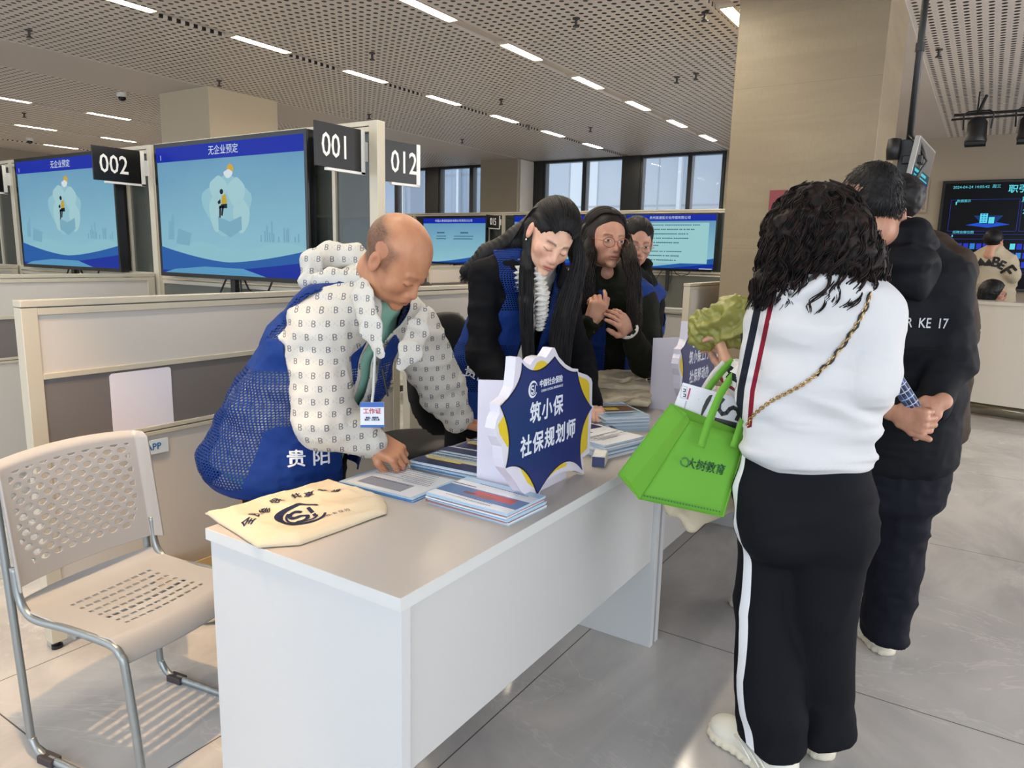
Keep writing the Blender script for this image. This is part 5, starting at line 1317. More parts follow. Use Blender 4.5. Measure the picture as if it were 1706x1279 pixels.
    C+=locks(420,[w((-.06,-.01,.06)),A(968,425,2.76),A(956,470,2.75),A(938,530,2.73),A(930,622,2.72)],[.012,.020,.034,.046,.040],[.01,.02,.022,.022,.015],seed=2)
    C+=locks(160,[w((.0,-.03,.13)),w((.05,-.06,.08)),A(868,405,2.82),A(820,428,2.92),A(770,460,2.98)],[.03,.05,.04,.03,.012],[.02,.03,.02,.02,.01],seed=3)
    C2=cap_strands(HM,1.03,(0,-.022,.045),(.088,.105,.096),'back',420,11)
    O.append(tubes('hair_strands',C,[.0014]*len(C),HAIR,t)); O.append(tubes('combed_hair',C2,[.0012]*len(C2),HAIR,t))
    O.append(MB().lathe([(.001,.004),(.004,0),(.001,-.004)],mat('earring','e8e2da',.15,.3),10,tuple(w((.086,.006,-.035)))).build('earring',t,smooth=True))
    O+=legs(t,(2.56,1.82),(-.2,-1,0)); off(O,t); return t
long_hair_woman()
def curly_glasses_woman():
    t=person('woman in glasses with long wavy dark hair and raised hands, blue vest over dark shirt',(3.25,1.80,0))
    fw=nz((-.62,-.78,-.10)); up=nz((0,-.09,1)); HM=mat4(V3(3.02,1.465,1.492),nz(np.cross(fw,up)),fw,up); sc=1.0
    Fh,S_,At=head('h',HM,None,t,sc=1.06,fat=.006,eyes='open',neck=(0,-.05,-.17),brow=.75,neckr=.046,ridge_=.4)
    parts=[field_part(Fh,S_,At)]
    R=V3(-.72,.69,0); W_=V3(-.69,-.72,0)
    TO=Torso([(A(998,680,3.90),R*.19,W_*.14),(A(1003,610,3.74),R*.185,W_*.13),(A(1008,530,3.58),R*.185,W_*.12),(A(1012,485,3.46),R*.165,W_*.09),(A(1012,462,3.42),R*.10,W_*.07),(A(1010,450,3.36),R*.055,W_*.06)])
    RS,RE,RW=A(962,505,3.38),A(935,590,3.30),A(988,535,3.14); LS,LE,LW=A(1070,510,3.48),A(1075,605,3.40),A(1048,552,3.20)
    core=Field((2.7,1.1,.05),(3.9,2.4,1.5),.014); core.loft([(c,r*.8,w_*.8) for c,r,w_ in TO.secs],.04); core.chain([RS,RE,RW],[.04,.036,.028]); core.chain([LS,LE,LW],[.04,.036,.028])
    for x_ in (3.34,3.50): core.chain([(x_,1.90,.85),(x_,1.90,.45),(x_,1.85,.08)],[.08,.06,.045])
    parts.append(field_part(core))
    d=nz(A(1000,492,3.12)-RW); parts.append(field_part(hand_field(None,per=[(.3,.5,.3),(.9,1.1,.6),(1.0,1.2,.7),(1.1,1.2,.7)],side=-1,thumb=(.8,.5,-.3),fat=1.05),hmat(RW,d,(-.6,-.75,.1),.98)))
    d=nz(A(1020,518,3.10)-LW); parts.append(field_part(hand_field(None,per=[(.2,.4,.2),(.35,.4,.3),(.45,.5,.3),(.5,.6,.3)],side=1,spread=.10,thumb=(.75,.65,-.2),fat=1.05),hmat(LW,d+V3(0,0,.05),(-.55,-.75,.35),.98)))
    O=[body(t,SKC,parts)]
    sh=mat('shirt_dark','15180f',.7)
    O.append(standing(t,TO,[RS,RE,RW],[LS,LE,LW],sh,res=.009,folds=cloth_folds(.009,31),ra=(.078,.068,.044),name='shirt',neckcut=(A(1012,455,3.3),A(1010,440,3.2),.05)))
    mt=MB(); d=nz(LW-LE); e1=nz(np.cross(d,(0,0,1))); e2=np.cross(d,e1)
    O.append(mt.tube([LW+d*.012+.038*(e1*math.cos(a)+e2*math.sin(a)) for a in np.linspace(0,2*PI,20,endpoint=False)],.009,mat('cuff_white','cfcac2',.7),8,closed=True).build('white_cuff',t,smooth=True))
    O.append(MB().lathe([(.007,0),(.007,.003)],mat('button_bronze','6f6452',.4,.5),12,tuple(RW+nz(RE-RW)*.03+V3(-.02,-.04,.0))).build('button',t))
    VM=vest_mat('vest_blue_mesh','x'); O.append(vested(t,TO,[RS,RE,RW],[LS,LE,LW],VM,.022,.055,.70,.10,(.99,1.30),seed=17))
    w=lambda p: HM[:3,:3]@(V3(p)*1.06)+HM[:3,3]
    H=Field((2.6,1.0,.95),(3.8,2.2,1.75),.007)
    H.ell(w((0,-.03,.035)),(.092,.11,.098),.0,R=HM[:3,:3].T); H.ell(w((0,.098,-.03)),(.068,.085,.108),.022,R=HM[:3,:3].T,sub=True)
    H.chain([w((.075,-.02,.02)),A(978,420,3.30),A(972,470,3.28),A(978,510,3.28)],[.04,.045,.04,.025],.03)
    H.chain([w((-.07,-.01,.02)),A(1050,440,3.26),A(1056,490,3.24),A(1058,545,3.22)],[.03,.03,.032,.018],.03)
    H.chain([w((0,-.08,-.02)),A(1000,450,3.42)],[.08,.08],.03)
    O.append(H.mesh('hair',HAIR2,t,disp=None))
    C=locks(260,[w((.05,.0,.09)),w((.085,-.0,.02)),A(975,430,3.24),A(972,480,3.22),A(985,530,3.22)],[.02,.03,.035,.035,.025],[.015,.02,.02,.02,.015],seed=5,wav=.010)
    C+=locks(260,[w((-.03,.02,.105)),w((-.078,.01,.03)),A(1052,430,3.22),A(1057,480,3.20),A(1057,560,3.20)],[.015,.02,.022,.025,.02],[.015,.02,.02,.02,.015],seed=6,wav=.010)
    for c in C: c+=V3(CR)[None]*(.007*np.sin(np.linspace(0,22,len(c))+c[0,0]*900))[:,None]
    C2=cap_strands(HM,1.06,(0,-.03,.035),(.092,.11,.098),'part',460,12)
    O.append(tubes('parted_hair',C2,[.0014]*len(C2),HAIR2,t)); O.append(tubes('hair_strands',C,[.0018]*len(C),HAIR2,t)); O.append(glasses(HM,1.06,t,mat('glasses_rim','8f5548',.3,.5),.0225))
    O+=legs(t,(3.42,1.92),(-.6,-.8,0)); off(O,t); return t
curly_glasses_woman()
def hidden_woman():
    t=person('woman with tied dark hair and glasses behind the others, hands clasped',(3.80,2.05,0))
    fw=nz((-.80,-.60,-.22)); up=nz((0,-.1,1)); c=A(1060,405,3.80); HM=mat4(c,nz(np.cross(fw,up)),fw,nz(np.cross(np.cross(fw,up),fw)))
    Fh,S_,At=head('h',HM,None,t,sc=.98,eyes='open',neck=(0,-.05,-.17),brow=.75,neckr=.045,ridge_=.4); parts=[field_part(Fh,S_,At)]
    R=V3(-.9,.4,0); W_=V3(-.4,-.9,0)
    TO=Torso([(A(1056,690,4.34),R*.17,W_*.13),(A(1046,610,4.12),R*.175,W_*.13),(A(1052,540,4.02),R*.18,W_*.12),(A(1056,490,3.99),R*.155,W_*.09),(A(1058,465,3.96),R*.09,W_*.07),(A(1060,452,3.94),R*.05,W_*.055)])
    RS,RE,RW=A(1016,505,4.0),A(1014,590,3.95),A(1036,598,3.74); LS,LE,LW=A(1082,505,4.03),A(1086,585,3.96),A(1073,582,3.76)
    core=Field((3.1,1.1,.05),(4.4,2.6,1.5),.014); core.loft([(c_,r*.8,w_*.8) for c_,r,w_ in TO.secs],.04); core.chain([RS,RE,RW],[.04,.036,.028]); core.chain([LS,LE,LW],[.04,.036,.028])
    for x_ in (3.87,4.03): core.chain([(x_,2.10,.85),(x_,2.10,.45),(x_,2.10,.08)],[.08,.06,.045])
    parts.append(field_part(core))
    d=nz(A(1050,612,3.70)-LW); parts.append(field_part(hand_field((.5,.5,.3),side=1,fat=1.05),hmat(LW,d,(-.6,-.75,.3),1.0)))
    d=nz(A(1062,590,3.72)-RW); parts.append(field_part(hand_field((.5,.7,.4),side=-1,fat=1.05),hmat(RW+V3(0,0,-.01),d,(-.6,-.75,.1),.95)))
    O=[body(t,SKC,parts)]; ct=mat('coat_black','0a0b10',.7)
    O.append(standing(t,TO,[RS,RE,RW],[LS,LE,LW],ct,res=.010,folds=cloth_folds(.009,41),ra=(.075,.068,.045),name='coat'))
    VM=vest_mat('vest_blue_mesh','x'); O.append(vested(t,TO,[RS,RE,RW],[LS,LE,LW],VM,.022,.035,.70,.10,(.99,1.30),seed=19))
    w=lambda p: HM[:3,:3]@(V3(p)*.98)+HM[:3,3]
    H=Field(c-.28,c+.28,.006); H.ell(w((0,-.03,.04)),(.086,.102,.092),.0,R=HM[:3,:3].T); H.ell(w((0,.095,-.035)),(.066,.085,.105),.02,R=HM[:3,:3].T,sub=True)
    H.ell(w((0,-.11,.03)),(.045,.04,.05),.02); O.append(H.mesh('hair',HAIR,t,disp=None))
    C2=cap_strands(HM,.98,(0,-.03,.04),(.086,.102,.092),'back',380,13); O.append(tubes('combed_hair',C2,[.0012]*len(C2),HAIR,t))
    sc_=Field(c-.35,c+.3,.007); sc_.chain([A(1040,462,3.82),A(1058,455,3.74),A(1075,470,3.80),A(1077,440,3.86)],[.035,.035,.04,.03],.02); O.append(sc_.mesh('dark_scarf',mat('scarf_dark','0d120e',.8),t,disp=cloth_folds(.008,2,(20,20,20))))
    O.append(glasses(HM,.98,t,mat('glasses_rim2','7d7f74',.3,.4),.021)); O+=legs(t,(3.95,2.10),(-.4,-1,0)); off(O,t)
hidden_woman()
# ------------------------------------------------------------ man in the black jacket, and the one beyond him
def black_jacket_man():
    t=person('man seen from behind in a black hooded jacket, hands clasped behind his back',(2.87,.35,0))
    fw=nz((.80,.45,-.42)); up=nz((.35,.2,.9)); c=A(1448,352,2.62); HM=mat4(c,nz(np.cross(fw,up)),fw,nz(np.cross(np.cross(fw,up),fw)))
    Fh,S_,At=head('h',HM,None,t,sc=1.16,neckw=A(1478,396,2.68),brow=.6,neckr=.054); parts=[field_part(Fh,S_,At)]
    R=V3(.30,-.95,0); W_=V3(.95,.30,0)
    TO=Torso([(A(1500,760,2.80),R*.19,W_*.14),(A(1500,660,2.76),R*.185,W_*.14),(A(1500,560,2.72),R*.20,W_*.14),(A(1496,470,2.70),R*.19,W_*.12),(A(1486,418,2.68),R*.12,W_*.09),(A(1480,390,2.68),R*.075,W_*.075)])
    RS,RE,RW=A(1566,468,2.72),A(1582,600,2.66),A(1552,680,2.54); LS,LE,LW=A(1418,465,2.75),A(1440,620,2.70),A(1508,682,2.54)
    core=Field((2.2,-.5,.05),(3.3,1.2,1.6),.014); core.loft([(c_,r*.8,w_*.8) for c_,r,w_ in TO.secs],.04); core.chain([RS,RE,RW],[.045,.04,.03]); core.chain([LS,LE,LW],[.045,.04,.03])
    parts.append(field_part(core))
    vr=VR(1530,690); tc=TOC(1530,690)
    d=nz(-vr*.75+V3(0,0,-.55)+tc*.25); parts.append(field_part(hand_field(None,per=[(.9,1.1,.6),(1.0,1.1,.6),(1.0,1.1,.6),(1.1,1.1,.6)],side=1,fat=1.12,thumb=(.7,.5,-.4)),hmat(A(1556,676,2.50),d,tc+V3(0,0,.45),.92)))
    d=nz(vr*.80+V3(0,0,-.10)+tc*.30); parts.append(field_part(hand_field(None,per=[(1.1,1.0,.6),(1.1,1.0,.6),(1.2,1.0,.6),(1.2,1.0,.6)],side=-1,fat=1.12,thumb=(.85,.45,.10),thumb2=(.95,.1,.0)),hmat(A(1497,690,2.47),d,tc+V3(0,0,-.15),.92)))
    O=[body(t,SKC,parts)]
    jm=mat('jacket_black','101218',.72); 
    O.append(standing(t,TO,[RS,RE,RW],[LS,LE,LW],jm,res=.008,folds=cloth_folds(.008,51,(8,8,9)),ra=(.082,.074,.048),cuff=.034)); jk=O[-1]
    hd=Field((2.2,-.4,1.1),(3.2,1.0,1.75),.007)
    hd.chain([A(1430,432,2.62),A(1470,395,2.60),A(1525,388,2.62),A(1556,425,2.68)],[.035,.045,.045,.03],.03)
    hd.chain([A(1450,430,2.58),A(1500,465,2.56),A(1530,478,2.56),A(1548,455,2.60)],[.03,.035,.032,.025],.04); hd.ell(A(1505,435,2.58),(.10,.10,.05),.03)
    O.append(hd.mesh('hood',jm,t,disp=cloth_folds(.008,8,(14,14,14))))
    ltr=mat('jacket_lettering','c9cbd0',.5)
    O.append(wrap_text('jacket_lettering','R  KE  17',.044,ltr,jk,A(1543,547,2.4),VR(1538,547),(0,0,1),TOC(1538,547),t,sx=.68,lift=.004,bold=.0004))
    sm=MB().tube([A(1502,580,2.555),A(1535,582,2.553),A(1566,582,2.56)],.0025,jm,6).build('yoke_seam',t); O.append(sm)
    # trousers
    tr=Field((2.3,-.4,.02),(3.3,1.1,1.0),.009)
    hp=A(1490,790,2.80); tr.loft([(hp+V3(0,0,.08),R*.17,W_*.12),(hp+V3(0,0,-.08),R*.175,W_*.13)],.04)
    tr.chain([A(1500,830,2.80),A(1487,960,2.80),A(1474,1058,2.79)],[.105,.088,.080],.02); tr.chain([A(1430,830,2.85),V3(2.84,.45,.45),V3(2.84,.56,.10)],[.105,.085,.078],.02)
    tr.cone(A(1474,1058,2.79),A(1474,1058,2.79)*V3(1,1,0),.082,.085,.01); tr.cone(V3(2.84,.56,.10),V3(2.84,.56,0),.08,.082,.01); tr.rbox((2.8,.35,-.2),(.8,.8,.27),.001,.002,sub=True)
    O.append(tr.mesh('trousers',mat('trousers_navy','0f111c',.75),t,disp=lambda P: cloth_folds(.013,14,(6,6,7))(P)+.008*sstep(-P[:,2],-.22,-.1)*ridge(P*V3(8,8,20),3)))
    for h,to in ((V3(2.80,.145,0),V3(3.00,.30,0)),(V3(2.83,.46,0),V3(2.88,.745,0))):
        e=bpy.data.objects.new('sneaker',None); COL.objects.link(e); e.parent=t; shoe('sneaker',h,to,SHOE,e,SOLE,H=.075,Wd=.047); O.append(e)
    w=lambda p: HM[:3,:3]@(V3(p)*1.16)+HM[:3,3]
    H=Field(c-.3,c+.3,.006); H.ell(w((0,-.03,.045)),(.084,.100,.088),.0,R=HM[:3,:3].T); H.ell(w((0,-.055,-.01)),(.074,.065,.06),.02,R=HM[:3,:3].T)
    H.ell(w((0,.10,-.05)),(.075,.075,.11),.012,R=HM[:3,:3].T,sub=True); H.ell(w((-.085,.0,-.015)),(.03,.03,.042),.006,R=HM[:3,:3].T,sub=True); H.ell(w((.085,.0,-.015)),(.03,.03,.042),.006,R=HM[:3,:3].T,sub=True)
    O.append(H.mesh('hair',HAIR,t,disp=lambda P:.002*(ridge(P*90,3)-.4)))
    rs=np.random.RandomState(9); N=normals(H.P,H.F); C=[]
    for i in rs.choice(len(H.P),3200):
        p=H.P[i]; n=N[i]; L=.012+.010*rs.rand(); dr=nz(n*.55+nz(V3(0,0,-.5)+HM[:3,1]*.6)*.9+rs.randn(3)*.12); C.append(p+np.outer(np.linspace(-.2,1,5)*L,dr))
    O.append(tubes('short_hair',C,[.0011]*len(C),HAIR,t,n=3))
    off(O,t); return t
black_jacket_man()
def far_man():
    t=person('person in a brown coat almost hidden beyond the man in black',(3.55,.30,0))
    c=A(1483,352,3.25); fw=nz((.6,.75,-.3)); HM=orient(c,fw,(0,0,1)); Fh,S_,At=head('h',HM,None,t,neck=(0,-.05,-.17)); parts=[field_part(Fh,S_,At)]
    R=V3(.35,-.93,0); W_=V3(.93,.35,0)
    TO=Torso([(A(1535,720,3.4),R*.18,W_*.13),(A(1535,560,3.38),R*.19,W_*.13),(A(1540,460,3.36),R*.17,W_*.11),(A(1525,425,3.34),R*.12,W_*.08),(A(1500,400,3.32),R*.06,W_*.06)])
    RS,RE,RW=A(1584,448,3.30),A(1592,540,3.30),A(1570,600,3.30); LS,LE,LW=A(1480,460,3.4),A(1470,560,3.3),A(1470,600,3.2)
    core=Field((2.9,-.4,.05),(4.0,1.3,1.6),.014); core.loft([(c_,r*.8,w_*.8) for c_,r,w_ in TO.secs],.04); core.chain([RS,RE,RW],[.04,.036,.028]); core.chain([LS,LE,LW],[.04,.036,.028]); parts.append(field_part(core))
    for wr,el,sd in ((RW,RE,1),(LW,LE,-1)): parts.append(field_part(hand_field((.5,.5,.3),side=sd,res=.004),hmat(wr,nz(wr-el),(0,-.3,1),1)))
    O=[body(t,SKC,parts)]; O.append(standing(t,TO,[RS,RE,RW],[LS,LE,LW],mat('coat_brown','3b2f26',.7),res=.011,ra=(.082,.075,.05),name='coat'))
    H=Field(c-.25,c+.25,.007); H.ell(c-fw*.03+V3(0,0,.04),(.088,.10,.09),.0,R=HM[:3,:3].T); H.ell(c+fw*.10-V3(0,0,.03),(.07,.08,.1),.012,R=HM[:3,:3].T,sub=True); O.append(H.mesh('hair',HAIR,t,disp=lambda P:.003*ridge(P*60,2)))
    O+=legs(t,(3.52,.33),W_); off(O,t)
far_man()
# ------------------------------------------------------------ reception staff
def back_staff():
    t=person('standing person seen from behind in a cream jacket with bold black lettering, behind reception',(10.4,-.02,0))
    c=A(1657,402,10.25); HM=orient(c,(.8,-.55,-.1),(0,0,1)); Fh,S_,At=head('h',HM,None,t,neck=(0,-.05,-.17),res=.005); parts=[field_part(Fh,S_,At)]
    R=V3(.05,-1,0); W_=V3(1,.05,0)
    TO=Torso([(A(1650,520,10.3),R*.25,W_*.15),(A(1650,470,10.3),R*.25,W_*.16),(A(1652,435,10.3),R*.24,W_*.14),(A(1655,422,10.3),R*.16,W_*.09),(A(1657,413,10.3),R*.07,W_*.07)])
    RS,RE,RW=A(1678,438,10.3),A(1685,458,10.2),A(1672,468,10.5); LS,LE,LW=A(1628,438,10.3),A(1612,475,10.3),A(1625,490,10.6)
    core=Field(c-V3(.7,.9,1.6),c+V3(.9,.8,.2),.025); core.loft([(c_,r*.8,w_*.8) for c_,r,w_ in TO.secs],.04); core.chain([RS,RE,RW],[.04,.036,.03]); core.chain([LS,LE,LW],[.04,.036,.03])
    for s in (-1,1): core.chain([V3(10.4,-.02+.1*s,.95),V3(10.4,-.02+.1*s,.05)],[.1,.06])
    parts.append(field_part(core)); O=[body(t,SKC,parts)]
    jm=mat('jacket_cream','b5a992',.7); O.append(standing(t,TO,[RS,RE,RW],[LS,LE,LW],jm,res=.014,ra=(.10,.09,.06))); jk=O[-1]
    ink=mat('jacket_ink','0c0b0d',.6)
    for s_,u,v,sz,rot in (('SK',1617,438,.15,.5),('▲',1634,437,.10,.2),('▲',1647,438,.09,0),('B',1659,437,.15,-.15),('E',1669,442,.13,-.4),('F',1679,452,.20,-.9)):
        xr=V3(0,-1,0)*math.cos(rot)+V3(0,0,1)*math.sin(rot); yr=V3(0,0,1)*math.cos(rot)+V3(0,1,0)*math.sin(rot)
        O.append(wrap_text('jacket_lettering',s_,sz,ink,jk,A(u,v,9.9),xr,yr,(-1,0,0),t,lift=.006,bold=.006))
    H=Field(c-.25,c+.25,.01); H.ell(c+V3(-.03,.02,.04),(.095,.10,.10),.0); H.ell(c+HM[:3,1]*.11-V3(0,0,.03),(.07,.07,.09),.012,sub=True); O.append(H.mesh('hair',HAIR,t))
    O.append(legs(t,(10.4,-.02),W_,shoes=False,res=.03)[0]); off(O,t)
    t=person('seated receptionist with a black bob and dark glasses, head just above the counter',(9.45,-.08,0))
    c=A(1657,487,9.25); HM=orient(c,(-.15,-.98,-.12),(0,0,1)); Fh,S_,At=head('h',HM,None,t,neck=(0,-.05,-.17),res=.004,eyes='open'); parts=[field_part(Fh,S_,At)]
    b=c-V3(0,0,.25); TO=Torso([(b-V3(0,0,.45),V3(-.17,0,0),V3(0,-.12,0)),(b-V3(0,0,.1),V3(-.19,0,0),V3(0,-.12,0)),(b,V3(-.15,0,0),V3(0,-.09,0)),(b+V3(0,0,.08),V3(-.05,0,0),V3(0,-.05,0))])
    core=Field(b-V3(.5,.7,.7),b+V3(.5,.5,.3),.02); core.loft(TO.secs,.04); core.chain([b-V3(.1,0,.5),b-V3(.1,.45,.5),b-V3(.1,.45,.75)],[.08,.06,.05]); parts.append(field_part(core)); O=[body(t,SKC,parts)]
    RS=b+V3(-.17,0,-.05); LS=b+V3(.17,0,-.05); O.append(standing(t,TO,[RS,RS+V3(-.04,-.05,-.25),RS+V3(0,-.25,-.28)],[LS,LS+V3(.04,-.05,-.25),LS+V3(0,-.25,-.28)],mat('blouse_dark','17171c',.7),res=.014,name='blouse'))
    H=Field(c-V3(.25,.25,.35),c+.25,.008); H.ell(c+V3(0,.025,.04),(.10,.115,.10),.0); H.chain([c+V3(-.02,.05,0),c+V3(-.02,.09,-.13)],[.10,.085],.03); H.ell(c+V3(0,-.10,-.03),(.075,.08,.1),.012,sub=True); O.append(H.mesh('hair',HAIR,t,disp=lambda P:.004*ridge(P*50,2)))
    O.append(glasses(HM,1.0,t,bk,.022)); off(O,t)
back_staff()
office_chair('black office chair behind the bald man face, far behind the partition',(5.4,4.65,0),2.6)
office_chair('black office chair behind the hidden woman at the far desk',(7.9,3.35,0),2.2)
office_chair('black office chair between the bald man and the long-haired woman, low behind them',(2.65,2.28,0),3.0)
# ------------------------------------------------------------ things on the desks
TZ=.7502
def si_logo(parent,M,r,m,flip=False):
    "round social-insurance emblem: ring, S curve and bar"
    mb=MB(); n=40
    def P(x,y,z=.0004): return M@Vector((x,y,z))
    def band(f,w,a,b,n=24):
        vs=[]; fs=[]
        for i in range(n+1):
            t=a+(b-a)*i/n; x,y=f(t); x2,y2=f(t+.01); d=Vector((x2-x,y2-y)).normalized(); q=Vector((-d.y,d.x))*(w(i/n) if callable(w) else w)
            vs+=[P(x+q.x,y+q.y),P(x-q.x,y-q.y)]
        for i in range(n): fs.append((2*i,2*i+1,2*i+3,2*i+2))
        mb.add(vs,fs,m)
    band(lambda t:(r*.92*math.cos(t),r*.92*math.sin(t)),lambda q:r*(.05+.12*math.sin(q*PI)),.35,.35+2*PI*.86,40)
    band(lambda t:(r*.62*math.cos(t),r*.62*math.sin(t)),r*.05,2.2,5.6,24)
    band(lambda t:(-.14*r+r*.27*math.cos(t),r*.22+r*.22*math.sin(t)),r*.085,.35,4.71,20)
    band(lambda t:(-.14*r+r*.27*math.cos(-t),-r*.22+r*.22*math.sin(-t)),r*.085,-1.57,2.75,20)
    mb.poly([P(r*.30,-r*.42),P(r*.46,-r*.42),P(r*.56,r*.45),P(r*.40,r*.45)],m)
    return mb.build('emblem',parent)
wh_b=mat('board_white','d5d2e0',.35); blue_b=mat('board_blue','0e2468',.35); yel=mat('board_yellow','d8bc2c',.35); blk=mat('board_outline','0a0d22',.35); tx_w=mat('board_text','dfe3ee',.4)
def placard(label,dx,dy,lines):
    t=thing('star_placard',label,'sign',(1.62+dx,.97+dy,TZ))
    def Q(u,v): p=at(u,v,y=.97); return Vector((p.x-1.62,p.z-TZ))
    def Z(*pts): return [Vector((q.x,max(q.y,.002))) for q in (Q(780+x_/4.409,560+y_/4.409) for x_,y_ in pts)]
    def slab(pts,y0,y1,m,name): return MB().poly([(p.x,y0,p.y) for p in pts],m,(0,y1-y0,0)).build(name,t)
    slab(Z((345,155),(375,152),(410,190),(450,212),(470,180),(490,158),(530,145),(565,158),(585,130),(612,85),(630,83),(660,150),(710,205),(760,235),(803,240),(805,262),(870,285),(900,310),(908,340),(905,500),(920,518),(905,545),(900,620),(885,855),(835,890),(848,1012),(780,985),(700,992),(610,1030),(555,1080),(515,1160),(490,1215),(450,1185),(385,1140),(335,1060),(275,985),(262,965),(250,900),(240,810),(205,740),(190,680),(205,610),(228,560),(225,500),(290,450),(325,370),(338,250)),-.002,.028,wh_b,'white_board')
    for q in (((470,250),(500,195),(530,178),(560,185),(582,205),(600,240)),((785,285),(870,320),(885,350),(885,530),(800,500)),((893,540),(880,560),(868,820),(810,880),(780,700)),((570,1045),(600,940),(720,930),(715,950),(640,985)),((375,960),(385,985),(430,1075),(475,1110),(500,1090),(480,960)),((255,585),(215,650),(225,715),(285,815),(330,700))):
        MB().poly([(p.x,-.0026,p.y) for p in Z(*q)],yel,(0,.0005,0)).build('yellow_scallop',t)
    tips=Z((388,192),(630,146),(796,258),(904,522),(832,984),(500,1166),(268,968),(228,512)); mids=Z((500,248),(712,238),(836,410),(824,730),(690,930),(400,985),(290,740),(352,352))
    ctr=sum(tips,Vector((0,0)))/8
    def star(g):
        out=[]
        for i in range(8):
            a,b,c=tips[i],tips[(i+1)%8],mids[i]; c=2*c-(a+b)/2; sh=lambda p:p+(ctr-p).normalized()*g
            for k in range(12): q=k/12; out.append(sh(a*(1-q)**2+2*c*q*(1-q)+b*q*q))
        return out
    MB().poly([(p.x,-.0033,p.y) for p in star(0)],blk,(0,.0006,0)).build('black_outline',t)
    MB().poly([(p.x,-.0038,p.y) for p in star(.0045)],blue_b,(0,.0005,0)).build('blue_face',t)
    # wing and foot
    w0=Q(806,668); MB().poly([(0,.0285,0),(0,.19,0),(0,.19,.315),(0,.0285,.33)],wh_b,(.006,0,0)).build('side_wing',t)
    boxo('base_strut',(.0065,.0285,0),(.24,.036,.05),wh_b,t)
    def fr2(u,v,a=0):
        p=Q(u,v); return frame((p.x,-.0042,p.y),(math.cos(a),0,math.sin(a)),(-math.sin(a),0,math.cos(a)))
    si_logo(t,fr2(886,648),.022,tx_w)
    text('small_lettering','中国社会保险',.0215,tx_w,t,fr2(916.5,635),.0002,bold=.0004,sx=.98); text('small_lettering','CHINA SOCIAL INSURANCE',.0098,tx_w,t,fr2(918,646),.0002,sx=.98)
    for s_,u,v,sz,sx_ in lines: text('big_lettering',s_,sz,tx_w,t,fr2(u,v),.0002,bold=.0014,sx=sx_,sp=1.16)
    return t
placard('star-shaped blue placard with white lettering on the nearest desk',0,0,[('筑小保',909.3,682.5,.060,.95),('社保规划师',913.5,730,.060,.95)])
placard('second blue star placard, partly hidden by the green bag',1.385,.045,[('筑小保上门',909.3,682.5,.060,.80),('社保移动办',913.5,730,.060,.80)])
# paper goods
def sheet_mat(name,base,*stripes):
    return mat(name,base,.35)
pw=mat('paper_white','d9dbe0',.45); pb=mat('paper_blue','3f7fb8',.35); pd=mat('paper_navy','27315f',.3); pl=mat('paper_pale','a9c4da',.35); ink=mat('paper_ink','4b5262',.5); red=mat('paper_red','b8483c',.4); yl=mat('paper_yellow','c9b24a',.4)
def stack(label,cat,name,c,ux,w,h,n,th,edge,art,grp=None,jit=.004,seed=0,z0=TZ):
    "pile of sheets: each sheet its own part; art draws the top sheet (local 0..1)"
    rs=random.Random(seed); ux=Vector((ux[0],ux[1],0)).normalized(); uy=Vector((-ux.y,ux.x,0))
    t=thing(name,label,cat,(c[0],c[1],z0),0,grp); M=Matrix(((ux.x,uy.x,0,0),(ux.y,uy.y,0,0),(0,0,1,0),(0,0,0,1)))
    for i in range(n):
        a,b=(rs.uniform(-jit,jit),rs.uniform(-jit,jit)) if i<n-1 else (0,0); rr=Matrix.Rotation(rs.uniform(-.02,.02) if i<n-1 else 0,4,'Z')
        o=boxo('sheet',(-w/2+a,-h/2+b,i*th),(w/2+a,h/2+b,(i+1)*th-.0002),edge[i%len(edge)],t,M=M@rr)
    mb=MB(); k=0
    for m,pts in art:
        k+=1; mb.poly([M@Vector(((x_-.5)*w,(y_-.5)*h,n*th+.0001*k)) for x_,y_ in pts],m)
    mb.build('print',t); return t,M,n*th
def R4(a,b,c,d): return [(a,b),(c,b),(c,d),(a,d)]
def textlines(x0,x1,y0,y1,n,m,rs,h=.35,gap=.25):
    out=[]; dy=(y1-y0)/n
    for i in range(n):
        y=y1-dy*(i+1); x=x0; e=x0+(x1-x0)*(1 if rs.random()>gap else rs.uniform(.4,.9))
        while x<e:
            d=rs.uniform(.012,.03); out.append((m,R4(x,y,min(x+d,e),y+dy*h))); x+=d+.006
    return out
rs=random.Random(4)
a4=at(663,797,z=.76); 
art=[(pw,R4(.05,.04,.95,.96)),(mat('paper_photo','8d93a0',.4),R4(.25,.55,.85,.86))]+textlines(.12,.88,.08,.50,11,ink,rs)+textlines(.12,.88,.88,.94,1,ink,rs)
stack('stack of blue-bordered printed sheets under the bald man fingers','papers','paper_stack',(1.515,1.362),(-.02,1),.272,.205,4,.0022,[pb,pl],art,seed=1)
def leaf(seed):
    rs=random.Random(seed)
    return [(pd,R4(0,0,1,1)),(pl,R4(.03,.30,.97,.62)),(pl,R4(.03,.66,.97,.74))]+textlines(.08,.92,.34,.58,4,ink,rs,.45)+[(yl,R4(.15,.10,.6,.17)),(yl,R4(.10,.20,.8,.25)),(mat('paper_orange','c98f6a',.4),R4(.72,.80,.92,.94))]+textlines(.1,.6,.80,.92,2,pw,rs,.4)
stack('fanned stack of navy and pale blue leaflets beside the star placard','leaflets','leaflet_stack',(1.755,1.295),(.05,-1),.285,.20,8,.0035,[pw,pl,pb],leaf(2),jit=.007,seed=2)
stack('navy leaflets behind the fanned stack, by the bald man left hand','leaflets','leaflet_stack',(2.03,1.375),(.1,-1),.20,.20,3,.003,[pd,pl],leaf(3),jit=.006,seed=3)
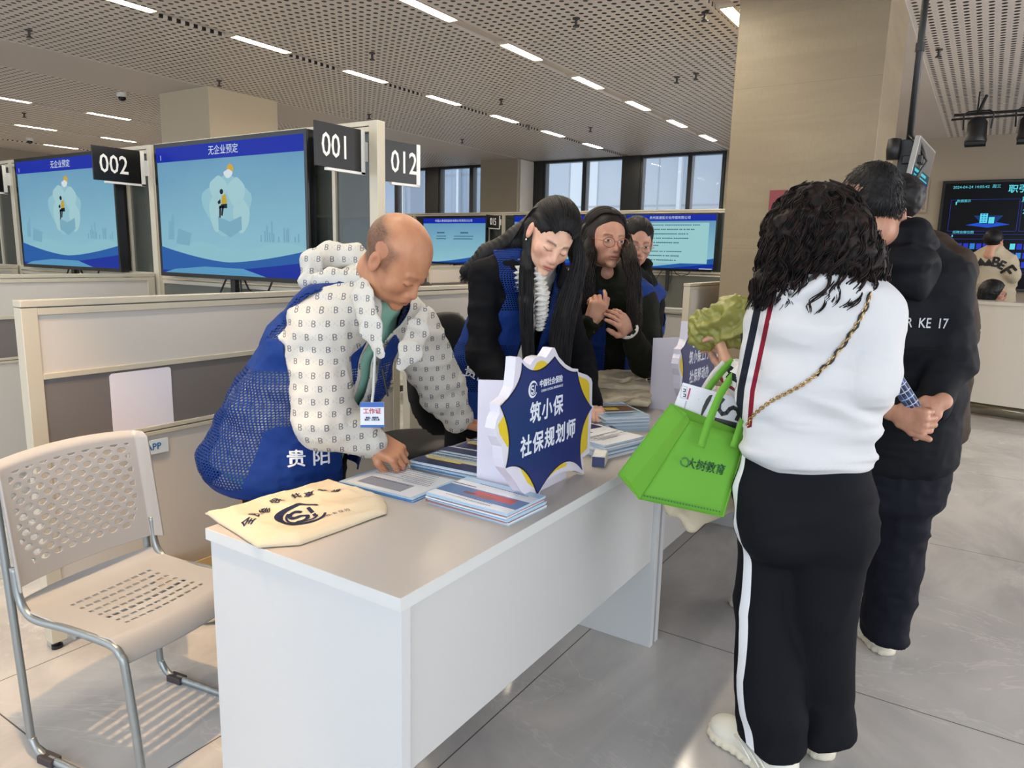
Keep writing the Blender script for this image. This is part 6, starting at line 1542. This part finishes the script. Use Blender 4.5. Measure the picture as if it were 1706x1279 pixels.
art=[(pw,R4(0,0,1,1)),(mat('paper_sky','4d6f9f',.35),R4(0,.42,1,.8)),(red,R4(.12,.46,.62,.66)),(mat('paper_skin','9a4a38',.4),[(.30,.60),(.38,.70),(.5,.70),(.55,.6),(.45,.55)]),(mat('paper_skin2','7a3a30',.4),[(.55,.60),(.63,.68),(.72,.66),(.72,.58)]),(pl,R4(0,0,1,.18)),(pd,R4(.70,.34,1,.37))]+textlines(.25,.8,.84,.95,2,ink,random.Random(5),.3)+textlines(.1,.7,.24,.31,1,ink,random.Random(6),.4)
stack('small stack of glossy leaflets with a red picture in front of the placard','leaflets','leaflet_stack',(1.515,1.053),(.04,1),.265,.175,9,.0036,[pl,pw,mat('paper_edge_red','a06a66',.4),pl],art,jit=.004,seed=4)
stack('thick stack of white booklets right of the star placard','booklets','booklet_stack',(2.24,1.09),(.9,-.25),.21,.26,12,.0042,[pw,pw,pl],[(pw,R4(0,0,1,1)),(pd,R4(.1,.55,.5,.95)),(pd,R4(.55,.70,.95,.95))]+textlines(.1,.9,.1,.45,5,ink,random.Random(7)),jit=.008,seed=5)
stack('spread leaflets between the white booklets and the picture booklets','leaflets','leaflet_stack',(2.42,1.22),(.7,-.7),.2,.24,6,.004,[pd,pw,pl],[(pd,R4(0,0,1,1)),(pw,R4(.08,.3,.92,.9))]+textlines(.12,.88,.35,.85,6,pd,random.Random(8),.5),jit=.012,seed=6)
stack('stack of booklets with a brown picture cover in front of the tote pile','booklets','booklet_stack',(2.62,1.20),(.75,-.65),.19,.26,13,.0045,[pl,pl,pw],[(pl,R4(0,0,1,1)),(mat('paper_brown','6b4a35',.4),R4(.1,.35,.95,.75)),(yl,R4(.3,.45,.6,.62)),(pd,R4(0,.80,1,.84))]+textlines(.1,.9,.06,.28,3,ink,random.Random(9)),jit=.005,seed=7)
t=thing('small_box','small white carton with crushed edge beside the star placard','box',(2.06,.985,TZ),.35)
F=Field((-.06,-.05,-.01),(.06,.05,.05),.003); F.rbox((0,0,.019),(.045,.022,.019),.003); F.mesh('carton',mat('carton_white','cfd2cb',.5),t,disp=lambda P:.002*(ridge(P*60,3)-.5))
boxo('printed_end',(-.0468,-.02,.003),(-.0455,.02,.035),pd,t)
# flat tote bag
cream=mat('canvas_cream','c8bca4',.85); S=Sh(cream); S.bump(S.noise(700,1),.0004,.4)
navy=mat('print_navy','1c2140',.7)
def patch(name,sides,z0,hf,nu,nv,m,parent,th=.006,plane=TZ):
    "sheet filled between four pixel polylines on the desk plane"
    def pl_(pts,n):
        P=np.array([V3(at(u,v,z=plane+.01))[:2] for u,v in pts]); d=np.r_[0,np.cumsum(np.linalg.norm(np.diff(P,axis=0),axis=1))]; q=np.linspace(0,d[-1],n+1)
        return np.stack([np.interp(q,d,P[:,0]),np.interp(q,d,P[:,1])],1)
    b,r,tp,l=[pl_(s_,n) for s_,n in zip(sides,(nu,nv,nu,nv))]
    U=np.linspace(0,1,nu+1)[None,:,None]; W_=np.linspace(0,1,nv+1)[:,None,None]
    P=(1-W_)*b[None]+W_*tp[None]+(1-U)*l[:,None]+U*r[:,None]-((1-U)*(1-W_)*b[0]+U*(1-W_)*b[-1]+(1-U)*W_*tp[0]+U*W_*tp[-1])
    u=U[...,0]*np.ones((nv+1,1)); v=W_[...,0]*np.ones((1,nu+1)); Z=z0+hf(u,v,P)
    P3=np.concatenate([P,Z[...,None]],2).reshape(-1,3); i=np.arange(nu)[None,:]+np.arange(nv)[:,None]*(nu+1); Fq=np.stack([i,i+1,i+nu+2,i+nu+1],2).reshape(-1,4)
    nn_=np.cross(P3[Fq[:,2]]-P3[Fq[:,0]],P3[Fq[:,3]]-P3[Fq[:,1]])[:,2].mean()
    if nn_<0: Fq=Fq[:,::-1]
    o=npmesh(name,P3-V3(parent.location),Fq,m,parent); q=o.modifiers.new('solid','SOLIDIFY'); q.thickness=th; q.offset=-1; return o
t=thing('tote_bag','flat cream canvas tote bag with navy print, lying on the near desk corner','bag',(1.15,1.4,TZ))
def hf(u,v,P):
    e=np.minimum(np.minimum(u,1-u),np.minimum(v,1-v)); p=np.concatenate([P*9,P[...,:1]*0],2).reshape(-1,3); n=ridge(p,3).reshape(u.shape); n2=ridge(p*2.3,5).reshape(u.shape)
    return .004+.016*np.clip(e/.08,0,1)**.6+.010*(n-.4)*np.clip(e/.1,0,1)+.004*n2*np.clip(e/.1,0,1)
tote=patch('canvas',([(341,850),(362,866),(392,884),(428,908)],[(428,908),(500,901),(560,878),(620,858),(644,850)],[(545,798),(575,808),(605,822),(644,833)],[(341,850),(380,848),(430,832),(480,818),(500,808),(545,798)]) if False else ([(428,908),(500,903),(560,882),(620,860),(644,852)],[(644,852),(646,840),(642,832)],[(341,850),(385,848),(430,832),(490,815),(545,800),(590,815),(642,832)],[(428,908),(392,884),(362,866),(341,850)]),TZ,hf,70,46,cream,t)
tote.data.update()
def on_tote(s_,u,v,du,dv,sz,**k):
    a=V3(at(u,v,z=TZ+.02)); b=V3(at(u+du,v+dv,z=TZ+.02)); xr=nz(b-a); yr=np.cross((0,0,1),xr)
    tmp=bpy.data.objects.new('tmp',tote.data.copy()); 
    tmp.data.transform(Matrix.Translation(t.location)); o=wrap_text('print_lettering',s_,sz,navy,tmp,a,xr,yr,(0,0,1),t,lift=.0016,**k); o.location=-t.location; bpy.data.objects.remove(tmp); return o
for s_,u,v,du,dv in (('全',415,871,12,-10),('民',427,859,12,-9),('参',443,849,13,-8),('保',462,838,14,-7),('共',494,826,14,-3),('享',515,824,14,-1),('幸',537,820,14,0),('福',559,820,14,1)): on_tote(s_,u,v,du,dv,.034 if u<480 else .028,bold=.0006)
for i,s_ in enumerate('人社和社会保险'): on_tote(s_,516+i*10.5,869-i*2.8,12,-3.2,.015)
a=V3(at(503,851,z=TZ+.03)); mb_=Matrix.Translation(Vector(a)-t.location)@frame((0,0,0),V3(at(525,846,z=TZ+.03))-a,(0,.2,0)); xr=nz(V3(at(525,846,z=TZ+.03))-a); yr=np.cross((0,0,1),xr)
lg=si_logo(t,Matrix(((xr[0],yr[0],0,a[0]-t.location[0]),(xr[1],yr[1],0,a[1]-t.location[1]),(0,0,1,.0),(0,0,0,1))),.060,navy)
bv=BVHTree.FromPolygons([tuple(v.co) for v in tote.data.vertices],[tuple(p.vertices) for p in tote.data.polygons])
bm=bmesh.new(); bm.from_mesh(lg.data); bmesh.ops.subdivide_edges(bm,edges=bm.edges,cuts=1,use_grid_fill=True)
for v in bm.verts:
    h=bv.ray_cast(Vector((v.co.x,v.co.y,.3)),Vector((0,0,-1)))
    if h[0]: v.co.z=h[0].z+.0016
bm.to_mesh(lg.data); bm.free()
# pile of folded totes
pts=[((2.97,1.42),.20,.15,.0,'cream tote, bottom of the pile on the far desk'),((3.06,1.36),.21,.14,.3,'cream tote second from the bottom of the pile'),((2.92,1.36),.18,.13,-.3,'cream tote in the middle of the pile, end hanging towards the booklets'),((3.13,1.40),.18,.12,.5,'cream tote near the top of the pile'),((3.17,1.42),.13,.10,-.2,'crumpled cream tote topmost on the pile')]
for k,((cx_,cy_),a_,b_,rz_,lb) in enumerate(pts):
    t=thing('folded_tote_bag',lb,'bag',(cx_,cy_,TZ+.022*k),rz_,'cream tote bags piled on the far desk')
    F=Field((-.3,-.25,-.02),(.3,.25,.06),.005); F.rbox((0,0,.014),(a_,b_,.0125),.010); F.rbox((.03*(-1)**k,.02,.020),(a_*.8,b_*.8,.010),.008,.01)
    F.mesh('canvas',cream,t,disp=lambda P,k=k:.010*(ridge(P*V3(16,11,30),k)-.55)*sstep(P[:,2],.002,.012)+.004*(ridge(P*V3(40,30,60),k+7)-.5)*sstep(P[:,2],.002,.012))
    if k in (1,3): MB().box((-.06,-b_-.004,.01),(.02,-b_+.001,.018),navy).build('print',t)
# ------------------------------------------------------------ things the customers hold
green=mat('bag_green','66a338',.65); S=Sh(green); S.bump(S.noise(900,1),.0003,.5); gdk=mat('bag_print','2c6a2a',.6)
t=thing('green_shopping_bag','bright green non-woven bag with printed characters hanging from the forearm','bag',(1.95,.72,.8))
B1,B2,T2,T1=A(1065,831,1.98),A(1205,861,2.0),A(1243,728,2.10),A(1148,700,2.06)
b1,t1_=A(1030,790,2.04),A(1118,672,2.14); g=b1-B1; g2=t1_-T1; b2=B2+g*.55; t2_=T2+g2*.45
L0=V3(t.location)
def quadgrid(mb,a,b,c,d,m,n=10,bul=0,nrm=None):
    U=np.linspace(0,1,n+1); vs=[]; nr=nz(np.cross(b-a,d-a)) if nrm is None else nrm
    for v in U:
        for u in U: vs.append((a*(1-u)+b*u)*(1-v)+(d*(1-u)+c*u)*v+nr*bul*math.sin(u*PI)*math.sin(v*PI)-L0)
    mb.add(vs,[(j*(n+1)+i,j*(n+1)+i+1,(j+1)*(n+1)+i+1,(j+1)*(n+1)+i) for j in range(n) for i in range(n)],m)
mb=MB(); quadgrid(mb,B1,B2,T2,T1,green,12,.008,-nz(CF)); fp=mb.build('front_panel',t,smooth=True)
mid_b,mid_t=(B1+b1)/2+V3(CF)*.01,(T1+t1_)/2+V3(CR)*.02+V3(0,0,-.005)
mb=MB(); quadgrid(mb,B1,mid_b,mid_t,T1,green,8); quadgrid(mb,mid_b,b1,t1_,mid_t,green,8); mb.build('left_gusset',t,smooth=False)
mb=MB(); quadgrid(mb,b1,b2,t2_,t1_,green,8); mb.build('back_panel',t,smooth=True)
mb=MB(); quadgrid(mb,B2,b2,t2_,T2,green,8); mb.build('right_gusset',t)
mb=MB(); quadgrid(mb,B1,B2,b2,b1,green,6,-.012); mb.build('bottom_panel',t)
for o in t.children: q=o.modifiers.new('solid','SOLIDIFY'); q.thickness=.0016
MB().tube([p-L0 for p in (T1,B1,B2,T2)],.0022,green,6).tube([p-L0 for p in (T1,t1_,b1,B1)],.002,green,6).build('piping',t)
def strap(name,pts,w,m,dn,side=None):
    P=[V3(p) for p in pts]; q=np.linspace(0,len(P)-1,26); P=np.stack([np.interp(q,range(len(P)),[p[i] for p in P]) for i in range(3)],1)
    for _ in range(3): P[1:-1]=(P[:-2]+2*P[1:-1]+P[2:])/4
    mb=MB(); vs=[]
    for i,p in enumerate(P):
        d=nz(P[min(i+1,25)]-P[max(i-1,0)]); s_=nz(np.cross(d,dn))*w/2; vs+=[p-s_-L0,p+s_-L0]
    mb.add(vs,[(2*i,2*i+1,2*i+3,2*i+2) for i in range(25)],m); o=mb.build(name,t,smooth=True); q=o.modifiers.new('solid','SOLIDIFY'); q.thickness=.002; return o
n_=V3(CF)
strap('handle',[A(1168,745,1.99),A(1180,705,2.02),A(1200,655,2.06),A(1222,624,2.10),A(1245,612,2.16)],.021,green,n_)
strap('handle',[A(1222,745,2.04),A(1232,715,2.06),A(1243,690,2.08),A(1248,650,2.10)],.020,green,n_)
strap('handle',[A(1168,668,2.16),A(1185,640,2.18),A(1206,615,2.20),A(1222,600,2.22)],.020,green,n_)
def on_bag(s_,u,v,du,dv,sz,nm='bag_lettering',m=gdk,sx=1.0,**k):
    a=A(u,v,2.0); b=A(u+du,v+dv,2.0); tmp=bpy.data.objects.new('tmp',fp.data.copy()); tmp.data.transform(Matrix.Translation(t.location)); o=wrap_text(nm,s_,sz,m,tmp,a,b-a,np.cross(-V3(CF),nz(b-a))*-1 if False else np.cross(nz(b-a),V3(CF)),-V3(CF),t,lift=.0018,sx=sx,**k); o.location=-t.location; bpy.data.objects.remove(tmp)
on_bag('大树教育',1180,780,40,9,0.031,bold=.0009,sx=.92,shear=.15)
tmp_c=(A(1140,769,1.985)); xr=nz(A(1183,779,2.0)-A(1143,770,1.985)); yr=np.cross(xr,V3(CF)); nn=nz(np.cross(xr,yr))
mb=MB()
for a0,a1,r in ((-.6,2.6,.0135),(2.9,5.0,.0135)):
    for k in range(14):
        q0,q1=a0+(a1-a0)*k/14,a0+(a1-a0)*(k+1)/14; f=lambda q,rr:V3(tmp_c)+xr*rr*math.cos(q)+yr*rr*math.sin(q)-V3(CF)*.006-L0
        mb.poly([f(q0,r),f(q1,r),f(q1,r*.62),f(q0,r*.62)],gdk)
mb.build('bag_emblem',t)
mb=MB()
for k in range(26):
    u=1072+k*5; v=824+k*1.05
    mb.poly([A(u,v,1.974)-L0,A(u+3.2,v+.8,1.974)-L0,A(u+3.2,v+3.6,1.974)-L0,A(u,v+2.8,1.974)-L0],gdk)
mb.build('small_print',t)
# card in the bag
t=thing('printed_card','white card with thick black letters standing in the green bag','card',V3(A(1180,700,2.14)))
L0=V3(t.location); nw=-nz(CF); pwc=mat('card_white','dcdce2',.35); ikb=mat('card_black','0b0b0d',.4)
c1_,c2_,c3_,c4_=A(1138,637,2.16),A(1262,672,2.18),A(1218,775,2.16),A(1100,735,2.14)
MB().poly([p-L0 for p in (c1_,c2_,c3_,c4_)],pwc,V3(CF)*.003).build('card',t)
cn=np.cross(c2_-c1_,c4_-c1_)
def cpx(X_,Y_,o=.0012):
    u,v=1020+X_/7.104,540+Y_/7.104; d=V3(at(u,v,h=1.0))-V3(0,0,CH); k=((c1_-V3(0,0,CH))@cn)/(d@cn); return V3(0,0,CH)+d*k-L0+nw*o
def cpoly(mb,m,*pts): mb.poly([cpx(*p) for p in pts],m)
def cstroke(mb,m,path,w):
    for i in range(len(path)-1):
        a=Vector(path[i]); b=Vector(path[i+1]); d=(b-a).normalized(); q=Vector((-d.y,d.x))*w; a-=d*w*.5; b+=d*w*.5; cpoly(mb,m,(a.x+q.x,a.y+q.y),(b.x+q.x,b.y+q.y),(b.x-q.x,b.y-q.y),(a.x-q.x,a.y-q.y))
mb=MB(); cpoly(mb,ikb,(1215,1100),(1475,1165),(1455,1250),(1195,1175)); cstroke(mb,ikb,[(1310,885),(1265,940),(1262,1010),(1300,1062),(1350,1050),(1388,1003),(1430,985),(1480,1010),(1500,1070),(1470,1130)],24)
cpoly(mb,ikb,(1150,840),(1188,835),(1160,905),(1115,990),(1062,1085),(1045,1070),(1068,980),(1110,890)); mb.build('black_letters',t)
mb=MB(); cpoly(mb,mat('card_magenta','b02a58',.4),(912,754),(932,759),(897,892),(877,886)); mb.build('magenta_bar',t)
gy_=mat('card_grey','8a8c94',.4); mb=MB(); cstroke(mb,gy_,[(825,728),(888,742),(866,880),(806,866),(825,728)],2)
for k in range(2): cstroke(mb,ikb,[(842,765+k*58),(866,771+k*58),(860,800+k*58),(838,795+k*58)],5)
for k in range(7): cpoly(mb,gy_,(868-k*4.5,910+k*17),(884-k*4.5,913+k*17),(881-k*4.5,923+k*17),(865-k*4.5,920+k*17))
mb.build('small_print',t)
# cream tote behind the green bag
t=thing('cream_carrier_bag','cream canvas bag hanging behind the green bag, only its lower corner and a strap visible','bag',V3(A(1180,780,2.22)))
L0=V3(t.location); F=Field((-.3,-.3,-.35),(.3,.3,.35),.008)
k1,k2,k3,k4=[p-L0 for p in (A(1122,842,2.16),A(1152,874,2.15),A(1236,835,2.22),A(1236,700,2.30))]; k5=A(1150,700,2.26)-L0
for a_,b_ in ((k1,k2),(k2,k3),(k3,k4),(k4,k5),(k5,k1),(k1,k3),(k5,k3),(k1,k4),(k2,k4)): F.cone(a_,b_,.014,.014,.03)
F.mesh('canvas',cream,t,disp=cloth_folds(.010,3,(14,14,10)))
strap('strap',[A(1165,690,2.25),A(1172,650,2.27),A(1190,622,2.28),A(1208,604,2.28)],.022,mat('strap_white','d8d6d0',.7),n_)
# olive bundle in her hand
t=thing('folded_umbrella','crumpled olive-green folded umbrella held in her left hand','umbrella',V3(A(1195,550,2.42)))
L0=V3(t.location); F=Field((-.22,-.22,-.2),(.22,.22,.2),.004)
o1,o2=A(1178,548,2.44)-L0,A(1228,536,2.40)-L0; F.cone(o1,o2,.062,.078,.02); F.ell(A(1225,530,2.42)-L0,(.06,.05,.05),.03); F.ell(A(1170,552,2.44)-L0,(.03,.035,.05),.02)
ax_=nz(o2-o1); e1=nz(np.cross(ax_,(0,0,1))); e2=np.cross(ax_,e1)
def dsp(P):
    q=P-o1; s_=q@ax_; a=np.arctan2(q@e1,q@e2)+2.2*np.sin(s_*14); r=np.hypot(q@e1,q@e2)
    return .006*np.abs(np.sin(a*3.5+s_*6+4*vnoise(P*14,9)))*sstep(r,.01,.05)-.004+.020*(ridge(P@np.array([[14,4,0],[4,14,6],[0,6,20]]).T,3)-.5)+.008*(ridge(P*48,5)-.5)
F.mesh('canopy_cloth',mat('olive_satin','8a8a45',.38),t,disp=dsp)
MB().tube([A(1236,556,2.3)-L0,A(1239,585,2.28)-L0],.005,bk,8).build('hanging_cord',t)
# plaid umbrella behind the man
t=thing('plaid_umbrella','short folded umbrella in dark blue plaid held behind the man back','umbrella',V3(A(1505,655,2.48)))
L0=V3(t.location); a_,b_=A(1487,626,2.44)-L0,A(1521,676,2.46)-L0
pm_=mat('plaid','1b2748',.6); S=Sh(pm_); at__=S.attr('pat'); l1=((at__[1]/.022).fr()-.5).abs().lt(.07); l2=((at__[0]/.6).fr()-.5).abs().lt(.07); l3=((at__[1]/.05).fr()-.5).abs().lt(.16); l4=((at__[0]/1.4).fr()-.5).abs().lt(.16)
c=S.mix(l3*.5,'1b2748','3d5a90'); c=S.mix(l4*.5,c,'41588a'); c=S.mix(l1.mx(l2)*.8,c,'c3cbdb'); S.col(c)
F=Field((-.15,-.15,-.15),(.15,.15,.15),.003); F.cone(a_-nz(b_-a_)*.04,b_,.024,.019,0); d_=nz(b_-a_); e1=nz(np.cross(d_,(0,0,1))); e2=np.cross(d_,e1)
F.mesh('canopy_cloth',pm_,t,disp=lambda P:.0025*np.abs(np.sin(4*np.arctan2((P-a_)@e1,(P-a_)@e2))),attrs={'pat':lambda P:np.stack([np.arctan2((P-a_)@e1,(P-a_)@e2),(P-a_)@d_,P[:,0]*0],1)})
MB().tube([b_,b_+d_*.05],.010,bk,12).build('handle',t,smooth=True)
# chain strap across her back: belongs to a shoulder bag worn in front
t=thing('shoulder_bag','small black shoulder bag worn in front on a gold chain laced with black leather','bag',V3(A(1260,690,2.3)))
L0=V3(t.location); gold=mat('chain_gold','c2a06a',.25,.9); leather=mat('strap_leather','0c0b0c',.4)
bvw=BVHTree.FromPolygons([tuple(p) for p in WD_['sw'].P],[tuple(int(i) for i in f) for f in WD_['sw'].F])
raw=[(1451,487),(1443,512),(1428,540),(1408,570),(1385,600),(1360,624),(1335,642),(1310,655),(1288,666),(1268,680),(1252,694),(1245,708)]
def onback(u,v,lift):
    o=Vector((0,0,CH)); p=at(u,v,h=2.1); d=(p-o).normalized(); h=bvw.ray_cast(o,d)
    return V3(h[0])-V3(d)*lift if h[0] is not None else V3(at(u,v,h=2.02))
P=np.array([onback(u,v,.006) for u,v in raw]); 
for i in range(1,len(P)):
    if np.linalg.norm(P[i]-P[i-1])>.12: P[i]=P[i-1]+nz(P[i]-P[i-1])*.06
q=np.linspace(0,len(P)-1,400); P=np.stack([np.interp(q,range(len(P)),P[:,i]) for i in range(3)],1)
for _ in range(40): P[1:-1]=(P[:-2]+2*P[1:-1]+P[2:])/4
dd=np.r_[0,np.cumsum(np.linalg.norm(np.diff(P,axis=0),axis=1))]; n=int(dd[-1]/.0085); q=np.linspace(0,dd[-1],n); C=np.stack([np.interp(q,dd,P[:,i]) for i in range(3)],1)
mb=MB()
for i in range(n-1):
    c=(C[i]+C[i+1])/2; d=nz(C[i+1]-C[i]); o_=nz(-V3(CF)); e=nz(np.cross(d,o_)); u_=(e if i%2 else nz(e*.35+o_)); 
    mb.tube([c-L0+d*.0072*math.cos(a)+u_*.0046*math.sin(a) for a in np.linspace(0,2*PI,8,endpoint=False)],.0015,gold,5,closed=True)
mb.build('chain',t,smooth=True)
k=int(n*.52); Q=np.array([C[i]+nz(np.cross(nz(C[min(i+1,n-1)]-C[max(i-1,0)]),-V3(CF)))*.004*math.sin(i*1.1) for i in range(k)])-L0
MB().tube([tuple(p) for p in Q],.0034,leather,6).build('leather_lace',t,smooth=True)
F=Field((-.2,-.2,-.2),(.2,.2,.2),.006); F.rbox((.10,.06,-.06),(.02,.09,.06),.012,R=(WD_['W'],WD_['R'],(0,0,1))); F.mesh('bag_body',leather,t)
# things on the floor behind the desk
t=thing('crumpled_tote_bag','crumpled cream tote lying on the floor behind the chair','bag',V3(at(350,1035,z=0))+V3(.06,.06,0))
F=Field((-.2,-.2,-.03),(.2,.2,.14),.006); F.ell((0,0,.03),(.13,.11,.05)); F.rbox((0,0,-.06),(.3,.3,.06),.001,.002,sub=True); F.mesh('canvas',cream,t,disp=lambda P:.016*(ridge(P*22,4)-.5)*sstep(P[:,2],.004,.02))
t=thing('carton','open brown carton on the floor between the partition and the desk','box',V3(at(340,925,z=.2))[0:3]*V3(1,1,0)+V3(.05,.07,0))
mb=MB(); bx_=mat('carton_brown','b39a6f',.7); mb.box((-.15,-.1,0),(.15,-.095,.2),bx_).box((-.15,.095,0),(.15,.1,.2),bx_).box((-.15,-.095,0),(-.145,.095,.2),bx_).box((.145,-.095,0),(.15,.095,.2),bx_).box((-.145,-.095,0),(.145,.095,.006),bx_); mb.build('walls',t)
MB().box((-.145,-.095,.195),(-.02,.095,.198),bx_,Matrix.Rotation(-.5,4,'Y')).build('flap',t)
